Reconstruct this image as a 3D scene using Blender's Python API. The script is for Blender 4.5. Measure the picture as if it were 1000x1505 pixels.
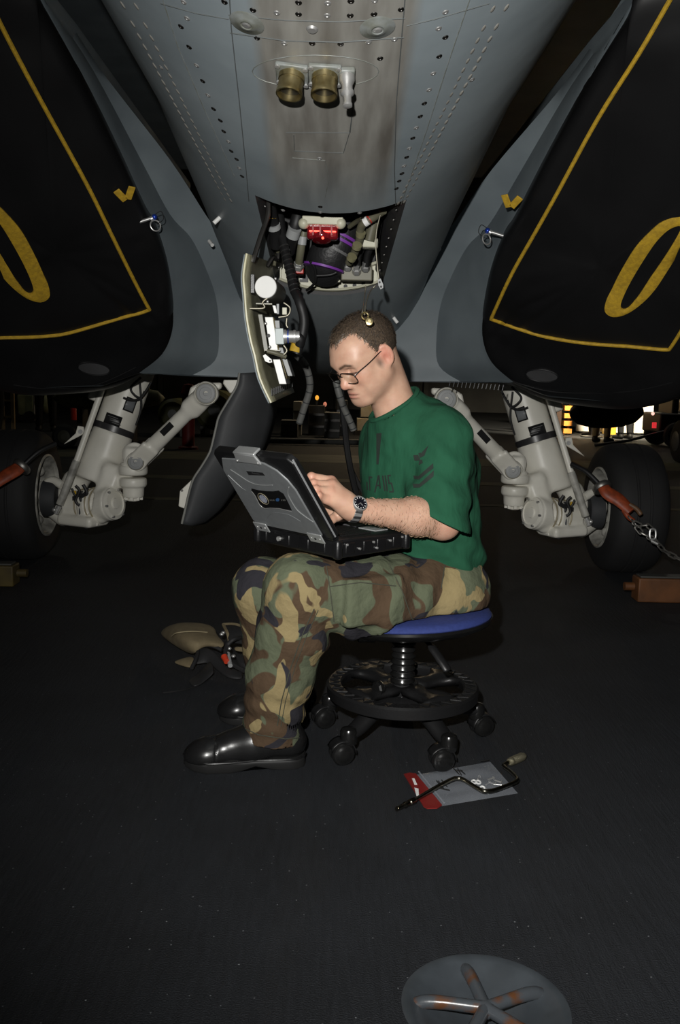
import bpy, bmesh, math, random
import numpy as np
from mathutils import Vector, Matrix
random.seed(7); np.random.seed(7)
scene = bpy.context.scene
COL = scene.collection
for o in list(bpy.data.objects): bpy.data.objects.remove(o, do_unlink=True)

# ------------------------------------------------------------------ camera
F_PX = 1360.0; W, H = 1000, 1505
CAMP = Vector((0, 0, 1.0))
_yaw, _pit, _rol = math.radians(1.0), math.atan(192 / F_PX), math.radians(1.4)
_f0 = Vector((math.sin(_yaw), math.cos(_yaw), 0)); _r0 = Vector((math.cos(_yaw), -math.sin(_yaw), 0)); _u0 = Vector((0, 0, 1))
FWD = _f0 * math.cos(_pit) - _u0 * math.sin(_pit)
_up = _u0 * math.cos(_pit) + _f0 * math.sin(_pit)
RGT = _r0 * math.cos(_rol) + _up * math.sin(_rol)
UPV = _up * math.cos(_rol) - _r0 * math.sin(_rol)
cd = bpy.data.cameras.new('camera'); cam = bpy.data.objects.new('camera', cd); COL.objects.link(cam)
m3 = Matrix((RGT, UPV, -FWD)).transposed()
cam.matrix_world = Matrix.Translation(CAMP) @ m3.to_4x4()
cd.sensor_fit = 'VERTICAL'; cd.sensor_height = 36.0; cd.lens = 36.0 * F_PX / H
cd.clip_start = 0.05; cd.clip_end = 300
scene.camera = cam
def ray(px, py):
    return (FWD * F_PX + RGT * (px - 500) - UPV * (py - 752.5)).normalized()
def pix(px, py, Y):
    d = ray(px, py); return CAMP + d * (Y / d.y)
def gnd(px, py, z=0.0):
    d = ray(px, py); return CAMP + d * ((z - CAMP.z) / d.z)
def onplane(px, py, p0, n):
    d = ray(px, py); return CAMP + d * ((p0 - CAMP).dot(n) / d.dot(n))
def proj(P):
    v = Vector(P) - CAMP; k = F_PX / v.dot(FWD)
    return (500 + v.dot(RGT) * k, 752.5 - v.dot(UPV) * k)

# ------------------------------------------------------------------ world, flash, hall light
w = bpy.data.worlds.new('world'); scene.world = w; w.use_nodes = True
w.node_tree.nodes['Background'].inputs[0].default_value = (0.55, 0.62, 0.75, 1)
w.node_tree.nodes['Background'].inputs[1].default_value = 0.002
def lamp(name, kind, loc, energy, color=(1, 1, 1), **kw):
    l = bpy.data.lights.new(name, kind); l.energy = energy; l.color = color
    for k, v in kw.items(): setattr(l, k, v)
    o = bpy.data.objects.new(name, l); COL.objects.link(o); o.location = loc
    return o
def aim(o, tgt):
    o.rotation_euler = (Vector(tgt) - o.location).to_track_quat('-Z', 'Y').to_euler()
FLASH = Vector((-0.11, -0.04, 1.20))
fl = lamp('camera_flash', 'SPOT', FLASH, 345, (1.0, 0.985, 0.95), spot_size=math.radians(100), spot_blend=1.0, shadow_soft_size=0.018)
aim(fl, pix(840, 600, 3.0))
vs = scene.view_settings
vs.view_transform = 'Standard'; vs.look = 'None'; vs.exposure = 0.0; vs.gamma = 1.0; vs.use_curve_mapping = False

# ------------------------------------------------------------------ materials
MATS = {}
def mat(name, col, rough=0.5, metal=0.0, col2=None, scale=6.0, lo=0.35, hi=0.65, bump=0.0, bscale=60.0, spec=0.5, detail=4.0, rvar=0.0, coat=0.0):
    if name in MATS: return MATS[name]
    m = bpy.data.materials.new(name); m.use_nodes = True
    nt = m.node_tree; N = nt.nodes; L = nt.links; b = N['Principled BSDF']
    b.inputs['Roughness'].default_value = rough; b.inputs['Metallic'].default_value = metal
    b.inputs['Specular IOR Level'].default_value = spec
    if coat: b.inputs['Coat Weight'].default_value = coat
    tc = N.new('ShaderNodeTexCoord')
    nz = N.new('ShaderNodeTexNoise'); nz.inputs['Scale'].default_value = scale; nz.inputs['Detail'].default_value = detail
    L.new(tc.outputs['Object'], nz.inputs['Vector'])
    rp = N.new('ShaderNodeValToRGB'); e = rp.color_ramp.elements
    c2 = col2 if col2 else tuple(c * 0.8 for c in col)
    e[0].position = lo; e[0].color = (*c2, 1); e[1].position = hi; e[1].color = (*col, 1)
    L.new(nz.outputs['Fac'], rp.inputs['Fac']); L.new(rp.outputs['Color'], b.inputs['Base Color'])
    if rvar:
        mr = N.new('ShaderNodeMapRange'); mr.inputs['To Min'].default_value = rough - rvar; mr.inputs['To Max'].default_value = rough + rvar
        L.new(nz.outputs['Fac'], mr.inputs['Value']); L.new(mr.outputs['Result'], b.inputs['Roughness'])
    if bump:
        n2 = N.new('ShaderNodeTexNoise'); n2.inputs['Scale'].default_value = bscale; n2.inputs['Detail'].default_value = 3
        L.new(tc.outputs['Object'], n2.inputs['Vector'])
        bp = N.new('ShaderNodeBump'); bp.inputs['Strength'].default_value = bump; bp.inputs['Distance'].default_value = 0.004
        L.new(n2.outputs['Fac'], bp.inputs['Height']); L.new(bp.outputs['Normal'], b.inputs['Normal'])
    MATS[name] = m
    return m
def emis(name, col, strength):
    if name in MATS: return MATS[name]
    m = bpy.data.materials.new(name); m.use_nodes = True
    b = m.node_tree.nodes['Principled BSDF']; b.inputs['Base Color'].default_value = (*[c * .5 for c in col], 1)
    b.inputs['Emission Color'].default_value = (*col, 1); b.inputs['Emission Strength'].default_value = strength
    MATS[name] = m; return m
def glass(name, col=(1, 1, 1), alpha=0.15, rough=0.05):
    m = bpy.data.materials.new(name); m.use_nodes = True
    nt = m.node_tree; N = nt.nodes; L = nt.links; N.remove(N['Principled BSDF'])
    t = N.new('ShaderNodeBsdfTransparent'); g = N.new('ShaderNodeBsdfGlossy'); g.inputs['Roughness'].default_value = rough
    t.inputs[0].default_value = (*col, 1)
    x = N.new('ShaderNodeMixShader'); x.inputs[0].default_value = alpha
    L.new(t.outputs[0], x.inputs[1]); L.new(g.outputs[0], x.inputs[2]); L.new(x.outputs[0], N['Material Output'].inputs[0])
    return m

# ------------------------------------------------------------------ object helpers
ROOTLOC = {}
def tag(o, label=None, cat=None, group=None, kind=None):
    if label: o['label'] = label
    if cat: o['category'] = cat
    if group: o['group'] = group
    if kind: o['kind'] = kind
    return o
def thing(name, loc, label, cat, group=None):
    o = bpy.data.objects.new(name, None); COL.objects.link(o); o.location = loc; o.empty_display_size = 0.1
    return tag(o, label, cat, group)
def wloc(o):
    v = Vector(o.location)
    return v
def attach(o, parent):
    o.parent = parent
    if parent is None: return
    if parent.parent is None and parent.type == 'EMPTY':
        o.matrix_parent_inverse = Matrix.Translation(-Vector(parent.location))
MIR = [False]
def mesh_obj(name, verts, faces, m, parent=None, smooth=True, angle=40, cols=None, bevel=0, subsurf=0, solid=0):
    if MIR[0]:
        verts = [(-v[0], v[1], v[2]) for v in verts]; faces = [tuple(f)[::-1] for f in faces]
    me = bpy.data.meshes.new(name); me.from_pydata([tuple(v) for v in verts], [], [tuple(f) for f in faces]); me.update()
    if smooth:
        me.polygons.foreach_set('use_smooth', [True] * len(me.polygons))
        if angle: me.set_sharp_from_angle(angle=math.radians(angle))
    o = bpy.data.objects.new(name, me); COL.objects.link(o)
    if m is not None: me.materials.append(m)
    if cols is not None:
        a = me.color_attributes.new('Col', 'FLOAT_COLOR', 'POINT')
        a.data.foreach_set('color', np.asarray(cols, dtype=np.float32).ravel())
    attach(o, parent)
    if solid:
        md = o.modifiers.new('solid', 'SOLIDIFY'); md.thickness = solid; md.offset = 0
    if bevel:
        md = o.modifiers.new('bevel', 'BEVEL'); md.width = bevel; md.segments = 2; md.limit_method = 'ANGLE'; md.angle_limit = math.radians(40)
    if subsurf:
        md = o.modifiers.new('sub', 'SUBSURF'); md.levels = subsurf; md.render_levels = subsurf
    return o
def frame(z, x=None):
    z = Vector(z).normalized()
    if x is None: x = Vector((1, 0, 0)) if abs(z.x) < 0.8 else Vector((0, 1, 0))
    x = Vector(x); x = (x - z * x.dot(z)).normalized(); y = z.cross(x)
    return x, y, z
class B:
    def __init__(s): s.v = []; s.f = []
    def add(s, v, f):
        n = len(s.v); s.v += [Vector(p) for p in v]; s.f += [tuple(i + n for i in q) for q in f]; return s
    def box(s, c, size, ax=None):
        c = Vector(c); x, y, z = ax if ax else (Vector((1, 0, 0)), Vector((0, 1, 0)), Vector((0, 0, 1)))
        a, b, d = [k / 2 for k in size]
        v = [c + x * i * a + y * j * b + z * k * d for k in (-1, 1) for j in (-1, 1) for i in (-1, 1)]
        return s.add(v, [(0, 2, 3, 1), (4, 5, 7, 6), (0, 1, 5, 4), (2, 6, 7, 3), (0, 4, 6, 2), (1, 3, 7, 5)])
    def cyl(s, p0, p1, r0, r1=None, n=20, cap=True):
        if r1 is None: r1 = r0
        p0 = Vector(p0); p1 = Vector(p1); x, y, z = frame(p1 - p0)
        return s.lathe(p0, z, [(0, 0), (r0, 0), (r1, (p1 - p0).length), (0, (p1 - p0).length)] if cap else [(r0, 0), (r1, (p1 - p0).length)], n)
    def lathe(s, o, axis, prof, n=24, xa=None):
        o = Vector(o); x, y, z = frame(axis, xa); vs = []; rings = []
        for r, h in prof:
            if r < 1e-6: rings.append([len(vs)]); vs.append(o + z * h)
            else:
                rings.append(list(range(len(vs), len(vs) + n)))
                vs += [o + z * h + (x * math.cos(2 * math.pi * k / n) + y * math.sin(2 * math.pi * k / n)) * r for k in range(n)]
        fs = []
        for a, b in zip(rings, rings[1:]):
            for k in range(n):
                k2 = (k + 1) % n
                if len(a) == 1 and len(b) == 1: continue
                if len(a) == 1: fs.append((a[0], b[k2], b[k])[::-1])
                elif len(b) == 1: fs.append((a[k], a[k2], b[0]))
                else: fs.append((a[k], a[k2], b[k2], b[k]))
        return s.add(vs, fs)
    def tube(s, pts, r, n=8, closed=False, cap=True, flat=1.0, up=None):
        pts = [Vector(p) for p in pts]; m = len(pts); rs = r if isinstance(r, (list, tuple)) else [r] * m
        vs = []; X = None
        for i, p in enumerate(pts):
            if closed: t = pts[(i + 1) % m] - pts[i - 1]
            else: t = pts[min(i + 1, m - 1)] - pts[max(i - 1, 0)]
            t.normalize()
            if up is not None: X, Y, _ = frame(t, up)
            elif X is None: X, Y, _ = frame(t)
            else: X, Y, _ = frame(t, X)
            vs += [p + (X * math.cos(2 * math.pi * k / n) + Y * math.sin(2 * math.pi * k / n) * flat) * rs[i] for k in range(n)]
        fs = []
        for i in range(m if closed else m - 1):
            a = i * n; b = ((i + 1) % m) * n
            fs += [(a + k, a + (k + 1) % n, b + (k + 1) % n, b + k) for k in range(n)]
        if not closed and cap: fs += [tuple(range(n))[::-1], tuple(range((m - 1) * n, m * n))]
        return s.add(vs, fs)
    def torus(s, c, axis, R, r, n=28, k=8, xa=None):
        x, y, z = frame(axis, xa); c = Vector(c)
        return s.tube([c + (x * math.cos(a) + y * math.sin(a)) * R for a in [2 * math.pi * i / n for i in range(n)]], r, k, closed=True)
    def ell(s, c, rad, ax=None, n=20, m=12):
        c = Vector(c); x, y, z = ax if ax else (Vector((1, 0, 0)), Vector((0, 1, 0)), Vector((0, 0, 1)))
        vs = [c - z * rad[2]]
        for j in range(1, m):
            t = math.pi * j / m - math.pi / 2
            vs += [c + x * rad[0] * math.cos(t) * math.cos(2 * math.pi * k / n) + y * rad[1] * math.cos(t) * math.sin(2 * math.pi * k / n) + z * rad[2] * math.sin(t) for k in range(n)]
        vs.append(c + z * rad[2]); fs = []
        for k in range(n):
            fs.append((0, 1 + (k + 1) % n, 1 + k)); L = 1 + (m - 2) * n; fs.append((len(vs) - 1, L + k, L + (k + 1) % n))
            for j in range(m - 2):
                a = 1 + j * n; fs.append((a + k, a + (k + 1) % n, a + n + (k + 1) % n, a + n + k))
        return s.add(vs, fs)
    def prism(s, poly, n, t):
        """polygon (world points) extruded by t along n"""
        n = Vector(n).normalized() * t; m = len(poly); p = [Vector(q) for q in poly]
        v = p + [q + n for q in p]
        return s.add(v, [tuple(range(m))[::-1], tuple(range(m, 2 * m))] + [(i, (i + 1) % m, m + (i + 1) % m, m + i) for i in range(m)])
    def grid(s, rows, closed=False):
        n = len(rows[0]); v = [p for r in rows for p in r]; fs = []
        for i in range(len(rows) - 1):
            for j in range(n if closed else n - 1):
                j2 = (j + 1) % n; fs.append((i * n + j, i * n + j2, (i + 1) * n + j2, (i + 1) * n + j))
        return s.add(v, fs)
    def obj(s, name, m, parent=None, **k): return mesh_obj(name, s.v, s.f, m, parent, **k)
def smoothpath(pts, n=8, closed=False):
    """Catmull-Rom through points"""
    P = [Vector(p) for p in pts]; out = []; m = len(P)
    rng = range(m) if closed else range(m - 1)
    for i in rng:
        if closed: a, b, c, d = P[i - 1], P[i], P[(i + 1) % m], P[(i + 2) % m]
        else: a, b, c, d = P[max(i - 1, 0)], P[i], P[i + 1], P[min(i + 2, m - 1)]
        for k in range(n):
            t = k / n
            out.append(0.5 * ((2 * b) + (c - a) * t + (2 * a - 5 * b + 4 * c - d) * t * t + (3 * b - a - 3 * c + d) * t ** 3))
    if not closed: out.append(P[-1])
    return out
def mx(P): return Vector((-P[0], P[1], P[2]))
def copy_to(o, loc, parent=None, rot=None, scl=None):
    c = o.copy(); COL.objects.link(c)
    if rot is not None: c.rotation_euler = rot
    c.location = loc
    if scl is not None: c.scale = scl
    attach(c, parent) if parent else None
    return c

# ------------------------------------------------------------------ implicit surfaces
def vnoise(P, seed=0):
    i = np.floor(P).astype(np.int64); f = P - i; f = f * f * (3 - 2 * f)
    def h(x, y, z):
        n = (x * 73856093) ^ (y * 19349663) ^ (z * 83492791) ^ (seed * 2654435761)
        n = (n ^ (n >> 13)) * 1274126177 & 0x7fffffff
        return (n % 10007) / 10007.0
    x, y, z = i[:, 0], i[:, 1], i[:, 2]; r = 0
    for a in (0, 1):
        for b in (0, 1):
            for c in (0, 1):
                wgt = (f[:, 0] if a else 1 - f[:, 0]) * (f[:, 1] if b else 1 - f[:, 1]) * (f[:, 2] if c else 1 - f[:, 2])
                r = r + wgt * h(x + a, y + b, z + c)
    return r * 2 - 1
A3 = lambda p: np.array(tuple(p), dtype=np.float64)
def d_cap(P, a, b, ra, rb):
    a = A3(a); b = A3(b); ab = b - a; t = np.clip(((P - a) @ ab) / (ab @ ab), 0, 1)
    return np.linalg.norm(P - a - t[:, None] * ab, axis=1) - (ra + (rb - ra) * t)
def d_ell(P, c, r, ax=None):
    q = P - A3(c)
    if ax is not None: q = q @ np.array([tuple(a) for a in ax]).T
    r = np.array(r, dtype=np.float64); k0 = np.linalg.norm(q / r, axis=1); k1 = np.linalg.norm(q / (r * r), axis=1) + 1e-9
    return k0 * (k0 - 1) / k1
def d_box(P, c, hs, ax=None, r=0.0):
    q = P - A3(c)
    if ax is not None: q = q @ np.array([tuple(a) for a in ax]).T
    q = np.abs(q) - (np.array(hs, dtype=np.float64) - r)
    return np.linalg.norm(np.maximum(q, 0), axis=1) + np.minimum(q.max(axis=1), 0) - r
def d_cyl(P, a, b, ra, rb=None, rnd=0.0):
    if rb is None: rb = ra
    a = A3(a); b = A3(b); ab = b - a; Ln = np.linalg.norm(ab); z = ab / Ln; q = P - a
    h = q @ z; rad = np.linalg.norm(q - h[:, None] * z, axis=1); rr = ra + (rb - ra) * np.clip(h / Ln, 0, 1)
    dx = rad - rr + rnd; dy = np.abs(h - Ln / 2) - Ln / 2 + rnd
    return np.minimum(np.maximum(dx, dy), 0) + np.sqrt(np.maximum(dx, 0) ** 2 + np.maximum(dy, 0) ** 2) - rnd
def smin(a, b, k):
    h = np.maximum(k - np.abs(a - b), 0) / k
    return np.minimum(a, b) - h * h * k * 0.25
def smax(a, b, k): return -smin(-a, -b, k)
def polygonize(fn, lo, hi, h, band=1.0):
    lo = np.array(lo, float); hi = np.array(hi, float); S = 4
    n = (np.ceil((hi - lo) / h / S).astype(int)) * S
    nc = n // S + 1
    g = np.stack(np.meshgrid(*[lo[i] + np.arange(nc[i]) * h * S for i in range(3)], indexing='ij'), -1).reshape(-1, 3)
    dc = fn(g).reshape(nc)
    near = np.abs(dc) < h * S * 1.75 * band + 0.004
    m = near.copy()
    for ax in range(3):
        q = m.copy(); sl = [slice(None)] * 3; sr = [slice(None)] * 3
        sl[ax] = slice(1, None); sr[ax] = slice(None, -1)
        q[tuple(sr)] |= m[tuple(sl)]; m = q
    m = m[:-1, :-1, :-1]
    full = np.repeat(np.repeat(np.repeat(dc, S, 0), S, 1), S, 2)[:n[0] + 1, :n[1] + 1, :n[2] + 1].astype(np.float32)
    act = np.zeros(full.shape, bool)
    mm = np.repeat(np.repeat(np.repeat(m, S, 0), S, 1), S, 2)
    for a in (0, 1):
        for b in (0, 1):
            for c in (0, 1): act[a:a + mm.shape[0], b:b + mm.shape[1], c:c + mm.shape[2]] |= mm
    idx = np.argwhere(act); full[act] = fn(lo + idx * h)
    s = full < 0
    cnt = np.zeros([k - 1 for k in s.shape], np.int8)
    cs = [(a, b, c) for a in (0, 1) for b in (0, 1) for c in (0, 1)]
    def cr(A, c): return A[c[0]:A.shape[0] - 1 + c[0], c[1]:A.shape[1] - 1 + c[1], c[2]:A.shape[2] - 1 + c[2]]
    for c in cs: cnt += cr(s, c)
    mixed = (cnt > 0) & (cnt < 8); ci = np.argwhere(mixed); vid = -np.ones(mixed.shape, np.int64); vid[mixed] = np.arange(len(ci))
    vals = {c: full[ci[:, 0] + c[0], ci[:, 1] + c[1], ci[:, 2] + c[2]].astype(float) for c in cs}
    acc = np.zeros((len(ci), 3)); k = np.zeros(len(ci))
    for c in cs:
        for ax in range(3):
            if c[ax]: continue
            d = list(c); d[ax] = 1; d = tuple(d); fa, fb = vals[c], vals[d]; x = (fa < 0) != (fb < 0)
            t = np.where(x, fa / np.where(x, fa - fb, 1), 0)
            p = np.tile(np.array(c, float), (len(ci), 1)); p[:, ax] = t
            acc += p * x[:, None]; k += x
    V = lo + (ci + acc / np.maximum(k, 1)[:, None]) * h
    Q = []
    for ax in range(3):
        u, v = (ax + 1) % 3, (ax + 2) % 3
        sa = [slice(1, -1)] * 3; sb = [slice(1, -1)] * 3
        sa[ax] = slice(0, -1); sb[ax] = slice(1, None)
        A = s[tuple(sa)]; Bm = s[tuple(sb)]; e = np.argwhere(A != Bm)
        if not len(e): continue
        inside = A[e[:, 0], e[:, 1], e[:, 2]]; base = e.copy()
        for q in range(3):
            if q != ax: base[:, q] += 1
        def cell(du, dv):
            c = base.copy(); c[:, u] += du; c[:, v] += dv; return vid[c[:, 0], c[:, 1], c[:, 2]]
        q = np.stack([cell(-1, -1), cell(0, -1), cell(0, 0), cell(-1, 0)], 1)
        q[~inside] = q[~inside][:, ::-1]; Q.append(q)
    Q = np.concatenate(Q); Q = Q[(Q >= 0).all(1)]
    return V, Q
def sdf_obj(name, fn, lo, hi, h, m, parent=None, colfn=None, smooth_it=0):
    V, Q = polygonize(fn, lo, hi, h)
    if MIR[0]: V = V * np.array([-1, 1, 1]); Q = Q[:, ::-1]
    me = bpy.data.meshes.new(name)
    me.vertices.add(len(V)); me.vertices.foreach_set('co', V.astype(np.float32).ravel())
    me.loops.add(Q.size); me.loops.foreach_set('vertex_index', Q.ravel().astype(np.int32))
    me.polygons.add(len(Q)); me.polygons.foreach_set('loop_start', np.arange(0, Q.size, 4, dtype=np.int32))
    try: me.polygons.foreach_set('loop_total', np.full(len(Q), 4, dtype=np.int32))
    except Exception: pass
    me.polygons.foreach_set('use_smooth', np.ones(len(Q), bool)); me.update(); me.validate()
    if m: me.materials.append(m)
    if colfn is not None:
        a = me.color_attributes.new('Col', 'FLOAT_COLOR', 'POINT'); c = np.ones((len(V), 4), np.float32); c[:, :3] = colfn(V)
        a.data.foreach_set('color', c.ravel())
    o = bpy.data.objects.new(name, me); COL.objects.link(o); attach(o, parent)
    if smooth_it:
        md = o.modifiers.new('sm', 'SMOOTH'); md.iterations = smooth_it; md.factor = 0.5
    return o
# ================================================================== THE HALL
def floor_material():
    m = bpy.data.materials.new('non_skid_deck'); m.use_nodes = True; nt = m.node_tree; N = nt.nodes; L = nt.links; b = N['Principled BSDF']
    tc = N.new('ShaderNodeTexCoord'); b.inputs['Specular IOR Level'].default_value = 0.35
    mp = N.new('ShaderNodeMapping'); mp.inputs['Scale'].default_value = (1, 0.10, 1); L.new(tc.outputs['Object'], mp.inputs['Vector'])
    big = N.new('ShaderNodeTexNoise'); big.inputs['Scale'].default_value = 3.0; big.inputs['Detail'].default_value = 5; L.new(tc.outputs['Object'], big.inputs['Vector'])
    fine = N.new('ShaderNodeTexNoise'); fine.inputs['Scale'].default_value = 300; fine.inputs['Detail'].default_value = 3; L.new(tc.outputs['Object'], fine.inputs['Vector'])
    ridg = N.new('ShaderNodeTexNoise'); ridg.inputs['Scale'].default_value = 95; ridg.inputs['Detail'].default_value = 3; L.new(mp.outputs['Vector'], ridg.inputs['Vector'])
    rp = N.new('ShaderNodeValToRGB'); e = rp.color_ramp.elements
    e[0].position = .3; e[0].color = (0.009, 0.010, 0.012, 1); e[1].position = .75; e[1].color = (0.020, 0.0225, 0.027, 1)
    mx1 = N.new('ShaderNodeMix'); mx1.data_type = 'FLOAT'; mx1.inputs[0].default_value = 0.45
    L.new(big.outputs['Fac'], mx1.inputs[2]); L.new(ridg.outputs['Fac'], mx1.inputs[3]); L.new(mx1.outputs[0], rp.inputs['Fac'])
    vo = N.new('ShaderNodeTexVoronoi'); vo.inputs['Scale'].default_value = 55; L.new(tc.outputs['Object'], vo.inputs['Vector'])
    lt = N.new('ShaderNodeMath'); lt.operation = 'LESS_THAN'; lt.inputs[1].default_value = 0.085; L.new(vo.outputs['Distance'], lt.inputs[0])
    sp = N.new('ShaderNodeSeparateColor'); L.new(vo.outputs['Color'], sp.inputs[0])
    gt = N.new('ShaderNodeMath'); gt.operation = 'GREATER_THAN'; gt.inputs[1].default_value = 0.7; L.new(sp.outputs[0], gt.inputs[0])
    mu = N.new('ShaderNodeMath'); mu.operation = 'MULTIPLY'; L.new(lt.outputs[0], mu.inputs[0]); L.new(gt.outputs[0], mu.inputs[1])
    mc = N.new('ShaderNodeMix'); mc.data_type = 'RGBA'; L.new(mu.outputs[0], mc.inputs[0]); L.new(rp.outputs['Color'], mc.inputs[6]); mc.inputs[7].default_value = (0.16, 0.17, 0.18, 1)  # specular glints put into the base colour as pale specks
    L.new(mc.outputs[2], b.inputs['Base Color'])
    ad = N.new('ShaderNodeMath'); ad.operation = 'ADD'; L.new(fine.outputs['Fac'], ad.inputs[0]); L.new(ridg.outputs['Fac'], ad.inputs[1])
    bp = N.new('ShaderNodeBump'); bp.inputs['Strength'].default_value = 0.7; bp.inputs['Distance'].default_value = 0.006; L.new(ad.outputs[0], bp.inputs['Height']); L.new(bp.outputs['Normal'], b.inputs['Normal'])
    b.inputs['Roughness'].default_value = 0.7
    return m
PAD = gnd(714, 1478); PR = 0.137
def ringpt(a, r, sq):
    c, s = math.cos(a), math.sin(a)
    if not sq: return (PAD.x + r * c, PAD.y + r * s, 0)
    k = 1 / max(abs(c), abs(s)); x, y = c * k, s * k
    return (PAD.x + x * r, PAD.y + y * r, 0)
n = 56; an = [2 * math.pi * i / n for i in range(n)]
XL, XR, YB, YF = -14.0, 15.0, -3.0, 34.0
def outer(a):
    c, s = math.cos(a), math.sin(a); k = 1 / max(abs(c), abs(s)); x, y = c * k, s * k
    return (x * (XR - PAD.x) + PAD.x if x > 0 else PAD.x + x * (PAD.x - XL), PAD.y + y * (YF - PAD.y) if y > 0 else PAD.y + y * (PAD.y - YB), 0)
fb = B(); fb.grid([[Vector(ringpt(a, PR, False)) for a in an], [Vector(ringpt(a, .5, True)) for a in an], [Vector(outer(a)) for a in an]], closed=True)
FLOOR = tag(fb.obj('floor', floor_material(), smooth=False), kind='structure')
FLOOR['label'] = 'dark ribbed non-skid hangar deck speckled with painted-in glints'
# painted deck lines far away
pm = mat('faded_line_paint', (0.10, 0.095, 0.045), 0.7, scale=3, col2=(0.05, 0.05, 0.03))
def painted_line(y0, y1, x0=-13.5, x1=14.5):
    b = B(); b.box(((x0 + x1) / 2, (y0 + y1) / 2, .0015), (x1 - x0, y1 - y0, .003)); b.obj('painted_line', pm, FLOOR, smooth=False)
painted_line(9.2, 9.5); painted_line(11.4, 12.6); painted_line(7.6, 7.72)
wm = mat('hangar_bulkhead_paint', (0.05, 0.052, 0.05), 0.6, scale=1.5, col2=(0.03, 0.03, 0.03))
cmx = mat('hangar_ceiling_paint', (0.06, 0.06, 0.06), 0.8, scale=1)
def wall(name, c, size):
    b = B(); b.box(c, size); return tag(b.obj(name, wm, smooth=False), kind='structure')
wb = wall('wall_back', (.5, YF + .1, 3.9), (XR - XL + .4, .2, 7.8))
wl = wall('wall_left', (XL - .1, (YB + YF) / 2, 3.9), (.2, YF - YB, 7.8))
wr = wall('wall_right', (XR + .1, (YB + YF) / 2, 3.9), (.2, YF - YB, 7.8))
b = B(); b.box(((XL + XR) / 2, (YB + YF) / 2, 7.9), (XR - XL + .4, YF - YB + .4, .2)); tag(b.obj('ceiling', cmx, smooth=False), kind='structure')
fr = mat('bulkhead_frame_steel', (0.07, 0.072, 0.07), 0.6)
for i in range(9):
    x = XL + 1.6 + i * 3.2; b = B(); b.box((x, YF - .12, 3.85), (.16, .24, 7.7)); b.obj('frame_rib', fr, wb, smooth=False)
for i in range(8):
    y = 6 + i * 3.6
    for xs, p in ((XL + .12, wl), (XR - .12, wr)):
        b = B(); b.box((xs, y, 3.85), (.24, .16, 7.7)); b.obj('frame_rib', fr, p, smooth=False)

# ------------------------------------------------------------------ star-shaped tie-down point sunk in the deck
pad = thing('tie_down_pad', (PAD.x, PAD.y, 0), 'round grey metal tie-down dish with star-shaped bar sunk into the deck', 'tie-down')
dm = mat('dish_paint', (0.048, 0.056, 0.064), 0.34, col2=(0.036, 0.042, 0.048), scale=18, bump=.12, bscale=45, rvar=.06)
prof = [(PR, 0.0), (PR - .006, .0005), (PR - .016, -.002), (PR - .035, -.012), (PR - .06, -.026), (PR - .09, -.036), (.03, -.041), (0, -.042)]
b = B(); b.lathe((PAD.x, PAD.y, 0), (0, 0, 1), prof[::-1], 56); b.obj('dish', dm, pad)
sm = mat('worn_bar_paint', (0.055, 0.062, 0.07), 0.3, col2=(0.10, 0.042, 0.018), scale=26, lo=.36, hi=.5, rvar=.08, bump=.1)
for k in range(5):
    a = math.radians(90 + 8) + k * 2 * math.pi / 5; d = Vector((math.cos(a), math.sin(a), 0)); b = B()
    pts = [PAD + d * r + Vector((0, 0, z)) for r, z in ((0, -.004), (.03, -.004), (.066, -.004), (.092, -.006), (.108, -.011), (.117, -.022))]
    b.tube(smoothpath(pts, 4), [.0105] * 9 + [.0110] * 8 + [.0125] * 4, 12); b.obj('bar_arm', sm, pad)
b = B(); b.ell(PAD + Vector((0, 0, -.006)), (.019, .019, .013)); b.obj('hub', sm, pad)
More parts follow.
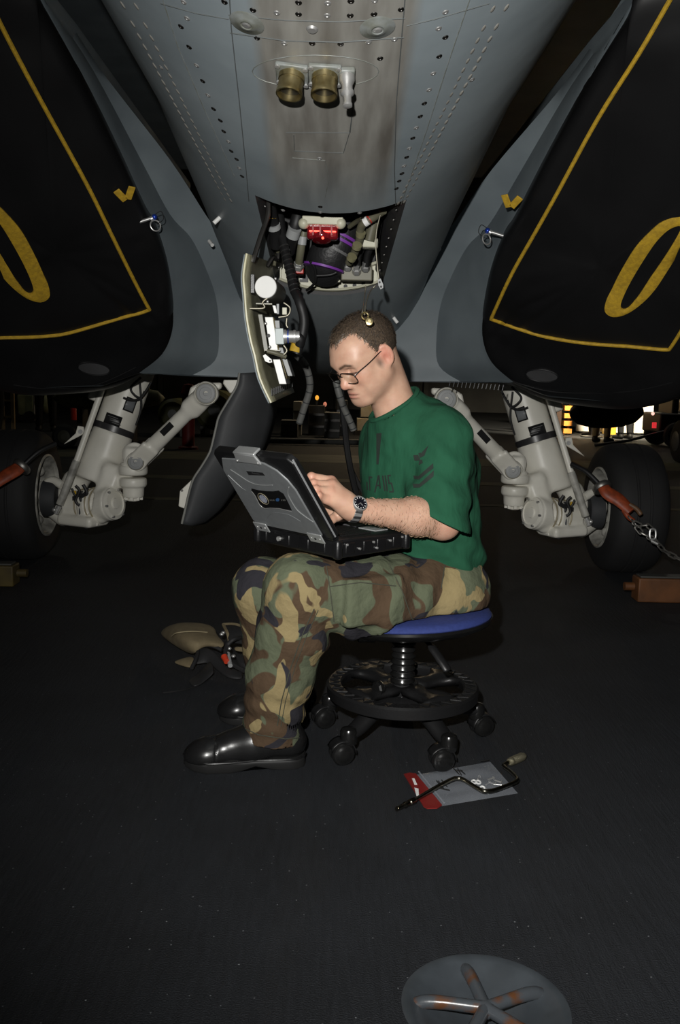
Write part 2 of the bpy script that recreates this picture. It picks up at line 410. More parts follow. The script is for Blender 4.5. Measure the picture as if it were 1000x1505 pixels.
# ================================================================== THE AIRCRAFT
AC = thing('aircraft', (0, 4.0, 0), 'blue-grey jet aircraft parked overhead, seen from below between its two covered intakes', 'aircraft')
def paint_material():
    m = bpy.data.materials.new('blue_grey_aircraft_paint'); m.use_nodes = True; nt = m.node_tree; N = nt.nodes; L = nt.links; b = N['Principled BSDF']
    tc = N.new('ShaderNodeTexCoord'); sx = N.new('ShaderNodeSeparateXYZ'); L.new(tc.outputs['Object'], sx.inputs[0])
    n1 = N.new('ShaderNodeTexNoise'); n1.inputs['Scale'].default_value = 3.2; n1.inputs['Detail'].default_value = 6; L.new(tc.outputs['Object'], n1.inputs['Vector'])
    mp = N.new('ShaderNodeMapping'); mp.inputs['Scale'].default_value = (5, .7, 1); L.new(tc.outputs['Object'], mp.inputs['Vector'])
    n2 = N.new('ShaderNodeTexNoise'); n2.inputs['Scale'].default_value = 4; n2.inputs['Detail'].default_value = 7; L.new(mp.outputs['Vector'], n2.inputs['Vector'])
    r1 = N.new('ShaderNodeValToRGB'); e = r1.color_ramp.elements; e[0].position = .3; e[0].color = (.19, .225, .245, 1); e[1].position = .7; e[1].color = (.26, .30, .32, 1)
    L.new(n1.outputs['Fac'], r1.inputs['Fac'])
    r2 = N.new('ShaderNodeValToRGB'); e = r2.color_ramp.elements; e[0].position = .3; e[0].color = (.13, .12, .105, 1); e[1].position = .72; e[1].color = (.30, .295, .27, 1)
    L.new(n2.outputs['Fac'], r2.inputs['Fac'])
    # grime belongs to the removable centre panels: |x| < 0.165, ahead of the equipment bay
    ax = N.new('ShaderNodeMath'); ax.operation = 'ABSOLUTE'; L.new(sx.outputs[0], ax.inputs[0])
    mr = N.new('ShaderNodeMapRange'); mr.inputs[1].default_value = .150; mr.inputs[2].default_value = .178; mr.inputs[3].default_value = 1; mr.inputs[4].default_value = 0; L.new(ax.outputs[0], mr.inputs[0])
    my = N.new('ShaderNodeMapRange'); my.inputs[1].default_value = 2.55; my.inputs[2].default_value = 2.85; my.inputs[3].default_value = 1; my.inputs[4].default_value = .25; L.new(sx.outputs[1], my.inputs[0])
    mu = N.new('ShaderNodeMath'); mu.operation = 'MULTIPLY'; L.new(mr.outputs[0], mu.inputs[0]); L.new(my.outputs[0], mu.inputs[1])
    mc = N.new('ShaderNodeMix'); mc.data_type = 'RGBA'; L.new(mu.outputs[0], mc.inputs[0]); L.new(r1.outputs[0], mc.inputs[6]); L.new(r2.outputs[0], mc.inputs[7]); L.new(mc.outputs[2], b.inputs['Base Color'])
    b.inputs['Roughness'].default_value = .48; b.inputs['Specular IOR Level'].default_value = .45
    n3 = N.new('ShaderNodeTexNoise'); n3.inputs['Scale'].default_value = 9; L.new(tc.outputs['Object'], n3.inputs['Vector'])
    bp = N.new('ShaderNodeBump'); bp.inputs['Strength'].default_value = .12; bp.inputs['Distance'].default_value = .01; L.new(n3.outputs['Fac'], bp.inputs['Height']); L.new(bp.outputs['Normal'], b.inputs['Normal'])
    return m
PAINT = paint_material()
NAC = mat('nacelle_paint', (.17, .20, .215), .5, col2=(.13, .155, .17), scale=4, bump=.05, bscale=8)
DARKP = mat('gear_bay_dark_paint', (.03, .032, .035), .7)
WHITEP = mat('white_gear_paint', (.80, .78, .70), .38, col2=(.70, .68, .60), scale=7, rvar=.05)
BLACKR = mat('black_rubber', (.008, .008, .0085), .55)
BLACKP = mat('black_plastic', (.007, .007, .0075), .35, bump=.1, bscale=300)
STEEL = mat('bare_steel', (.55, .55, .54), .38, .7, rvar=.08)
DSTEEL = mat('dark_steel', (.12, .115, .11), .4, 1.0)
GOLD = mat('cadmium_plate', (.52, .44, .24), .38, 1.0, col2=(.32, .25, .11), scale=40)
OLIVE = mat('olive_primer', (.22, .21, .12), .4, col2=(.17, .16, .09))
CREAM = mat('cream_primer', (.56, .55, .43), .45, col2=(.46, .45, .34))
WHITE = mat('white_plastic', (.80, .80, .78), .4, col2=(.74, .74, .72))
YEL = mat('yellow_webbing', (.58, .36, .022), .7, col2=(.42, .26, .02), scale=60, bump=.3, bscale=200)
BLUEA = mat('blue_anodised', (.03, .08, .5), .3, .6)
RED = mat('red_enamel', (.45, .03, .02), .4)
PURPLE = mat('purple_tape', (.19, .04, .34), .5)

FR = 0.58
_za = pix(468, 40, 2.0).z; _zb = pix(474, 432, 3.55).z; SL = (_zb - _za) / 1.55
def zbot(Y):
    if Y < 3.55: return _za + SL * (Y - 2.0)
    t = min((Y - 3.55) / 1.9, 1.0); end = 1.03
    # flattening tail of the belly
    return _zb + (end - _zb) * (1 - (1 - t) ** 2.2)
def frad(Y):
    if Y < 2.86: return min(FR + .26 * (2.86 - Y), 1.1)
    return FR - .10 * min((Y - 2.86), 1.2)
def bellyf(P): return math.hypot(P.x, P.z - zbot(P.y) - frad(P.y)) - frad(P.y)
def belly_pt(px, py):
    d = ray(px, py); t0 = 1.0; f0 = bellyf(CAMP + d * t0)
    t = t0
    while t < 7:
        t += .02
        if bellyf(CAMP + d * t) < 0:
            a, c = t - .02, t
            for _ in range(30):
                m_ = (a + c) / 2
                if bellyf(CAMP + d * m_) < 0: c = m_
                else: a = m_
            P = CAMP + d * a; e = 1e-4
            g = Vector([(bellyf(P + Vector(v) * e) - bellyf(P - Vector(v) * e)) for v in ((1, 0, 0), (0, 1, 0), (0, 0, 1))]).normalized()
            return P, g
    return None, None
def belly_xy(x, Y):
    R = frad(Y); zc = zbot(Y) + R; z = zc - math.sqrt(R * R - x * x); e = 1e-3
    P = Vector((x, Y, z)); g = Vector([(bellyf(P + Vector(v) * e) - bellyf(P - Vector(v) * e)) for v in ((1, 0, 0), (0, 1, 0), (0, 0, 1))]).normalized()
    return P, g
BY0, BY1 = 2.86, 3.56
ys = [-.6 + i * .2 for i in range(17)] + [2.7, BY0] + [BY0 + (BY1 - BY0) * k / 5 for k in range(1, 6)] + [3.7 + .2 * i for i in range(12)]
ys = sorted(set(round(y, 4) for y in ys))
p0 = .40; phis = [-math.pi / 2 - .9 + .08 * i for i in range(40)]
phis = [-2.6, -2.3, -2.0, -1.8, -1.6, -1.4, -1.25, -1.1, -.95, -.8, -.65, -.52, -p0, -.3, -.2, -.1, 0, .1, .2, .3, p0, .52, .65, .8, .95, 1.1, 1.25, 1.4, 1.6, 1.8, 2.0, 2.3, 2.6]
rows = []
for Y in ys:
    R = frad(Y); zc = zbot(Y) + R; rows.append([Vector((R * math.sin(p), Y, zc - R * math.cos(p))) for p in phis])
bb = B(); npz = len(phis); v = [p for r in rows for p in r]; fs = []
for i in range(len(ys) - 1):
    for j in range(npz - 1):
        if BY0 - .001 <= ys[i] and ys[i + 1] <= BY1 + .001 and -p0 - .001 <= phis[j] and phis[j + 1] <= p0 + .001: continue
        fs.append((i * npz + j, i * npz + j + 1, (i + 1) * npz + j + 1, (i + 1) * npz + j))
bb.add(v, [f[::-1] for f in fs])
FUS = bb.obj('fuselage', PAINT, AC, angle=60)
# ---- nacelles: rails given on the port side and mirrored to starboard
def lerp_y(py, a=(0, 3.0), c=(455, 4.05)):
    t = (py - a[0]) / (c[0] - a[0]); return a[1] + (c[1] - a[1]) * t if t < 1 else c[1]
R0 = [(32, -50), (57, 0), (125, 130), (180, 240), (215, 315), (232, 345), (246, 390), (254, 447), (253, 487), (238, 521), (205, 548)]
R1 = [(40, -60), (70, 0), (138, 105), (210, 240), (250, 315), (281, 350), (303, 395), (318, 440), (322, 490), (316, 530), (280, 553)]
R2 = [(50, -62), (84, 0), (150, 105), (250, 235), (302, 315), (330, 355), (352, 395), (372, 430), (385, 490), (390, 530), (392, 556)]
def rail(pl, dy): return smoothpath([pix(x, y, lerp_y(y) + dy) for x, y in pl], 5)
def nacelle(mir):
    MIR[0] = mir
    a = rail(R0, .0); a2 = [p + Vector((.012, .03, -.004)) for p in a]; bq = rail(R1, .30); c = rail(R2, .36)
    d = [p + Vector((-.10, .10, .10)) for p in c]; e = [p + Vector((-.16, .6, .16)) for p in c]
    nb = B(); nb.grid([a, a2, bq]); nac = nb.obj('intake_nacelle', NAC, AC, angle=80)
    nb = B(); nb.grid([bq, c, d, e]); nb.obj('intake_shoulder', NAC, nac, angle=35)
    # underside running aft from the lower lip
    lo = [pix(x, y, Y) for x, y, Y in ((392, 556, 4.41), (280, 553, 4.21), (205, 548, 4.05), (148, 568, 4.1), (60, 570, 4.1), (-40, 560, 4.1), (-130, 520, 4.1))]
    aft = [Vector((p.x, 6.6, 1.06 + (0.18 if i == 6 else 0))) for i, p in enumerate(lo)]
    mid = [q.lerp(r, .35) + Vector((0, 0, .02)) for q, r in zip(lo, aft)]
    out = [Vector((-2.1, 4.1, 1.4)), Vector((-2.1, 3.1, 2.4))]
    nb = B(); nb.grid([lo, mid, aft]); nb.obj('nacelle_underside', NAC, nac, angle=60)
    # intake duct wall behind the cover (dark)
    MIR[0] = False
    return nac
NACL = nacelle(False); NACR = nacelle(True)
# ---- wing slab above the intakes, closing the roof over the gap
b = B(); b.prism([Vector((x, y, 2.75)) for x, y in ((-4.5, 5.2), (-4.5, 8.2), (4.5, 8.2), (4.5, 5.2), (1.2, 3.2), (-1.2, 3.2))], (0, 0, 1), .16); b.obj('wing', NAC, AC, smooth=False)
# ---- belly fasteners
scr = B(); scr.lathe((0, 0, 0), (0, 0, 1), [(0, .0002), (.0024, .0002), (.0032, .0013), (.0062, .0011), (.0075, -.0003)], 14)
SCREW_D = scr.obj('screw', DSTEEL, None); SCREW_D.location = (0, 0, 0)
SCREW_B = SCREW_D.copy(); SCREW_B.data = SCREW_D.data.copy(); SCREW_B.data.materials[0] = STEEL; COL.objects.link(SCREW_B)
_first = {}
def screw(px, py, bright=False, s=1.0):
    P, g = belly_pt(px, py)
    if P is None: return
    src = SCREW_B if bright else SCREW_D; k = bool(bright)
    o = src if k not in _first else src.copy()
    if k in _first: COL.objects.link(o)
    _first[k] = 1
    o.rotation_euler = g.to_track_quat('Z', 'Y').to_euler(); o.scale = (s, s, s); attach(o, AC); o.location = P + g * .0002
for px, py, br in ((439, 4, 0), (482, 5, 1), (516, 2, 0), (551, 1, 1), (330, 3, 0), (372, 15, 0), (407, 19, 1), (439, 21, 0), (481, 23, 1), (515, 23, 0), (550, 21, 0), (590, 14, 0), (378, 56, 0), (418, 64, 1), (459, 64, 0), (501, 65, 0), (542, 62, 1), (580, 58, 1), (559, 86, 0), (266, 39, 0), (270, 3, 1), (275, 27, 1), (278, 69, 0), (289, 96, 1), (298, 119, 0), (306, 140, 1), (314, 160, 0), (324, 177, 0), (329, 193, 0), (336, 208, 1), (340, 222, 0), (348, 234, 0), (352, 247, 1), (356, 259, 0), (655, 18, 1), (645, 42, 1), (655, 55, 0), (646, 83, 0), (637, 108, 1), (631, 132, 1), (624, 152, 0), (618, 171, 0), (612, 188, 1), (607, 203, 0), (602, 218, 1), (598, 231, 0), (594, 244, 1), (591, 255, 0), (587, 266, 0), (583, 277, 0), (694, 117, 1), (237, 99, 1), (470, 233, 1), (416, 309, 1), (529, 313, 1), (471, 304, 0), (471, 312, 1)):
    screw(px, py, br, 0.95 if py < 130 else 0.95)
# lens-shaped dimples in rows beside the panel seam
dim = B(); dim.ell((0, 0, -.0013), (.0115, .0048, .0022), n=12, m=6)
DIM = dim.obj('dimple', PAINT, None); DIM_N = [0]
def dimple(px, py, ang):
    P, g = belly_pt(px, py)
    if P is None: return
    o = DIM if DIM_N[0] == 0 else DIM.copy()
    if DIM_N[0]: COL.objects.link(o)
    DIM_N[0] += 1
    q = g.to_track_quat('Z', 'Y'); o.rotation_euler = (q @ Matrix.Rotation(ang, 3, 'Z').to_quaternion()).to_euler(); attach(o, AC); o.location = P
for i in range(26):
    t = i / 25; u = t ** .72
    for off in (0, 20):
        dimple(180 + off * (1 - .55 * u) + 150 * u, 8 + 285 * u + off * .1, .7); dimple(745 - off * (1 - .55 * u) - 150 * u, 12 + 285 * u + off * .1, -.7)
# seams: thin dark sealant strips lying on the skin
SEAM = mat('sealant', (.10, .11, .11), .6)
def seam(pts, r=.0016, m=SEAM, nm='panel_seam', k=6, closed=False):
    pp = []
    for a, c in zip(pts, pts[1:] + ([pts[0]] if closed else [])):
        for i in range(k): pp.append((a[0] + (c[0] - a[0]) * i / k, a[1] + (c[1] - a[1]) * i / k))
    if not closed: pp.append(pts[-1])
    Q = [belly_pt(*p)[0] for p in pp]; Q = [q for q in Q if q is not None]
    b = B(); b.tube(Q, r, 6, closed=closed); return b.obj(nm, m, AC)
LT = mat('worn_edge_metal', (.20, .215, .21), .45, col2=(.13, .135, .11), scale=30)
seam([(336, -30), (340, 40), (352, 150), (362, 250), (366, 296)], .0012); seam([(598, -30), (592, 40), (583, 150), (580, 250), (582, 302)], .0012)
seam([(236, -10), (262, 70), (300, 160), (345, 260)], .001, LT); seam([(694, -10), (660, 90), (628, 190), (590, 300)], .001, LT)
seam([(338, 48), (420, 60), (500, 62), (594, 55)], .0014); seam([(336, 22), (420, 30), (500, 32), (596, 27)], .0011)
seam([(236, 5), (290, 20), (336, 28)], .0011); seam([(598, 38), (640, 28), (720, 5)], .0011)
ovl = [(464 + 93 * math.cos(a), 105 + 24 * math.sin(a)) for a in [2 * math.pi * i / 28 for i in range(28)]]
seam(ovl, .001, LT, 'oval_plate_edge', 1, True)
seam([(420, 195), (515, 195), (520, 150), (514, 195), (505, 225), (433, 222), (432, 198)], .0009); seam([(430, 232), (478, 236), (484, 262), (478, 290)], .0009, LT, 'drip_streak')
# round worn fastener plates
for px, py in ((363, 34), (555, 41)):
    P, g = belly_pt(px, py); b = B(); b.lathe(P, g, [(0, .003), (.01, .003), (.013, .006), (.02, .005), (.024, .002), (.034, .0016), (.037, 0)], 28); o = b.obj('jacking_plate', LT, AC)
    b = B(); b.lathe(P, g, [(0, .0075), (.006, .0075), (.0095, .0055)], 18); b.obj('bolt', STEEL, o)
P, g = belly_pt(459, 43); b = B(); b.lathe(P, g, [(0, .004), (.009, .004), (.0125, .0)], 22); b.obj('drain_plug', STEEL, AC)
# umbilical sockets
def socket(px, py, r, L):
    P, g = belly_pt(px, py); b = B(); ax = frame(g, Vector((1, 0, 0)))
    b.box(P + g * .004, (r * 2.5, r * 2.5, .010), ax); pl = b.obj('socket_flange', LT, AC, bevel=.003)
    b = B(); b.lathe(P + g * .006, g, [(r * 1.0, 0), (r * 1.0, L * .3), (r * .94, L * .33), (r * .97, L * .8), (r * 1.02, L * .84), (r * 1.02, L), (r * .9, L), (r * .88, L * .4), (0, L * .4)], 32); b.obj('socket_shell', GOLD, pl)
    b = B(); b.lathe(P + g * .006, g, [(r * .87, L * .7), (r * .5, L * .72), (0, L * .72)], 24); b.obj('socket_insert', BLACKR, pl)
    for sx in (-1, 1):
        for sy in (-1, 1):
            b = B(); c = P + g * .009 + ax[0] * sx * r * 1.06 + ax[1] * sy * r * 1.06; b.lathe(c, g, [(.006, 0), (.006, .003), (0, .004)], 10); b.obj('flange_screw', STEEL, pl)
socket(430, 106, .029, .048); socket(478, 107, .029, .048)
P, g = belly_pt(510, 104); b = B(); b.box(P + g * .006, (.036, .036, .014), frame(g, (1, 0, 0))); nb_ = b.obj('nozzle_base', LT, AC, bevel=.004)
b = B(); b.lathe(P + g * .012, g, [(.017, 0), (.017, .012), (.012, .022), (.012, .034), (.015, .036), (.015, .042), (.009, .048), (.009, .062), (.0105, .064), (.0105, .07), (.006, .072), (0, .072)], 20); b.obj('nozzle', STEEL, nb_)
# little pegs on the shoulders and belly
for px, py, nx in ((309, 356, -1), (323, 320, -1), (579, 467, 1), (645, 367, 1)):
    P, g = belly_pt(px, py)
    if P is None or nx and px in (309, 645): P = pix(px, py, 3.98); g = Vector((-.4 * nx, -.7, -.5)).normalized()
    b = B(); b.cyl(P - g * .01, P + g * .028, .0075, n=12); b.obj('peg', WHITE, AC)

# ---- intake covers (removable, top-level)
VIN = mat('black_vinyl', (.0095, .0095, .010), .40, col2=(.007, .007, .0075), scale=3, bump=.06, bscale=26)
PATCH = mat('grey_mesh_patch', (.06, .06, .062), .6)
_A, _Bp, _Cp = pix(57, 0, 3.0), pix(250, 440, 4.02), pix(10, 560, 4.08)
PN = (_Bp - _A).cross(_Cp - _A).normalized()
if PN.y > 0: PN = -PN
OUTL = [(32, -60), (57, 0), (125, 130), (180, 240), (215, 315), (232, 345), (246, 390), (254, 447), (253, 487), (238, 521), (205, 548), (148, 570), (60, 577), (0, 571), (-50, 552), (-85, 505), (-170, 330), (-260, 130), (-350, -60), (-150, -90)]
PIPE_L = [(-35, -40), (0, 35), (50, 130), (100, 220), (133, 280), (163, 343), (192, 402), (214, 445), (220, 455), (208, 460), (185, 465), (122, 484), (89, 493), (40, 496), (0, 496), (-32, 500), (-50, 470), (-140, 300), (-230, 100), (-290, -40)]
PIPE_R = [(1022, -66), (1005, -34), (985, 0), (940, 80), (880, 170), (822, 280), (778, 358), (752, 402), (726, 460), (722, 469), (736, 474), (752, 480), (800, 496), (867, 506), (926, 509), (970, 514), (984, 514), (1000, 491), (1090, 330), (1180, 150), (1260, 10)]
def z5(l): return [(630 + x / 2.7027, 280 + y / 2.7027) for x, y in l]
NUM_O = z5([(1000, 100), (930, 125), (880, 165), (820, 230), (765, 320), (730, 390), (706, 440), (702, 482), (735, 503), (790, 490), (850, 448), (900, 395), (950, 320), (1000, 240), (1045, 160), (1060, 115), (1045, 98)])
NUM_I = z5([(985, 143), (950, 160), (905, 205), (860, 270), (820, 335), (790, 390), (770, 435), (764, 462), (775, 474), (800, 462), (840, 412), (880, 350), (915, 300), (955, 240), (985, 190), (1002, 155), (1000, 142)])
def cover(side, label):
    sg = -1 if side == 'L' else 1
    p0_ = Vector(_A) if sg < 0 else mx(_A); nn = Vector(PN) if sg < 0 else mx(PN)
    op = [onplane(x, y, _A, PN) for x, y in OUTL]
    if sg > 0: op = [mx(p) for p in op]
    loop = smoothpath(op, 4, closed=True); cen = sum(loop, Vector()) / len(loop)
    root = thing('intake_cover', (cen.x, cen.y, cen.z), label, 'cover', 'black intake covers')
    corner = onplane(222, 452, _A, PN); corner = corner if sg < 0 else mx(corner)
    rings = []
    for s, h in ((1.012, -.10), (1.016, -.03), (1.01, .005), (.985, .03), (.95, .043), (.91, .048), (.87, .05), (.83, .051), (.78, .052), (.72, .054), (.65, .055), (.5, .057), (.3, .058), (.12, .058)):
        r = []
        for i, p in enumerate(loop):
            q = cen + (p - cen) * s; d = np.array([[q.x * 7, q.y * 7, q.z * 7]])
            wr_ = vnoise(d + 3.1, 5)[0] * .012 * (s < 1.0) + vnoise(d * 2.3, 9)[0] * .005 * (s < 1.0)
            cv = q - corner; cd_ = cv.length; an_ = math.atan2(cv.z, cv.x * sg); wr_ += .010 * math.sin(an_ * 11 + cd_ * 14) * max(0, 1 - cd_ / .34) * (s < 1.0)
            r.append(q + nn * (h + wr_ * min(1, (1.02 - s) * 12)))
        rings.append(r)
    b = B(); b.grid(rings, closed=True); k = len(b.v); b.v.append(cen + nn * .058); nL = len(loop)
    for i in range(nL): b.f.append((k - nL + i, k - nL + (i + 1) % nL, k))
    if sg < 0: b.f = [f for f in b.f]
    body = b.obj('cover_sheet', VIN, root, angle=75, subsurf=1)
    ib = B(); ib.grid([[cen + (p - cen) * .985 - nn * .03 for p in loop], [cen + (p - cen) * .985 - nn * .03 + Vector((-sg * .0, .5, .02)) for p in loop], [cen + (p - cen) * .93 + Vector((0, 3.2, .1)) for p in loop]], closed=True); ib.obj('intake_duct', NAC, AC, angle=60)
    def on(px, py, h): return onplane(px, py, p0_ + nn * h, nn)
    from mathutils.bvhtree import BVHTree
    tree = BVHTree.FromPolygons([tuple(v) for v in b.v], b.f)
    def surf(px, py, h=.004):
        loc, no, i_, d_ = tree.ray_cast(CAMP, ray(px, py))
        if loc is None or (px < 0 or px > 1000 or py < 0): return on(px, py, .056)
        return loc - ray(px, py) * h
    pl = PIPE_L if sg < 0 else PIPE_R
    pb = B(); dens = []
    for a, c in zip(pl, pl[1:]):
        for i in range(5): dens.append((a[0] + (c[0] - a[0]) * i / 5, a[1] + (c[1] - a[1]) * i / 5))
    pq = [surf(x, y) for x, y in dens]
    for _ in range(6):
        pq = [p if i in (0, len(pq) - 1) or (pq[i] - pq[i - 1]).normalized().dot((pq[i + 1] - pq[i]).normalized()) < .75 else (pq[i - 1] + p * 2 + pq[i + 1]) / 4 for i, p in enumerate(pq)]
    pb.tube(pq, .0075, 8); pb.obj('piping', YEL, root)
    # numeral
    if sg > 0: O, I = [surf(x, y, .006) for x, y in NUM_O], [surf(x, y, .006) for x, y in NUM_I]
    else:
        O = [on(*proj(mx(onplane(x, y, mx(_A), mx(PN)))), .062) for x, y in NUM_O]; I = [on(*proj(mx(onplane(x, y, mx(_A), mx(PN)))), .062) for x, y in NUM_I]
    O = smoothpath(O, 4, True); I = smoothpath(I, 4, True); M_ = [a.lerp(c, .5) + nn * .004 for a, c in zip(O, I)]
    nb = B(); nb.grid([[q - nn * .012 for q in O], O, M_, I, [q - nn * .012 for q in I]], closed=True); nb.obj('numeral_zero', YEL, root, angle=70)
    # vent patch
    vx, vy = ((138, 542) if sg < 0 else (797, 552)); el = [surf(vx + 24 * math.cos(a), vy + 9 * math.sin(a) + 2.5 * math.cos(a) * (1 if sg > 0 else 1), .004) for a in [2 * math.pi * i / 24 for i in range(24)]]
    vb = B(); c = sum(el, Vector()) / len(el); vb.add(el + [c], [(i, (i + 1) % 24, 24) for i in range(24)]); vp = vb.obj('vent_patch', PATCH, root)
    vb = B(); vb.tube(el, .004, 6, closed=True); vb.obj('vent_rim', VIN, vp)
    # stitched hem low on the cover
    hem = [(20, 566), (60, 571), (110, 570), (150, 563), (200, 540)] if sg < 0 else [(720, 535), (745, 556), (800, 574), (860, 578), (930, 575), (990, 562)]
    hb = B(); hb.tube(smoothpath([surf(x, y, .003) for x, y in hem], 6), .003, 6); hb.obj('hem', VIN, root)
    # folded webbing tag and quick-release pin
    tx, ty = ((185, 286) if sg < 0 else (752, 297)); T = surf(tx, ty, .02); ax = frame(nn, Vector((1, 0, 0)))
    tb = B()
    for k_, (dx, dz, rz) in enumerate(((-.018, 0, .5), (.016, .004, -.45))):
        x_ = ax[0] * math.cos(rz) + ax[1] * math.sin(rz); y_ = -ax[0] * math.sin(rz) + ax[1] * math.cos(rz)
        tb.box(T + ax[0] * dx + ax[1] * dz, (.026, .055, .006), (x_, y_, ax[2]))
    tb.obj('webbing_tag', YEL, root, bevel=.002)
    gx, gy = ((217, 322) if sg < 0 else (727, 342)); G = surf(gx, gy, .025); h_ = ray(gx, gy)
    q = B(); q.cyl(G + RGT * sg * .034 - UPV * .012, G + RGT * sg * -.01 + UPV * .002, .0065, n=12); q.cyl(G + RGT * sg * -.012, G + RGT * sg * -.02 + UPV * .004, .010, n=12); pin = q.obj('release_pin', STEEL, root)
    q = B(); q.ell(G - RGT * sg * .026 + UPV * .008, (.011, .011, .011), n=12, m=8); q.obj('pin_button', BLUEA, pin)
    q = B(); q.torus(G - RGT * sg * .03 - UPV * .025, RGT * .6 - FWD, .02, .0028); q.obj('pin_ring', STEEL, pin)
    q = B(); q.tube(smoothpath([G - RGT * sg * .02 + UPV * .01, G - RGT * sg * .05 + UPV * .03, G - RGT * sg * .06 + UPV * .0, G - RGT * sg * .035 - UPV * .02], 6), .0016, 6); q.obj('lanyard', BLACKR, pin)
    return root
cover('L', 'black yellow-piped intake cover above the dimly lit landing gear')
cover('R', 'black yellow-piped intake cover above the brightly lit landing gear')

# ---- equipment bay in the belly
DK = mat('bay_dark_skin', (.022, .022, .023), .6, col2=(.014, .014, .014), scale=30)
def edge(s, Y): return belly_xy(frad(Y) * math.sin(s * p0), Y)[0]
wall_t = []
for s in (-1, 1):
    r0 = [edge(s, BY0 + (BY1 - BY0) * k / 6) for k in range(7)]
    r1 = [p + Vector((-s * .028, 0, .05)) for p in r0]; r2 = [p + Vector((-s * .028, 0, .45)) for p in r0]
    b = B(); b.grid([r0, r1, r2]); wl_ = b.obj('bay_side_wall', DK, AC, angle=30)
    for k in range(9):
        Y = BY0 + .06 + k * .07; p = edge(s, Y); b = B(); nn = Vector((-s * .85, 0, -.5)).normalized()
        b.lathe(p + Vector((-s * .016, 0, .026)), nn, [(.007, .0), (.007, .002), (.004, .002), (.004, -.002)], 10); b.obj('flange_nut', DSTEEL, wl_)
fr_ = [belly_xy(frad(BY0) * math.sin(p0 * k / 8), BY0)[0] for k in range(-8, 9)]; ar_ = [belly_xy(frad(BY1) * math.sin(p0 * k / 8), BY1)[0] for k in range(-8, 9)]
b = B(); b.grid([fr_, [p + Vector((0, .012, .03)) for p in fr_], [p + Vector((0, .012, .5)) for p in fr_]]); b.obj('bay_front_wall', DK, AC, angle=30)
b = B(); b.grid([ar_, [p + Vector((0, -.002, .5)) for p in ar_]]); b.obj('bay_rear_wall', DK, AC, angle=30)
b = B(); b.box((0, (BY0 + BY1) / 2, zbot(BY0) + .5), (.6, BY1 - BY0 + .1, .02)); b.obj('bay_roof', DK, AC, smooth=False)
def bp(zx, zy, Y): return pix(360 + zx / 4.1667, 290 + zy / 4.1667, Y)
def hose(pts, r, m, nm, par=AC, k=6, n=12): 
    b = B(); b.tube(smoothpath(pts, k), r, n); return b.obj(nm, m, par)
def band(p, q, r, m, nm, par):
    b = B(); b.cyl(p, q, r, n=16); return b.obj(nm, m, par)
RUB = mat('ribbed_black_hose', (.016, .016, .017), .5, bump=.5, bscale=90)
GREYB = mat('grey_sleeve', (.33, .34, .34), .5); TANP = mat('tan_insulated_pipe', (.13, .125, .085), .5, col2=(.10, .095, .06))
h1 = hose([bp(150, 30, 3.05), bp(165, 120, 3.1), bp(185, 200, 3.15), bp(190, 300, 3.2)], .020, BLACKR, 'bay_hose')
band(bp(155, 122, 3.1), bp(158, 140, 3.1), .0225, YEL, 'yellow_band', h1); band(bp(175, 165, 3.12), bp(180, 190, 3.13), .0225, GREYB, 'grey_band', h1)
hose([bp(205, 255, 3.2), bp(195, 300, 3.2), bp(205, 320, 3.2)], .004, PURPLE, 'purple_wire'); hose([bp(215, 300, 3.25), bp(190, 370, 3.3), bp(180, 420, 3.3)], .006, TANP, 'sheathed_wire')
h2 = hose([bp(330, 90, 3.15), bp(310, 170, 3.15), bp(290, 240, 3.18), bp(270, 330, 3.25)], .021, BLACKR, 'bay_hose'); band(bp(307, 190, 3.14), bp(292, 240, 3.16), .0225, GREYB, 'printed_sleeve', h2)
h3 = hose([bp(372, 150, 3.2), bp(358, 230, 3.2), bp(342, 330, 3.22), bp(332, 400, 3.25)], .0135, TANP, 'pipe'); band(bp(355, 240, 3.195), bp(350, 290, 3.2), .0145, GREYB, 'pipe_label', h3)
b = B(); b.lathe(bp(332, 395, 3.25), bp(322, 440, 3.27) - bp(332, 395, 3.25), [(.012, 0), (.017, .004), (.017, .012), (.021, .013), (.021, .026), (.016, .028), (0, .03)], 6); nut = b.obj('hex_fitting', STEEL, AC, angle=20)
b = B(); b.box(bp(322, 445, 3.28), (.045, .03, .028)); b.obj('red_fitting_base', RED, AC, bevel=.003)
# anti-collision lamp
b = B(); b.box(bp(477, 148, 3.06), (.13, .05, .026)); lb = b.obj('lamp_bracket', CREAM, AC, bevel=.003)
for zx in (362, 586): b = B(); b.ell(bp(zx, 160, 3.05), (.018, .02, .018)); b.obj('bracket_foot', CREAM, lb)
RG = mat('red_lens', (.20, .012, .016), .12, col2=(.12, .006, .01), coat=.5); RGE = emis('lamp_filament', (1, .05, .03), 6)
b = B(); b.box(bp(477, 205, 3.08), (.10, .045, .058)); b.obj('red_lens', RG, lb, bevel=.008)
b = B(); b.lathe(bp(472, 225, 3.08), Vector((0, -.25, -1)), [(.035, 0), (.035, .014), (.03, .022), (0, .026)], 20); b.obj('lens_dome', RG, lb)
for zx in (418, 462, 532): b = B(); b.cyl(bp(zx, 170, 3.045), bp(zx, 232, 3.045), .0028, n=8); b.obj('lens_guard', mat('pale_red_glow', (.55, .2, .2), .3), lb)
b = B(); b.box(bp(477, 208, 3.048), (.085, .004, .004)); b.obj('glow_bar', RGE, lb, smooth=False)
b = B(); b.ell(bp(478, 249, 3.03), (.004, .004, .004)); b.obj('glow_spot', RGE, lb)
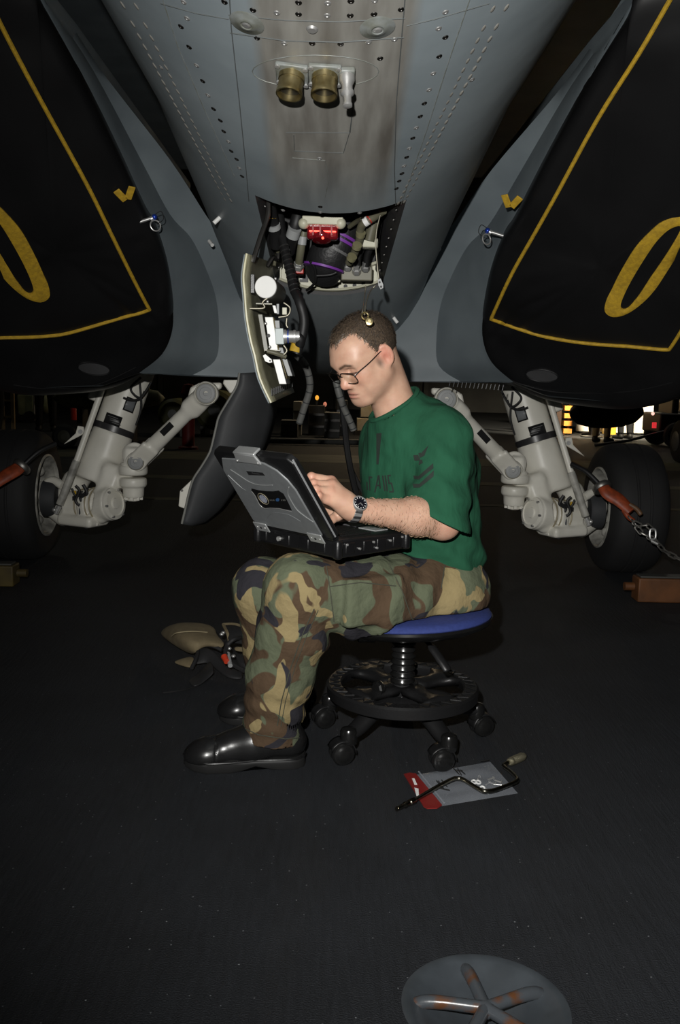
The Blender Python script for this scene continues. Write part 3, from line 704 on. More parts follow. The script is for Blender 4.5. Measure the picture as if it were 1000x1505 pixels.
# big duct
big = hose([bp(610, 150, 3.35), bp(570, 260, 3.35), bp(510, 370, 3.36), bp(490, 440, 3.42)], .072, RUB, 'cooling_duct', n=24)
for (a, c, rr) in (((590, 230), (585, 240), .075), ((578, 258), (573, 268), .075), ((492, 425), (491, 432), .074)):
    band(bp(a[0] - 8, a[1], 3.34), bp(c[0] - 10, c[1] + 6, 3.34), rr, PURPLE, 'purple_band', big)
band(bp(545, 320, 3.35), bp(538, 335, 3.35), .0745, mat('segment_clamp', (.12, .12, .12), .5, bump=.6, bscale=150), 'segment_clamp', big)
# right-hand pipes
h4 = hose([bp(850, 80, 3.05), bp(800, 115, 3.08), bp(735, 155, 3.1), bp(710, 190, 3.12), bp(702, 260, 3.15), bp(672, 340, 3.2), bp(638, 400, 3.25)], .0135, TANP, 'pipe')
band(bp(756, 140, 3.085), bp(732, 155, 3.09), .015, WHITE, 'pipe_label', h4); band(bp(764, 134, 3.085), bp(759, 138, 3.085), .0152, RED, 'red_band', h4)
for a, c in (((712, 215), (708, 235)), ((690, 290), (684, 308)), ((660, 360), (650, 378))): band(bp(a[0], a[1], 3.12), bp(c[0], c[1], 3.13), .016, OLIVE, 'pipe_coupling', h4)
hose([bp(790, 150, 3.2), bp(772, 220, 3.2), bp(760, 270, 3.2)], .02, TANP, 'thick_pipe')
b = B(); b.box(bp(768, 285, 3.22), (.055, .05, .03)); b.obj('pipe_block', CREAM, AC, bevel=.004)
hose([bp(640, 180, 3.2), bp(690, 145, 3.15), bp(720, 128, 3.1)], .008, TANP, 'small_pipe')
b = B(); b.box(bp(685, 470, 3.38), (.11, .05, .05)); blk = b.obj('manifold_block', mat('cast_olive', (.20, .19, .14), .5), AC, bevel=.004)
for zx, zy in ((630, 420), (685, 445), (740, 425)):
    b = B(); b.lathe(bp(zx, zy + 25, 3.35), bp(zx, zy - 30, 3.33) - bp(zx, zy + 25, 3.35), [(.014, 0), (.016, .006), (.016, .016), (.011, .02), (.011, .034), (0, .036)], 6); b.obj('union_nut', STEEL, blk, angle=20)
hose([bp(690, 430, 3.34), bp(700, 360, 3.32), bp(730, 300, 3.3)], .010, BLACKR, 'bay_hose'); hose([bp(745, 420, 3.34), bp(750, 360, 3.32), bp(770, 310, 3.3)], .012, BLACKR, 'bay_hose')
hose([bp(400, 390, 3.28), bp(430, 440, 3.3), bp(430, 520, 3.34), bp(380, 570, 3.4)], .005, BLACKR, 'thin_cable'); hose([bp(440, 480, 3.3), bp(520, 475, 3.3), bp(560, 460, 3.3)], .005, BLACKR, 'thin_cable')
b = B(); b.box(bp(570, 495, 3.4), (.018, .02, .03)); b.obj('cable_clip', CREAM, AC, bevel=.003)
# cream rib along the rear edge with pockets
def ribp(t, h, y):  # t -1..1 across
    P, g = belly_xy(frad(BY1) * math.sin(p0 * .92 * t), BY1 - y); return P + Vector((0, 0, h))
rib = B(); top = [ribp(k / 12, .075, .02) for k in range(-12, 13)]; lo_ = [ribp(k / 12, .006, .02) for k in range(-12, 13)]; lo2 = [ribp(k / 12, .006, .05) for k in range(-12, 13)]; tp2 = [ribp(k / 12, .075, .045) for k in range(-12, 13)]
rib.grid([tp2, top, lo_, lo2]); RIB = rib.obj('rear_rib', CREAM, AC, angle=30)
b = B(); b.tube([p + Vector((0, 0, -.002)) for p in lo2], .005, 6); b.tube([p + Vector((0, 0, .002)) for p in tp2], .005, 6); b.obj('rib_flange', CREAM, RIB)
for t in (-.98, -.6, -.02, .02, .98): b = B(); b.box((ribp(t, .04, .03)), (.005, .035, .07)); b.obj('rib_web', CREAM, RIB, smooth=False)
for t in (.15, .33, .51, .69, .85): b = B(); p = ribp(t, .022, .0225); b.lathe(p, (0, -1, 0), [(.0075, 0), (.0075, .002), (0, .002)], 12); b.obj('rib_hole', BLACKR, RIB)
b = B(); b.box(ribp(-.62, .045, .035), (.075, .01, .05)); b.obj('data_plate', mat('dark_plate', (.03, .03, .032), .5), RIB, smooth=False)
for k in range(3): b = B(); b.box(ribp(-.58, .055 - k * .012, .041), (.03 - .006 * k, .002, .003)); b.obj('plate_text_line', WHITE, RIB, smooth=False)
# black harness hanging out of the bay
hn = hose([bp(215, 120, 3.2), bp(240, 300, 3.15), bp(275, 440, 3.1), bp(300, 560, 3.05), bp(335, 640, 3.0), pix(447, 470, 3.0), pix(444, 495, 3.0), pix(436, 520, 3.0)], .0155, BLACKR, 'hanging_harness')
band(pix(437, 505, 3.0), pix(434, 517, 3.0), .019, YEL, 'yellow_tape', hn)
for k in range(10):
    y = 300 + k * 30; zx = 240 + (y - 300) * .24; band(bp(zx, y, 3.145 - k * .012), bp(zx + 2, y + 6, 3.144 - k * .012), .0168, mat('glossy_tape', (.03, .03, .03), .2), 'tape_wrap', hn)
# lanyards on the right ending in the tagged ring
LAN = mat('lanyard_wire', (.30, .28, .22), .4, .7)
hose([bp(830, 110, 2.98), bp(808, 200, 2.98), bp(803, 300, 2.98), bp(812, 420, 2.98), bp(822, 500, 2.98)], .0022, LAN, 'lanyard')
tg = [bp(x, y, 2.975) for x, y in ((815, 505), (832, 498), (848, 535), (848, 555), (832, 565), (818, 540))]; b = B(); b.prism(tg, (0, -1, 0), .003); tgo = b.obj('lanyard_tag', GREYB, AC, smooth=False)
for zx, zy in ((826, 520), (835, 547)): b = B(); b.lathe(bp(zx, zy, 2.97), (0, -1, 0), [(.0035, 0), (.0035, .0015), (0, .0015)], 10); b.obj('tag_hole', BLACKR, tgo)
hose([bp(800, 540, 2.9), bp(770, 575, 2.85), bp(745, 640, 2.45), pix(536, 462, 2.345)], .0022, LAN, 'lanyard'); hose([bp(742, 540, 2.9), bp(735, 600, 2.85), bp(725, 680, 2.38), pix(532, 462, 2.345)], .0018, LAN, 'lanyard')
rg = B(); rg.torus(pix(537, 464, 2.34), Vector((.3, -1, .3)), .009, .0028, 20, 8); ro = rg.obj('lanyard_ring', GOLD, AC)
b = B(); b.lathe(pix(543, 473, 2.325), Vector((0, -1, .2)), [(.0, .008), (.004, .008), (.0045, .005), (.009, .004), (.0105, 0), (.009, -.004), (0, -.005)], 20); b.obj('lanyard_fitting', GOLD, ro)

# ---- bay door hanging open
def dz(zx, zy, Y): return pix(350 + zx / 6.54, 370 + zy / 6.54, Y)
DOORM = mat('olive_door_lining', (.26, .25, .17), .4, col2=(.16, .155, .10), scale=20, rvar=.08)
near = [dz(x, y, 2.9) for x, y in ((92, 20), (66, 180), (62, 280), (75, 420), (90, 620), (130, 850), (170, 1000), (220, 1220), (325, 1450))]
far = [pix(x, y, 3.5) for x, y in ((406, 388), (401, 412), (400, 425), (401, 440), (404, 465), (409, 494), (413, 514), (420, 545), (432, 577))]
near = smoothpath(near, 3); far = smoothpath(far, 3); rows = [[a.lerp(c, t / 6) for a, c in zip(near, far)] for t in range(7)]
b = B(); b.grid(rows); BD = b.obj('bay_door', DOORM, AC, angle=60, solid=.007)
outer_ = [[p + Vector((-.009, 0, -.002)) for p in r] for r in rows]; b = B(); b.grid(outer_); b.obj('door_skin', PAINT, BD, angle=60, solid=.004)
b = B(); b.tube([p + Vector((-.002, -.004, 0)) for p in near], .0045, 6); b.obj('door_edge_strip', mat('brass_edge', (.50, .47, .28), .35), BD)
for zy0 in (548, 985): # stiffening ribs
    i = min(range(len(near)), key=lambda k: abs(proj(near[k])[1] - (370 + zy0 / 6.54))); b = B(); b.box((near[i] + far[i]) / 2 + Vector((.025, 0, 0)), (.05, .5, .004)); b.obj('door_stiffener', DOORM, BD, smooth=False)
for k in range(12):
    t = (k + .5) / 12; p = near[-2].lerp(far[-2], t) + Vector((.006, 0, .012)); b = B(); b.box(p, (.003, .008, .022)); b.obj('perforation', BLACKR, BD, smooth=False)
dd = dz(265, 338, 2.93); ca = Vector((.12, 1, -.03)).normalized()
b = B(); b.lathe(dd, ca, [(0, 0), (.0325, 0), (.034, .0015), (.034, .012)], 36); lid_ = b.obj('cap_disc', WHITE, BD)
b = B(); b.lathe(dd + ca * .012, ca, [(.033, 0), (.036, .004), (.036, .16), (0, .165)], 30); b.obj('cap_canister', mat('dark_olive_can', (.035, .034, .028), .4), BD)
def dbox(zx0, zy0, zx1, zy1, Y, depth, m, nm, skew=0, par=None):
    P = [dz(zx0, zy0, Y), dz(zx1, zy0, Y), dz(zx1 + skew, zy1, Y), dz(zx0 + skew, zy1, Y)]; b = B(); b.prism(P, (0, 1, 0), depth); return b.obj(nm, m, par or BD, smooth=False, bevel=.0015)
dbox(258, 628, 335, 955, 2.97, .30, WHITE, 'white_module', 50); dbox(338, 628, 345, 955, 2.968, .30, GOLD, 'module_rail', 50)
dbox(190, 600, 235, 960, 2.99, .25, mat('olive_channel', (.12, .118, .085), .4), 'door_channel', 60)
dbox(335, 1035, 405, 1272, 2.97, .28, WHITE, 'white_module', 62); dbox(408, 1010, 414, 1220, 2.968, .28, GOLD, 'module_rail', 58)
dbox(425, 1030, 470, 1195, 3.0, .25, GREYB, 'grey_module', 55); dbox(352, 660, 398, 735, 2.99, .2, GREYB, 'grey_module', 5); dbox(390, 920, 430, 1000, 2.99, .2, GREYB, 'grey_module', 20)
dbox(355, 735, 435, 890, 2.95, .05, mat('pale_blue_box', (.30, .36, .36), .4), 'connector_box', 8)
b = B(); b.lathe(dz(440, 815, 2.97), RGT, [(.022, 0), (.022, .008), (.019, .009), (.019, .03), (.021, .031), (.021, .038), (.017, .04), (.017, .05), (0, .05)], 24); cn = b.obj('round_connector', STEEL, BD)
b = B(); b.lathe(dz(477, 815, 2.97), RGT, [(.0215, 0), (.0215, .004)], 24); b.obj('blue_ring', BLUEA, cn)
hose([dz(560, 810, 2.97), dz(600, 840, 2.97), dz(590, 900, 2.98)], .014, BLACKR, 'connector_cable', BD)
for pts in ([(330, 420), (240, 480), (250, 540), (105, 545)], [(440, 490), (500, 540), (480, 610), (390, 630)], [(440, 900), (470, 950), (440, 990)], [(470, 640), (465, 700), (480, 730)]):
    hose([dz(x, y, 2.94) for x, y in pts], .003, LAN, 'door_wire', BD)
hose([dz(280, 955, 2.95), dz(360, 975, 2.95), dz(460, 1010, 2.96)], .007, TANP, 'door_strut', BD)
b = B(); b.prism([dz(x, y, 2.93) for x, y in ((240, 1000), (262, 985), (322, 1035), (328, 1062), (300, 1068), (262, 1052))], (0, 1, 0), .006); lt_ = b.obj('latch_lug', WHITE, BD, smooth=False)
b = B(); b.lathe(dz(308, 1048, 2.929), (0, -1, 0), [(.003, 0), (.003, .001), (0, .001)], 10); b.obj('lug_hole', BLACKR, lt_)
b = B(); b.lathe(dz(293, 806, 2.968), (0, -1, 0), [(.006, 0), (.006, .001), (0, .001)], 12); b.obj('module_hole', BLACKR, BD)
for zx, zy in ((265, 690), (305, 915), (138, 285), (138, 358), (285, 480), (360, 260)): b = B(); b.ell(dz(zx, zy, 2.955), (.005, .005, .005), n=10, m=6); b.obj('door_bolt', STEEL, BD)
dbox(120, 215, 160, 400, 2.95, .01, BLACKP, 'canister_bracket', 0); dbox(330, 515, 360, 590, 2.96, .02, WHITE, 'white_clip', 20); dbox(425, 535, 470, 605, 2.99, .03, CREAM, 'relay', 0); dbox(370, 500, 395, 600, 2.97, .02, GREYB, 'bus_bar', 0)
for s_ in (0.12, .6): # hinge arms from bay edge down to door top
    Y = BY0 + (BY1 - BY0) * s_; e_ = edge(-1, Y); t_ = near[0].lerp(far[0], s_); b = B(); b.tube(smoothpath([e_ + Vector((.03, 0, .04)), e_ + Vector((.03, 0, -.02)), e_.lerp(t_, .6) + Vector((.02, 0, 0)), t_ + Vector((.004, 0, -.02))], 5), .008, 8); b.obj('hinge_arm', DSTEEL, BD)

# ---- tall dark gear door on the left
def gz(zx, zy, Y): return pix(250 + zx / 5.556, 540 + zy / 5.556, Y)
ol = [(575, 45), (555, 150), (480, 280), (410, 400), (385, 490), (355, 620), (330, 700), (265, 810), (200, 910), (165, 1020), (135, 1150), (105, 1275)]
orr = [(790, 45), (850, 150), (865, 280), (850, 400), (830, 490), (790, 620), (750, 700), (660, 850), (580, 950), (500, 1060), (420, 1160), (290, 1258)]
GD = mat('gear_door_paint', (.055, .058, .062), .6, col2=(.045, .047, .05))
L_ = smoothpath([gz(x, y, 4.25) for x, y in ol], 3); R_ = smoothpath([gz(x, y, 4.45) for x, y in orr], 3)
rows = [[a.lerp(c, t / 6) + Vector((0, -.06 * math.sin(math.pi * t / 6), 0)) for a, c in zip(L_, R_)] for t in range(7)]
b = B(); b.grid(rows); GDO = b.obj('gear_door', GD, AC, angle=60, solid=.022)
b = B(); b.tube([p + Vector((-.004, -.004, 0)) for p in L_], .006, 6); b.obj('door_seal', mat('door_seal', (.22, .22, .20), .6), GDO)
b = B(); b.prism([gz(x, y, 4.29) for x, y in ((175, 920), (80, 1010), (68, 1135), (120, 1155), (160, 1010))], (0, 1, 0), .03); br_ = b.obj('door_bracket', WHITEP, GDO, bevel=.004)
b = B(); b.lathe(gz(98, 1005, 4.288), (0, -1, 0), [(.006, 0), (.006, .003), (0, .003)], 10); b.obj('bracket_bolt', DSTEEL, br_)
b = B(); b.prism([gz(x, y, 4.6) for x, y in ((565, 80), (520, 95), (440, 95), (430, 130), (490, 215), (545, 190))], (0, 1, 0), .05); b.obj('hinge_fitting', WHITEP, GDO, bevel=.006)
# louvre grille under the starboard cheek
LVR = [pix(x, y, 4.02) for x, y in ((658, 560), (742, 566), (742, 574), (658, 568))]
for k in range(14):
    a = k / 14; p = LVR[3].lerp(LVR[2], a + .03); q = LVR[0].lerp(LVR[1], a + .055); b = B(); b.tube([p, q], .0028, 5); b.obj('louvre_slat', BLACKP, NACR)
# ================================================================== MAIN LANDING GEAR (port side modelled, mirrored for starboard)
def q6(zx, zy, Y): return pix(zx / 2.7027, 540 + zy / 2.7027, Y)
TYRE = mat('tyre_rubber', (.011, .011, .0115), .75, bump=.15, bscale=40)
PLAC = mat('placard_black', (.015, .015, .016), .4); GLAS = mat('grey_placard_face', (.19, .20, .21), .25)
RIMM = mat('grimy_rim_paint', (.50, .49, .44), .5, col2=(.20, .195, .175), scale=14)
def gear(mir):
    MIR[0] = mir
    A_ = q6(548, -20, 5.06); Bn = q6(452, 250, 5.0); Cc = q6(385, 455, 4.96); ax = (A_ - Bn).normalized()
    hubR = q6(462, 540, 4.80); hubL = q6(235, 560, 4.98); hd = (hubL - hubR).normalized()
    lug = q6(530, 430, 4.84); Z = Vector((0, 0, 1))
    def fn(P):
        d = d_cyl(P, A_, Bn, .104, .106)
        d = smin(d, d_cyl(P, Bn, Cc, .106, .128, .02), .01)
        d = smin(d, d_cap(P, q6(300, 455, 5.0), q6(250, 520, 5.0), .07, .05), .05)          # outboard fork
        web = d_box(P, q6(425, 500, 4.88), (.055, .075, .16), frame(ax, (1, 0, 0)), .03)
        d = smin(d, web, .03)
        d = smin(d, d_cyl(P, hubR + hd * .02, hubR + hd * .13, .088, None, .012), .018)
        d = np.maximum(d, -d_ell(P, q6(325, 530, 4.82), (.085, .10, .075)))                       # opening above the axle
        arm = np.minimum(d_box(P, q6(470, 415, 4.88), (.075, .05, .03), None, .015), d_box(P, q6(470, 458, 4.88), (.075, .05, .025), None, .012))
        d = smin(d, arm, .014)
        d = smin(d, d_cyl(P, lug + Z * .055, lug + Z * .005, .074, None, .012), .02)
        d = smin(d, d_cyl(P, lug - Z * .008, lug - Z * .06, .070, None, .016), .012)
        d = smin(d, d_cyl(P, lug - Z * .06, lug - Z * .115, .056, .053, .008), .008)
        return d
    lo = [min(A_.x, q6(230, 0, 5).x) - .1, 4.65, .05]; hi = [q6(620, 0, 5).x, 5.25, A_.z + .02]
    G = sdf_obj('main_gear_leg', fn, lo, hi, .0075, WHITEP, AC)
    for k in range(8):
        a = k * math.pi / 4; b = B(); b.box(lug - Z * .118 + Vector((math.cos(a), math.sin(a), 0)) * .042, (.016, .016, .018)); b.obj('castellation', WHITEP, G, bevel=.002)
    b = B(); b.lathe(lug - Z * .11, -Z, [(.038, 0), (.034, .02), (.018, .026), (0, .028)], 20); b.obj('nut_tip', WHITEP, G)
    # axle housing, brake body, lower casting
    def fn2(P):
        d = d_cyl(P, hubR + hd * .10, hubR + hd * .30, .078, .09, .01)
        d = smin(d, d_cyl(P, hubR + hd * .14, hubR + hd * .19, .094, None, .008), .008)
        d = smin(d, d_box(P, q6(330, 605, 4.86), (.115, .08, .028), frame(Z, hd), .02), .03)
        d = smin(d, d_cap(P, q6(255, 590, 4.95), q6(210, 560, 4.98), .055, .05), .04)
        return d
    H_ = sdf_obj('axle_housing', fn2, [hubL.x - .2, 4.6, .05], [hubR.x + .1, 5.25, .7], .0075, WHITEP, G)
    b = B(); b.lathe(hubR + hd * .022, -hd, [(.086, 0), (.084, .012), (.066, .018), (.064, .012), (.03, .014), (.026, .024), (0, .026)], 32); b.obj('hub_cap', WHITEP, G)
    for k in range(6):
        a = k * math.pi / 3; x, y, z = frame(hd); b = B(); b.lathe(hubR + (x * math.cos(a) + y * math.sin(a)) * .074, -hd, [(.007, -.02), (.007, .004), (0, .005)], 6); b.obj('hub_bolt', STEEL, G)
    for t in (.105, .135, .205): b = B(); b.torus(hubR + hd * t, hd, .092, .004, 32, 6); b.obj('gasket_ring', mat('tan_gasket', (.36, .31, .20), .5), G)
    # collar, placards
    b = B(); b.lathe(Bn + ax * .022, -ax, [(.106, 0), (.112, .002), (.112, .034), (.106, .036)], 40); b.obj('strut_collar', mat('collar_grey', (.035, .035, .037), .35), G)
    def placard(zx, zy, w, h, nm, m, r=.108, dist=.002):
        c = q6(zx, zy, 5.0); t = (c - Bn).dot(ax); axp = Bn + ax * t; v = (CAMP - axp); v = (v - ax * v.dot(ax)); side = (c - axp); side = side - ax * side.dot(ax)
        fwd = v.normalized(); s0 = side - fwd * side.dot(fwd); u = s0 / r; ang = math.asin(max(-.95, min(.95, s0.length / r))) * (1 if True else 1); sd = s0.normalized() if s0.length > 1e-5 else fwd.cross(ax)
        rows = []
        for i in range(2):
            row = []
            for j in range(9):
                aa = ang + (j / 8 - .5) * w / r; row.append(axp + ax * (i - .5) * h + (fwd * math.cos(aa) + sd * math.sin(aa)) * (r + dist))
            rows.append(row)
        b = B(); b.grid(rows); return b.obj(nm, m, G, solid=.002)
    placard(447, 212, .088, .060, 'placard', PLAC)
    for k in range(4): placard(449 + k * 4, 200 + k * 9, .055 - .008 * (k % 2), .003, 'placard_print', mat('placard_print', (.16, .16, .16), .5), dist=.0045)
    placard(515, 152, .058, .075, 'gauge_frame', PLAC, dist=.004); placard(515, 152, .045, .060, 'gauge_face', GLAS, dist=.007)
    # slim actuator rod with its upper bracket
    b = B(); b.cyl(q6(408, 80, 4.93), q6(300, 385, 4.86), .0165, n=14); rod = b.obj('actuator_rod', WHITEP, G)
    b = B(); b.cyl(q6(305, 370, 4.86), q6(238, 545, 4.84), .021, n=14); b.obj('actuator_sleeve', RIMM, G)
    b = B(); b.box(q6(378, 110, 4.95), (.06, .06, .062), frame(ax, (1, 0, 0))); b.obj('actuator_bracket', WHITEP, G, bevel=.012)
    b = B(); b.cyl(q6(236, 550, 4.84), q6(222, 580, 4.84), .014, n=12); b.ell(q6(216, 566, 4.83), (.013, .013, .013), n=10, m=8); b.obj('actuator_end', STEEL, G)
    # drag brace
    e0 = q6(548, 372, 4.82); e1 = q6(822, 103, 4.62); bd = (e1 - e0).normalized()
    def fn3(P):
        d = d_cap(P, e0 + bd * .09, e1 - bd * .08, .042, .036)
        fk = np.minimum(d_box(P, e0 + bd * .035 + Vector((.02, .045, .02)), (.05, .016, .085), frame(bd, (1, 0, 0)), .012), d_box(P, e0 + bd * .045 + Vector((.0, -.035, -.0)), (.048, .016, .08), frame(bd, (1, 0, 0)), .012))
        d = smin(d, fk, .014)
        d = smin(d, d_box(P, e1 - bd * .05, (.05, .026, .09), frame(bd, (1, 0, 0)), .02), .04)
        d = smin(d, d_cyl(P, e1 - Vector((0, .03, 0)), e1 + Vector((0, .03, 0)), .058, None, .008), .015)
        d = smin(d, d_cyl(P, e0 - Vector((0, .05, 0)), e0 - Vector((0, .02, 0)), .052, None, .008), .012)
        return d
    BR = sdf_obj('drag_brace', fn3, [e0.x - .16, 4.5, e0.z - .2], [e1.x + .15, 5.0, e1.z + .2], .0065, WHITEP, G)
    def fn4(P):
        d = d_box(P, lug + Vector((.0, .0, .10)), (.04, .05, .05), None, .02)
        d = smin(d, d_cyl(P, q6(535, 345, 4.90), q6(535, 345, 4.82), .062, None, .01), .02)
        return smin(d, d_cyl(P, lug + Z * .05, lug + Z * .07, .066, None, .006), .01)
    sdf_obj('brace_clevis', fn4, list(lug - Vector((.13, .13, .0))), list(lug + Vector((.13, .15, .28))), .0065, WHITEP, G)
    for e, dy, r in ((e0, -.052, .036), (e1, -.031, .043)):
        c = e + Vector((0, dy, 0)); v = Vector((0, -1, 0)); b = B()
        b.lathe(c, v, [(r * 1.12, -.004), (r * 1.12, .006), (r, .008), (r, .014), (r * .72, .015), (r * .7, .011), (r * .28, .011), (r * .26, .004), (0, .004)], 28); b.obj('pivot_pin', GREYB, G)
        b = B(); b.torus(c + v * .004, v, r * 1.14, .0025, 28, 6); b.obj('grease_ring', mat('grease_ring', (.18, .16, .10), .4), G)
    pm_ = q6(668, 243, 4.70); b = B(); b.box(pm_ + Vector((0, -.039, 0)), (.082, .004, .034), (bd, Vector((0, -1, 0)), bd.cross(Vector((0, -1, 0))))); b.obj('brace_placard', PLAC, G, smooth=False)
    # upper fitting above the brace
    b = B(); b.prism([q6(x, y, 4.66) for x, y in ((755, 80), (790, 62), (880, 60), (880, 85), (800, 110), (740, 140))], (0, 1, 0), .05); b.obj('brace_upper_fitting', WHITEP, G, bevel=.01)
    # hoses and wires
    for pts, r, m in (([(300, 470), (315, 490), (300, 530), (330, 560)], .008, BLACKR), ([(330, 465), (345, 500), (320, 520), (345, 560), (350, 610), (330, 630)], .009, BLACKR), ([(285, 480), (300, 510), (330, 505), (350, 480)], .006, BLACKR), ([(320, 540), (322, 600), (345, 635), (358, 600), (350, 560)], .009, mat('grey_brake_hose', (.06, .065, .075), .5)), ([(560, 40), (520, 80), (535, 110), (560, 120), (575, 95)], .006, BLACKR), ([(600, 60), (560, 120), (520, 130), (490, 120)], .006, BLACKR), ([(555, 60), (560, 160), (540, 230)], .005, BLACKR)):
        b = B(); b.tube(smoothpath([q6(x, y, 4.80 if y > 300 else 4.88) for x, y in pts], 6), r, 8); b.obj('brake_hose', m, G)
    for x, y in ((318, 500), (300, 520), (335, 525), (312, 545)): b = B(); b.box(q6(x, y, 4.83), (.03, .02, .024)); b.obj('valve_block', BLACKP, G, bevel=.003)
    b = B(); b.box(q6(296, 497, 4.81), (.018, .012, .02)); b.obj('yellow_tag', YEL, G, bevel=.003)
    b = B(); b.box(q6(372, 622, 4.80), (.05, .03, .016)); b.obj('grease_block', WHITEP, G, bevel=.003)
    # brake lever arm beside the strut
    b = B(); b.prism([q6(x, y, 5.02) for x, y in ((308, 232), (332, 236), (335, 262), (318, 272), (252, 306), (300, 262))], (0, 1, 0), .02); lv = b.obj('torque_lever', WHITEP, G, bevel=.003)
    b = B(); b.lathe(q6(320, 255, 5.018), (0, -1, 0), [(.012, 0), (.012, .004), (.005, .004), (.005, .001), (0, .001)], 14); b.obj('lever_bolt', STEEL, G)
    # wheel
    c0 = q6(190, 545, 5.0); c0.z = .352; X = Vector((-1, 0, 0))
    R = .352; tp = [(.215, .008), (.225, -.002), (.245, .0), (.30, -.002), (.325, .012), (.342, .035), (.350, .07), (.352, .10), (.346, .104), (.346, .112), (.352, .116), (.352, .165), (.346, .169), (.346, .177), (.352, .181), (.350, .215), (.342, .25), (.325, .275), (.30, .288), (.225, .285), (.2, .28)]
    b = B(); b.lathe(c0, X, tp, 64); b.obj('tyre', TYRE, G, angle=50)
    b = B(); b.lathe(c0, X, [(.222, .004), (.222, -.004), (.212, -.008), (.205, -.002), (.203, .01), (.192, .016), (.188, .035), (.18, .05), (.165, .10), (.10, .105), (.085, .08), (.0, .08)], 56); b.obj('wheel_rim', RIMM, G, angle=50)
    for k in range(8):
        a = k * math.pi / 4 + .2; d = Vector((0, math.cos(a), math.sin(a))); b = B(); b.ell(c0 + X * .07 + d * .145, (.035, .03, .03), n=12, m=8); b.obj('rim_boss', RIMM, G)
    # brake torque arm wrapping into the rim
    b = B(); b.tube(smoothpath([q6(250, 470, 4.92), q6(210, 450, 4.95), q6(180, 470, 4.96), q6(170, 515, 4.95), q6(190, 550, 4.93), q6(230, 565, 4.92)], 6), .024, 12); b.obj('brake_arm', WHITEP, G)
    b = B(); b.lathe(q6(200, 520, 4.97), X, [(.0, -.05), (.09, -.045), (.10, -.03), (.10, .03), (0, .03)], 36); b.obj('brake_stack', DARKP, G)
    MIR[0] = False
    return c0
WC = gear(False); gear(True)
# ------------------------------------------------------------------ tie-down chains and chocks
ORG = mat('orange_hook_paint', (.34, .06, .018), .5, col2=(.18, .035, .012), scale=30)
CHN = mat('chain_steel', (.28, .27, .25), .45, .9)
def chain_links(pts, par, pitch=.036):
    path = smoothpath(pts, 14); acc = 0; k = 0; last = path[0]
    L = [last]; 
    for p in path[1:]:
        while (p - last).length >= pitch:
            d = (p - last).normalized(); c = last + d * pitch / 2; x, y, z = frame(d, Vector((0, 0, 1))); s = x if k % 2 else y
            loop = [c + d * (.013 * (1 if math.cos(a) > 0 else -1) + .010 * math.cos(a)) + s * .0105 * math.sin(a) for a in [2 * math.pi * i / 14 for i in range(14)]]
            b = B(); b.tube(loop, .0042, 6, closed=True); b.obj('chain_link', CHN, par); last = last + d * pitch; k += 1
def tie_down(side):
    if side == 'R':
        pts = [(930, 765, 4.42), (945, 785, 4.4), (962, 792, 4.38), (975, 808, 4.32), (1000, 822, 4.25), (1060, 850, 4.15), (1130, 905, 4.0)]; h = [(886, 712, 4.55), (893, 724, 4.52), (910, 735, 4.5), (928, 752, 4.46)]
        lab = 'orange tie-down hook and steel chain in front of the bright-side wheel'; dl = (885, 716)
    else:
        pts = [(-20, 735, 4.42), (-50, 770, 4.38), (-90, 810, 4.3), (-150, 880, 4.15)]; h = [(34, 681, 4.56), (26, 689, 4.54), (8, 700, 4.5), (-18, 718, 4.45)]
        lab = 'orange tie-down bar with dark steel collar in front of the dim-side wheel'; dl = (32, 686)
    hp = [pix(*p) for p in h]; root = thing('tie_down_chain', tuple(pix(*pts[-1])), lab, 'chain')
    b = B(); pth = smoothpath(hp, 5); n = len(pth); b.tube(pth, [.026 + .012 * math.sin(math.pi * i / (n - 1)) for i in range(n)], 12, flat=.55); b.obj('hook_body', ORG, root)
    e = hp[-1]; d = (hp[-1] - hp[-2]).normalized(); x, y, z = frame(d, Vector((0, 1, 0)))
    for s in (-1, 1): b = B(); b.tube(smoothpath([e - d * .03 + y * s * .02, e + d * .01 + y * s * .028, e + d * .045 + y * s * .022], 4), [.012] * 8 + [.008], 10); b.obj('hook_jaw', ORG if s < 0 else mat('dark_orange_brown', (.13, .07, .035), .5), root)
    b = B(); dd = (hp[1] - hp[0]).normalized(); b.lathe(pix(*dl, 4.56), dd, [(.0, -.014), (.044, -.014), (.048, -.006), (.048, .006), (.044, .014), (0, .014)], 24); b.obj('hook_collar', CHN, root)
    b = B(); b.tube(smoothpath([pix(*dl, 4.56), pix(dl[0] + (-22 if side == 'R' else 25), dl[1] - 22, 4.6), pix(dl[0] + (-45 if side == 'R' else 50), dl[1] - 34, 4.66)], 6), .012, 10); b.obj('hook_strap', BLACKR, root)
    chain_links([pix(*p) for p in pts], root)
    if side == 'R':
        p = pix(960, 785, 4.36); b = B(); x, y, z = frame(Vector((.2, -1, .1)))
        loop = [p + RGT * sx * .012 + UPV * sy * .02 for sx, sy in ((-1, -1), (1, -1), (1, 1), (-1, 1))]; b.tube(smoothpath(loop, 4, True), .0055, 8, closed=True); b.obj('shackle', STEEL, root)
        b = B(); b.cyl(pix(958, 795, 4.36), pix(968, 800, 4.34), .008, n=10); b.obj('shackle_bolt', STEEL, root)
        chain_links([pix(925, 760, 4.44), pix(938, 772, 4.42), pix(955, 772, 4.39), pix(960, 780, 4.37)], root, .034)
tie_down('R'); tie_down('L')
WOOD = mat('orange_wood_chock', (.13, .047, .012), .6, col2=(.075, .028, .008), scale=9, bump=.2, bscale=30); WOODY = mat('yellow_wood_chock', (.09, .065, .014), .6, col2=(.05, .035, .01), scale=9)
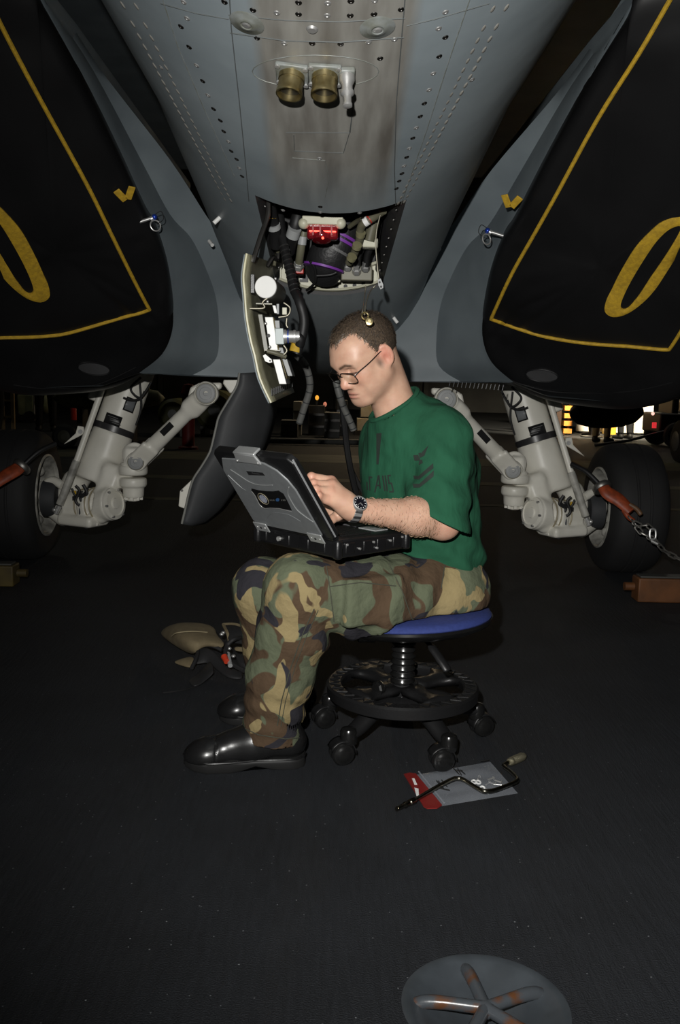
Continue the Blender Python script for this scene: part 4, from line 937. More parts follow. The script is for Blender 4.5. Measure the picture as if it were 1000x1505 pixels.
def chock(c, size, m, label, hx):
    root = thing('wheel_chock', (c.x, c.y, 0), label, 'chock'); x0 = c.x - size[0] / 2; w2 = size[1] / 2
    b = B(); b.box((c.x, c.y, size[2] / 2 + .001), size); b.obj('block', m, root, bevel=.006)
    b = B(); b.box((c.x, c.y, size[2] + .005), (size[0] * .94, size[1] * .7, .008)); b.obj('top_plate', mat('worn_top_plate', (.06, .06, .055), .5), root, bevel=.002)
    b = B(); b.lathe((c.x + hx, c.y - w2, size[2] * .5), (0, -1, 0), [(.028, 0), (.028, .004), (.02, .005), (.018, .001), (0, .001)], 16); b.obj('rope_hole', BLACKP, root)
    b = B(); b.cyl((c.x - math.copysign(size[0] / 2, c.x), c.y + .02, size[2] * .55), (c.x - math.copysign(size[0] / 2 + .045, c.x), c.y + .02, size[2] * .55), .02, n=14); b.obj('end_bolt', m, root)
ck = gnd(950, 886); chock(Vector((ck.x + .17, ck.y + .05, 0)), (.42, .10, .115), WOOD, 'orange-brown wooden chock in front of the brightly lit wheel', .14)
ck = gnd(10, 863); chock(Vector((ck.x - .17, ck.y + .05, 0)), (.40, .10, .10), WOODY, 'dull yellow wooden chock in front of the dimly lit wheel', -.1)
# ================================================================== STOOL
ST = gnd(589, 1087)
stool = thing('work_stool', (ST.x, ST.y, 0), 'black rolling stool with round blue seat under the seated person', 'stool')
BLUEF = mat('blue_fabric', (.020, .036, .165), .8, col2=(.015, .028, .135), scale=120, bump=.2, bscale=500)
BP2 = mat('stool_black_plastic', (.0095, .0095, .010), .38, bump=.12, bscale=220, rvar=.05)
GLO = mat('glossy_black_plastic', (.008, .008, .008), .22)
BR_ = .224
for k in range(5):
    a = math.radians(-90 + 36 - 7) + k * 2 * math.pi / 5; d = Vector((math.cos(a), math.sin(a), 0)); b = B()
    path = smoothpath([ST + d * r + Vector((0, 0, z)) for r, z in ((.02, .118), (.07, .122), (.13, .112), (.19, .085), (BR_, .078))], 5)
    n = len(path); b.tube(path, [.034 - .012 * i / (n - 1) for i in range(n)], 12, flat=.75, up=Vector((0, 0, 1)).cross(d)); lg = b.obj('base_leg', BP2, stool)
    e = ST + d * BR_; b = B(); b.lathe(e + Vector((0, 0, .052)), (0, 0, 1), [(.0, 0), (.021, 0), (.023, .006), (.023, .034), (.019, .042), (.008, .046), (0, .047)], 20); b.obj('leg_socket', GLO, lg)
    # twin wheel caster, swivelled
    sw = math.radians((188, 20, 120, 200, 195)[k]); f = Vector((math.cos(sw), math.sin(sw), 0)); ax = Vector((-f.y, f.x, 0)); c = e + f * .018 + Vector((0, 0, .031))
    for s in (-1, 1):
        b = B(); b.lathe(c + ax * s * .006, ax * s, [(0, 0), (.026, 0), (.031, .003), (.031, .013), (.027, .0175), (.02, .0185), (.017, .021), (.006, .0215), (0, .0215)], 24); b.obj('caster_wheel', GLO, lg)
    b = B(); hood = []
    for i in range(9):
        t = math.radians(20 + i * 160 / 8); r = .0345; p = c + f * math.cos(t) * r + Vector((0, 0, math.sin(t) * r)); hood.append([p + ax * w for w in (-.022, -.012, 0, .012, .022)])
    b.grid(hood); b.obj('caster_hood', BP2, lg, solid=.003)
    b = B(); b.cyl(c - ax * .004, c + ax * .004, .03, n=16); b.cyl(e + Vector((0, 0, .05)), e + Vector((0, 0, .06)), .011, n=12); b.obj('caster_stem', BP2, lg)
b = B(); b.lathe(ST + Vector((0, 0, .07)), (0, 0, 1), [(0, 0), (.03, 0), (.034, .01), (.038, .03), (.038, .07), (.028, .085), (.026, .2), (0, .2)], 24); b.obj('hub', BP2, stool)
# foot ring
rp_ = None
for i in range(200):
    z = .05 + i * .002
    if proj(ST + Vector((0, 0, z)))[1] < 1006: rp_ = z; break
RZ = rp_; RR = .213
b = B(); b.lathe(ST + Vector((0, 0, RZ)), (0, 0, 1), [(RR - .042, .0), (RR - .038, .006), (RR - .006, .006), (RR, .0), (RR - .002, -.026), (RR - .008, -.03), (RR - .036, -.026), (RR - .042, -.01), (RR - .042, .0)], 72); fr2 = b.obj('foot_ring', BP2, stool)
for k in range(36):
    a0 = 2 * math.pi * k / 36; a1 = 2 * math.pi * (k + .5) / 36; a2 = 2 * math.pi * (k + 1) / 36
    pt = lambda r, a: ST + Vector((math.cos(a) * r, math.sin(a) * r, RZ + .0065)); b = B(); b.tube([pt(RR - .036, a0), pt(RR - .010, a1), pt(RR - .036, a2)], .0016, 5); b.obj('grip_rib', BP2, fr2)
for k in range(4):
    a = math.radians(35) + k * math.pi / 2; d = Vector((math.cos(a), math.sin(a), 0)); s = Vector((-d.y, d.x, 0)); rows = []
    for t, wd in ((.0, .036), (.3, .026), (.6, .024), (.85, .04), (1.0, .062)):
        r = .03 + (RR - .05 - .03) * t; z = RZ + .002 - .006 * math.sin(t * 3.14); rows.append([ST + d * r + s * wd * u + Vector((0, 0, z - .008 * abs(u))) for u in (-1, -.5, 0, .5, 1)])
    b = B(); b.grid(rows); b.obj('ring_spoke', BP2, fr2, solid=.022)
b = B(); b.lathe(ST + Vector((0, 0, RZ - .02)), (0, 0, 1), [(.03, 0), (.048, .0), (.05, .02), (.042, .03), (.03, .032)], 28); b.obj('ring_hub', BP2, fr2)
kd = Vector((-.75, -.66, 0)).normalized(); kp = ST + Vector((0, 0, RZ + .008))
b = B(); b.cyl(kp + kd * .04, kp + kd * .09, .006, n=10); b.lathe(kp + kd * .085, kd, [(0, 0), (.019, 0), (.021, .004), (.021, .016), (.016, .02), (0, .021)], 8); b.obj('clamp_knob', GLO, stool, angle=20)
# seat
SZ = None
for i in range(300):
    z = .25 + i * .001
    if proj(ST + Vector((0.012, 0, z)))[1] < 905: SZ = z; break
tilt = Vector((-.045, .03, 1)).normalized(); SC = ST + Vector((.008, 0, SZ)); SR = .232
b = B(); b.lathe(SC, tilt, [(0, -.03), (.1, -.034), (SR - .03, -.026), (SR - .004, -.014), (SR + .003, -.004), (SR + .002, .003), (SR - .01, .004)], 56); b.obj('seat_pan', GLO, stool)
b = B(); b.lathe(SC, tilt, [(SR - .004, .0), (SR - .001, .006), (SR - .006, .015), (SR - .02, .021), (SR - .07, .026), (.1, .024), (0, .022)], 56); b.obj('seat_cushion', BLUEF, stool)
# bellows column
zt = SZ - .03; zb_ = RZ + .005; nb = 9; prof = []
for k in range(nb):
    z0 = zb_ + (zt - zb_) * k / nb; z1 = zb_ + (zt - zb_) * (k + 1) / nb; prof += [(.026, z0), (.034, z0 + (z1 - z0) * .25), (.035, z0 + (z1 - z0) * .55), (.026, z1 - .0005)]
b = B(); b.lathe(Vector((ST.x, ST.y, 0)), (0, 0, 1), prof, 28); b.obj('bellows', GLO, stool, angle=60)
b = B(); b.cyl((ST.x, ST.y, RZ - .02), (ST.x, ST.y, SZ - .02), .02, n=16); b.obj('gas_column', DSTEEL, stool)
b = B(); b.box(SC + Vector((-.01, 0, -.045)), (.16, .12, .03)); b.obj('seat_mechanism', BP2, stool, bevel=.006)
lp = [SC + Vector((.03, -.05, -.045)), SC + Vector((.055, -.08, -.06)), SC + Vector((.085, -.12, -.095)), SC + Vector((.10, -.135, -.115))]
b = B(); b.tube(smoothpath(lp, 5), [.007] * 6 + [.013] * 9 + [.009], 10, flat=.6); b.obj('height_lever', BP2, stool)
b = B(); b.box(SC + Vector((-.115, -.03, -.05)), (.05, .05, .03)); b.obj('tilt_block', GLO, stool, bevel=.004)

# ================================================================== LAPTOP
LN = pix(497, 794, 2.15); LH = pix(380, 786, 2.37); LH.z = LN.z; hx_ = (LN - LH).normalized(); dep = Vector((-hx_.y, hx_.x, 0))
if dep.y < 0: dep = -dep
LW, LD, BT = .30, .238, .046
up = Vector((0, 0, 1)); LH = LN - hx_ * LW; lapc = (LN + LH) / 2 + dep * LD / 2 - up * BT
lap = thing('rugged_laptop', tuple(lapc), 'open rugged laptop with silver-grey lid and black base on the person\'s lap', 'laptop')
MAG = mat('silver_magnesium', (.15, .158, .162), .45, .2, col2=(.135, .142, .146), scale=50); LBK = mat('laptop_black', (.007, .007, .0075), .38, bump=.1, bscale=200)
LED_ = mat('light_grey_edge', (.20, .205, .21), .4)
def lb(u, v, w): return LH + hx_ * (u * LW) + dep * (v * LD) + up * w
AXL = (hx_, dep, up)
b = B(); b.box(lb(.5, .5, -BT / 2), (LW, LD, BT), AXL); base = b.obj('laptop_base', LBK, lap, bevel=.006)
b = B(); b.box(lb(.5, .5, -.001), (LW * .94, LD * .9, .004), AXL); b.obj('keyboard_deck', LBK, base, bevel=.001)
KEY = mat('keycap_black', (.01, .01, .01), .4)
for r in range(5):
    for c in range(13):
        b = B(); b.box(lb(.11 + c * .065, .20 + r * .085, .003), (.0165, .0165, .004), AXL); b.obj('key', KEY, base, smooth=False)
b = B(); b.box(lb(.5, .79, .0025), (.075, .04, .003), AXL); b.obj('touchpad', mat('touchpad_grey', (.09, .09, .095), .4), base, bevel=.001)
b = B(); b.box(lb(.78, .78, .002), (.06, .045, .002), AXL); b.obj('palm_label', GREYB, base, smooth=False)
for v in (.17, .42, .62, .86): b = B(); b.box(lb(1.0, v, -BT * .5), (.005, .03, .026), AXL); b.obj('side_port_cover', BLACKP, base, bevel=.002)
for v, w in ((.12, .3), (.30, .6), (.5, .35), (.55, .7), (.75, .4), (.93, .3)): b = B(); b.lathe(lb(1.0, v, -BT * w), hx_, [(.003, -.002), (.003, .0045), (0, .005)], 8); b.obj('side_screw', STEEL, base)
for u in (.06, .27, .36, .6, .8): b = B(); b.box(lb(u, -.0, -BT * .55), (.035, .006, .026), AXL); b.obj('rear_port_cover', BLACKP, base, bevel=.002)
for cu, cv in ((.0, .0), (1.0, .0), (0, 1), (1, 1)): b = B(); b.box(lb(cu, cv, -BT / 2), (.02, .02, BT + .001), AXL); b.obj('corner_bumper', LBK, base, bevel=.006)
b = B(); b.lathe(lb(.3, -.005, -BT * .55), -dep, [(.006, 0), (.006, .008), (.003, .008), (.003, .002), (0, .002)], 12); b.obj('power_jack', STEEL, base)
# lid
TLp = pix(317, 669, 2.25); lean = .63; lv = (up * math.cos(lean) - dep * math.sin(lean)).normalized(); ln = lv.cross(hx_); 
if ln.dot(CAMP - LN) < 0: ln = -ln
LHt = .245; LT = .021
L0 = LH + up * .006 - dep * .0
def ld(u, v, w): return L0 + hx_ * (u * LW) + lv * (v * LHt) + ln * w
AXD = (hx_, lv, ln)
b = B(); b.prism([ld(u, v, -LT / 2) for u, v in ((.02, 0), (.98, 0), (1, .02), (1, .94), (.95, 1), (.05, 1), (0, .94), (0, .02))], ln, LT); lidb = b.obj('lid_frame', LBK, lap, bevel=.004)
sp_ = [(.02, .08), (.06, .03), (.86, .02), (.885, .06), (.875, .62), (.84, .74), (.77, .85), (.66, .92), (.60, .93), (.30, .93), (.11, .915), (.03, .76)]
b = B(); b.prism([ld(u, v, LT / 2 - .001) for u, v in sp_], ln, .0055); plate = b.obj('lid_plate', MAG, lap, bevel=.003)
b = B(); b.box(ld(.9985, .5, LT * .22), (.003, LHt * .95, .005), AXD); b.obj('lid_edge_strip', LED_, lap, bevel=.002)
b = B(); b.box(ld(.5, .5, -LT / 2 - .0008), (LW * .82, LHt * .78, .0016), AXD); b.obj('screen', mat('screen_glass', (.01, .012, .015), .1), lap, smooth=False)
pl0 = ld(.5, .5, LT / 2 + .0045)
def lp_(zx, zy, h=0.0, s=8.333, ox=340, oy=680): return onplane(ox + zx / s, oy + zy / s, pl0 + ln * h, ln)
def decal(pts, m, nm, h, t, par, **k): b = B(); b.prism([lp_(x, y, h) for x, y in pts], ln, t); return b.obj(nm, m, par, **k)
em = decal([(250, 315), (330, 335), (420, 347), (510, 350), (580, 340), (640, 378), (680, 450), (715, 520), (745, 585), (680, 572), (590, 558), (480, 552), (415, 560), (370, 535), (330, 470), (290, 400), (250, 350)], GLO, 'badge_plate', 0, .0008, plate, smooth=False)
b = B(); b.tube([lp_(x, y, .001) for x, y in ((250, 350), (290, 400), (345, 510), (380, 545), (415, 563), (480, 556), (590, 562), (735, 600))], .0009, 6); b.obj('badge_edge', STEEL, plate)
cs = [lp_(393 + 62 * math.cos(a) + 22 * math.sin(a), 443 + 62 * math.sin(a) + 22 * math.cos(a), .0012) for a in [2 * math.pi * i / 28 for i in range(28)]]
b = B(); b.tube(cs, .0009, 6, closed=True); b.obj('seal_ring', mat('seal_gold', (.25, .22, .15), .5), plate)
cc_ = sum(cs, Vector()) / 28; b = B(); b.prism([cc_ + (p - cc_) * .72 for p in cs], ln, .0004); b.obj('seal_face', mat('seal_face', (.16, .18, .25), .5, col2=(.30, .31, .34), scale=180), plate, smooth=False)
for zx, w_ in ((470, 12), (490, 12), (510, 16), (610, 12), (630, 16), (648, 14)): decal([(zx, 450), (zx + w_, 453), (zx + w_ + 5, 468), (zx + 5, 465)], mat('badge_print', (.09, .09, .085), .5), 'badge_print', .0009, .0002, plate, smooth=False)
cs = [lp_(568 + 22 * math.cos(a), 455 + 20 * math.sin(a), .001) for a in [2 * math.pi * i / 16 for i in range(16)]]; b = B(); b.prism(cs, ln, .0003); b.obj('badge_dot', mat('badge_blue', (.03, .09, .22), .4), plate, smooth=False)
decal([(185, 102), (385, 122), (415, 157), (215, 150)], mat('logo_recess', (.012, .012, .013), .5), 'logo_plate', .0004, .0005, plate, smooth=False)
def textmesh(s, size):
    cu = bpy.data.curves.new('t', 'FONT'); cu.body = s; cu.size = size; cu.resolution_u = 2; cu.align_x = 'CENTER'; cu.align_y = 'CENTER'
    o = bpy.data.objects.new('t', cu); COL.objects.link(o); dg = bpy.context.evaluated_depsgraph_get(); me = bpy.data.meshes.new_from_object(o.evaluated_get(dg))
    vs_ = [v.co.copy() for v in me.vertices]; fs_ = [tuple(p.vertices) for p in me.polygons]; bpy.data.objects.remove(o); bpy.data.curves.remove(cu); bpy.data.meshes.remove(me); return vs_, fs_
tv, tf = textmesh('Panasonic', .0068); tc_ = lp_(300, 133, .0012); b = B(); b.add([tc_ + hx_ * v.x + lv * v.y for v in tv], tf); b.obj('maker_lettering', mat('dim_lettering', (.10, .10, .10), .5), plate, smooth=False)
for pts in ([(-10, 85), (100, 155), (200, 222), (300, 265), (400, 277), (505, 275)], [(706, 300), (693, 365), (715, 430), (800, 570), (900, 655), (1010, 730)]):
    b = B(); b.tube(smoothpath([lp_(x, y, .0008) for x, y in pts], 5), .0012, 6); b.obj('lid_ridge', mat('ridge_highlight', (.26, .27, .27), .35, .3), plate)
for pts in ([(440, 680), (480, 630), (560, 615), (680, 630), (760, 665), (850, 720)], [(-40, 150), (120, 300), (180, 340)]):
    b = B(); b.tube(smoothpath([lp_(x, y, .0003) for x, y in pts], 5), .0008, 6); b.obj('lid_ridge', MAG, plate)
LATM = mat('latch_silver', (.40, .41, .41), .35, .5)
b = B(); b.prism([ld(u, v, LT / 2) for u, v in ((.31, .90), (.63, .90), (.60, 1.02), (.34, 1.02))], ln, .0075); la = b.obj('lid_latch', LATM, lap, bevel=.004)
b = B(); b.box(ld(.465, 1.015, .004), (.08, .007, LT + .006), AXD); b.obj('latch_hook', LATM, la, bevel=.003)
for u in (.34, .60): b = B(); b.lathe(ld(u, .925, LT / 2 + .0075), ln, [(.0032, 0), (.0028, .002), (0, .0025)], 10); b.obj('latch_screw', STEEL, la)
for u in (.11, .80):
    b = B(); b.prism([ld(u - .085, .07, LT / 2 + .0048), ld(u + .085, .07, LT / 2 + .0048), ld(u + .085, -.045, LT / 2 + .0048), ld(u - .085, -.045, LT / 2 + .0048)], ln, .004); hg = b.obj('hinge_plate', LATM, lap, bevel=.0015)
    for du in (-.05, 0, .05): b = B(); b.lathe(ld(u + du, .01, LT / 2 + .0088), ln, [(.0032, 0), (.003, .0012), (0, .0014)], 10); b.obj('hinge_screw', BLACKP if du == 0 else STEEL, hg)
b = B(); b.cyl(ld(.03, -.01, 0), ld(.97, -.01, 0), .010, n=14); b.obj('hinge_barrel', LBK, lap)

# ================================================================== FLOOR CLUTTER
# clear parts bag
bg = [gnd(*p) for p in ((611.6, 1139.6), (720.8, 1120.4), (761.6, 1167), (648.8, 1186))]
bag = thing('parts_bag', tuple((bg[0] + bg[2]) / 2), 'clear plastic zip bag with red strip holding loose hardware on the deck', 'bag')
def bagmat():
    m = bpy.data.materials.new('clear_plastic_film'); m.use_nodes = True; nt = m.node_tree; N = nt.nodes; L = nt.links; b = N['Principled BSDF']
    b.inputs['Base Color'].default_value = (.42, .45, .50, 1); b.inputs['Roughness'].default_value = .22; t = N.new('ShaderNodeBsdfTransparent'); x = N.new('ShaderNodeMixShader'); x.inputs[0].default_value = .22
    L.new(t.outputs[0], x.inputs[1]); L.new(b.outputs[0], x.inputs[2]); L.new(x.outputs[0], N['Material Output'].inputs[0]); return m
FILM = bagmat()
def bq(u, v): return bg[0].lerp(bg[1], u).lerp(bg[3].lerp(bg[2], u), v)
rows = []
for i in range(13):
    r = []
    for j in range(13):
        u, v = i / 12, j / 12; p = bq(u, v); e = min(u, 1 - u, v, 1 - v) * 6; p.z = .002 + min(1, e) * (.006 + .003 * math.sin(u * 9 + v * 4) + .002 * math.sin(v * 17 - u * 5)) ; r.append(p)
    rows.append(r)
b = B(); b.grid(rows); b.obj('film_top', FILM, bag); b = B(); b.grid([[Vector((p.x, p.y, .0015)) for p in r] for r in (rows[0], rows[6], rows[-1])]); b.obj('film_bottom', FILM, bag)
rs = [gnd(560 + x / 4.1667, 1100 + y / 4.1667) for x, y in ((140, 168), (175, 160), (215, 165), (375, 358), (345, 378), (285, 380), (262, 368))]; b = B(); b.prism([p + Vector((0, 0, .0035)) for p in rs], (0, 0, 1), .002); rd = b.obj('red_strip', mat('red_print', (.20, .018, .016), .4), bag, smooth=False)
wt = [gnd(560 + x / 4.1667, 1100 + y / 4.1667) for x, y in ((205, 255), (230, 262), (235, 325), (222, 322))]; b = B(); b.prism([p + Vector((0, 0, .0058)) for p in wt], (0, 0, 1), .001); b.obj('white_flash', WHITE, bag, smooth=False)
wt = [gnd(560 + x / 4.1667, 1100 + y / 4.1667) for x, y in ((190, 198), (205, 198), (222, 235), (205, 235))]; b = B(); b.prism([p + Vector((0, 0, .0058)) for p in wt], (0, 0, 1), .001); b.obj('white_flash', WHITE, bag, smooth=False)
b = B(); b.tube([bq(.035, v) + Vector((0, 0, .009)) for v in (0, .25, .5, .75, 1)], .0022, 6); b.obj('zip_closure', FILM, bag)
INK = mat('black_ink', (.012, .012, .012), .5)
for (x0, y0, x1, y1) in ((340, 225, 372, 268), (352, 228, 385, 275), (372, 222, 405, 262), (345, 268, 420, 285), (445, 150, 478, 185), (455, 160, 500, 165), (470, 150, 492, 190), (610, 105, 660, 96), (485, 160, 515, 185)):
    p, q = gnd(560 + x0 / 4.1667, 1100 + y0 / 4.1667), gnd(560 + x1 / 4.1667, 1100 + y1 / 4.1667); b = B(); b.tube([p + Vector((0, 0, .0125)), q + Vector((0, 0, .0125))], .0014, 5); b.obj('ink_stroke', INK, bag)
def hw(x, y, z=.014): p = gnd(560 + x / 4.1667, 1100 + y / 4.1667); p.z = z; return p
k_ = 0
for x, y in ((570, 222), (597, 224), (622, 260)):
    o = B(); o.torus(hw(x, y, .0075), Vector((.05, -.35, .95)), .0055, .0024, 18, 8); tag(o.obj('washer', WHITE), 'small white washer seen through the clear zip bag', 'washer', 'washers in the clear bag')
random.seed(3)
for x, y, a in ((672, 200, .6), (680, 228, -.6), (716, 215, -.7), (712, 237, -.2), (632, 285, -.3), (655, 228, .9), (690, 270, .4), (725, 262, .1), (598, 195, 1.2), (650, 265, -.8), (740, 250, .8)):
    c = hw(x, y, .0055 + .002 * random.random()); d = Vector((math.cos(a), math.sin(a), 0)); o = B(); o.cyl(c - d * .009, c + d * .009, .0022, n=10); o.lathe(c + d * .009, d, [(.004, 0), (.004, .002), (0, .003)], 10); tag(o.obj('bolt', STEEL), 'small loose steel bolt seen through the clear zip bag', 'bolt', 'bolts in the clear bag')
# speed handle lying over the bag
SPM = mat('dark_chrome', (.32, .30, .24), .22, 1.0)
sp = [hw(x, y, z) for x, y, z in ((95, 392, .008), (190, 350, .010), (330, 290, .020), (430, 246, .024), (470, 238, .024), (505, 247, .024), (570, 288, .024), (620, 316, .024), (655, 318, .024), (700, 305, .022), (800, 262, .020), (832, 243, .020), (830, 220, .018), (790, 175, .016), (752, 142, .014), (755, 128, .014), (790, 112, .014))]
sh = thing('speed_handle', tuple(Vector((sp[7].x, sp[7].y, 0))), 'dark chrome cranked speed handle lying across the clear zip bag', 'hand tool')
b = B(); b.tube(smoothpath(sp, 4), .0052, 10); b.obj('crank_rod', SPM, sh)
a_, c_ = hw(782, 116, .014), hw(885, 72, .014); b = B(); dn = (c_ - a_).normalized(); Lh = (c_ - a_).length
b.lathe(a_, dn, [(0, 0), (.008, .001), (.011, .006), (.0115, Lh * .2), (.0105, Lh * .22), (.0115, Lh * .25), (.0115, Lh * .8), (.0095, Lh * .82), (.009, Lh * .9), (.006, Lh * .97), (0, Lh)], 18); b.obj('spinner_grip', mat('knurled_grip', (.24, .22, .15), .45, .8, bump=.8, bscale=400), sh)
a_, c_ = hw(210, 341, .010), hw(100, 390, .009); dn = (c_ - a_).normalized(); Lh = (c_ - a_).length
b = B(); b.lathe(a_, dn, [(.0055, 0), (.008, .003), (.008, Lh * .3), (.006, Lh * .33), (.0075, Lh * .4), (.0075, Lh * .6), (.0055, Lh * .65), (.0055, Lh), (0, Lh)], 14); b.obj('drive_end', SPM, sh)

# tan and black gear pouch
def vz(zx, zy, z=0.0): return gnd(230 + zx / 6.667, 890 + zy / 6.667, z)
TANC = mat('tan_canvas', (.17, .135, .075), .85, col2=(.13, .10, .055), scale=25, bump=.3, bscale=250); BKC = mat('black_nylon', (.014, .014, .015), .7, bump=.3, bscale=250); LEA = mat('black_leather', (.02, .02, .021), .42)
pc = vz(420, 560); pouch = thing('gear_pouch', tuple(pc), 'tan and black canvas pouch with straps lying on deck behind the legs', 'pouch')
def sheet(rows, m, nm, t=.008, par=None, sub=2):
    b = B(); b.grid([[vz(*p) for p in r] for r in rows]); return b.obj(nm, m, par or pouch, angle=80, solid=t, subsurf=sub)
f1 = sheet([[(40, 270, .02), (75, 215, .05), (200, 165, .09), (350, 160, .10), (530, 182, .095), (585, 240, .08)], [(55, 300, .025), (130, 270, .07), (220, 255, .10), (350, 250, .105), (500, 262, .09), (590, 290, .075)], [(120, 350, .03), (190, 340, .06), (260, 340, .085), (380, 330, .09), (520, 320, .085), (650, 345, .07)], [(240, 425, .03), (290, 425, .045), (340, 420, .06), (420, 375, .08), (540, 370, .075), (680, 380, .065)], [(360, 475, .02), (375, 470, .03), (385, 465, .045), (440, 405, .065), (540, 395, .06), (640, 430, .05)]], TANC, 'tan_flap', .012)
sheet([[(150, 555, .012), (230, 525, .02), (370, 485, .04)], [(220, 580, .012), (280, 565, .02), (375, 540, .04)], [(330, 615, .012), (345, 600, .015), (372, 570, .03)]], TANC, 'tan_tail', .010)
sheet([[(420, 400, .05), (510, 415, .06), (600, 470, .05), (660, 580, .03), (740, 640, .02), (850, 640, .02)], [(390, 470, .04), (500, 455, .05), (570, 510, .04), (630, 610, .02), (720, 690, .015), (850, 690, .012)], [(350, 600, .012), (470, 560, .02), (520, 570, .02), (600, 640, .012), (700, 720, .008), (850, 725, .008)]], BKC, 'black_panel', .012)
sheet([[(530, 520, .035), (560, 600, .04), (565, 660, .03)], [(470, 600, .03), (500, 650, .03), (540, 690, .02)], [(380, 690, .008), (410, 720, .008), (450, 770, .006)], [(300, 740, .004), (330, 770, .004), (360, 800, .004)]], LEA, 'leather_strap', .006)
sheet([[(655, 190, .10), (760, 190, .11), (870, 215, .11)], [(690, 280, .09), (770, 270, .10), (880, 290, .10)], [(710, 380, .06), (790, 370, .07), (900, 400, .07)]], BKC, 'mesh_pocket', .010)
sheet([[(750, 405, .06), (820, 400, .065), (900, 415, .065)], [(770, 450, .05), (830, 450, .05), (900, 470, .05)]], TANC, 'tan_binding', .008)
sheet([[(770, 470, .05), (830, 470, .055), (900, 480, .055)], [(790, 560, .04), (850, 570, .045), (900, 580, .045)], [(830, 620, .02), (870, 630, .02), (905, 640, .02)]], BKC, 'front_pocket', .012)
for pts, r, m in (([(655, 185, .105), (700, 280, .09), (715, 360, .06)], .006, TANC), ([(655, 183, .106), (760, 180, .115), (865, 210, .115)], .005, TANC), ([(850, 315, .09), (760, 330, .10), (695, 390, .08), (680, 480, .06), (740, 570, .04), (860, 640, .03)], .008, BKC), ([(400, 440, .05), (460, 395, .06), (550, 395, .06), (640, 435, .05)], .007, BKC), ([(345, 615, .02), (390, 520, .04), (410, 440, .05)], .007, BKC), ([(60, 855, .003), (250, 830, .003), (420, 780, .003), (560, 660, .02)], .0025, BLACKR), ([(150, 300, .075), (200, 268, .098), (350, 252, .108), (500, 262, .096)], .002, mat('stitching', (.30, .25, .15), .8))):
    b = B(); b.tube(smoothpath([vz(*p) for p in pts], 6), r, 7); b.obj('trim_cord', m, pouch)
b = B(); b.tube([vz(665, 500, .06), vz(690, 550, .05)], [.012, .010], 10); b.obj('red_reflector', mat('red_reflector', (.55, .05, .02), .15), pouch)
b = B(); b.tube([vz(700, 470, .06), vz(725, 590, .04)], .008, 8); b.obj('clip', GREYB, pouch)
for x, y, z in ((640, 280, .09), (655, 265, .09), (715, 420, .07), (755, 495, .05)): b = B(); b.ell(vz(x, y, z), (.008, .008, .006), n=10, m=6); b.obj('snap', STEEL, pouch)
# ================================================================== SEATED PERSON
PER = thing('person', (ST.x, ST.y, 0), 'person with glasses in green T-shirt and camouflage trousers, seated on the stool at a laptop', 'person')
def skin_material():
    m = bpy.data.materials.new('skin'); m.use_nodes = True; nt = m.node_tree; N = nt.nodes; L = nt.links; b = N['Principled BSDF']
    at = N.new('ShaderNodeVertexColor'); at.layer_name = 'Col'; tc = N.new('ShaderNodeTexCoord')
    nz = N.new('ShaderNodeTexNoise'); nz.inputs['Scale'].default_value = 38; nz.inputs['Detail'].default_value = 4; L.new(tc.outputs['Object'], nz.inputs['Vector'])
    rp = N.new('ShaderNodeValToRGB'); e = rp.color_ramp.elements; e[0].position = .3; e[0].color = (.88, .80, .78, 1); e[1].position = .7; e[1].color = (1.05, 1.04, 1.03, 1); L.new(nz.outputs['Fac'], rp.inputs['Fac'])
    mu = N.new('ShaderNodeMix'); mu.data_type = 'RGBA'; mu.blend_type = 'MULTIPLY'; mu.inputs[0].default_value = 1; L.new(at.outputs['Color'], mu.inputs[6]); L.new(rp.outputs['Color'], mu.inputs[7]); L.new(mu.outputs[2], b.inputs['Base Color'])
    b.inputs['Roughness'].default_value = .46; b.inputs['Specular IOR Level'].default_value = .4
    b.inputs['Subsurface Weight'].default_value = .12; b.inputs['Subsurface Radius'].default_value = (.012, .005, .003); b.inputs['Subsurface Scale'].default_value = .5
    n2 = N.new('ShaderNodeTexNoise'); n2.inputs['Scale'].default_value = 420; L.new(tc.outputs['Object'], n2.inputs['Vector'])
    bp = N.new('ShaderNodeBump'); bp.inputs['Strength'].default_value = .18; bp.inputs['Distance'].default_value = .001; L.new(n2.outputs['Fac'], bp.inputs['Height']); L.new(bp.outputs['Normal'], b.inputs['Normal'])
    return m
SKIN = skin_material()
# --- head frame
yw, pt = math.radians(35), math.radians(33)
hh = Vector((-math.cos(yw), -math.sin(yw), 0)); HF = hh * math.cos(pt) - Vector((0, 0, 1)) * math.sin(pt); HU = hh * math.sin(pt) + Vector((0, 0, 1)) * math.cos(pt)
HL = HU.cross(HF); HC = pix(540, 527, 2.45); HS = .895
def hp(f, l, u): return HC + (HF * f + HL * l + HU * u) * HS
HAX = (HF, HL, HU)
def S3(*r): return tuple(k * HS for k in r)
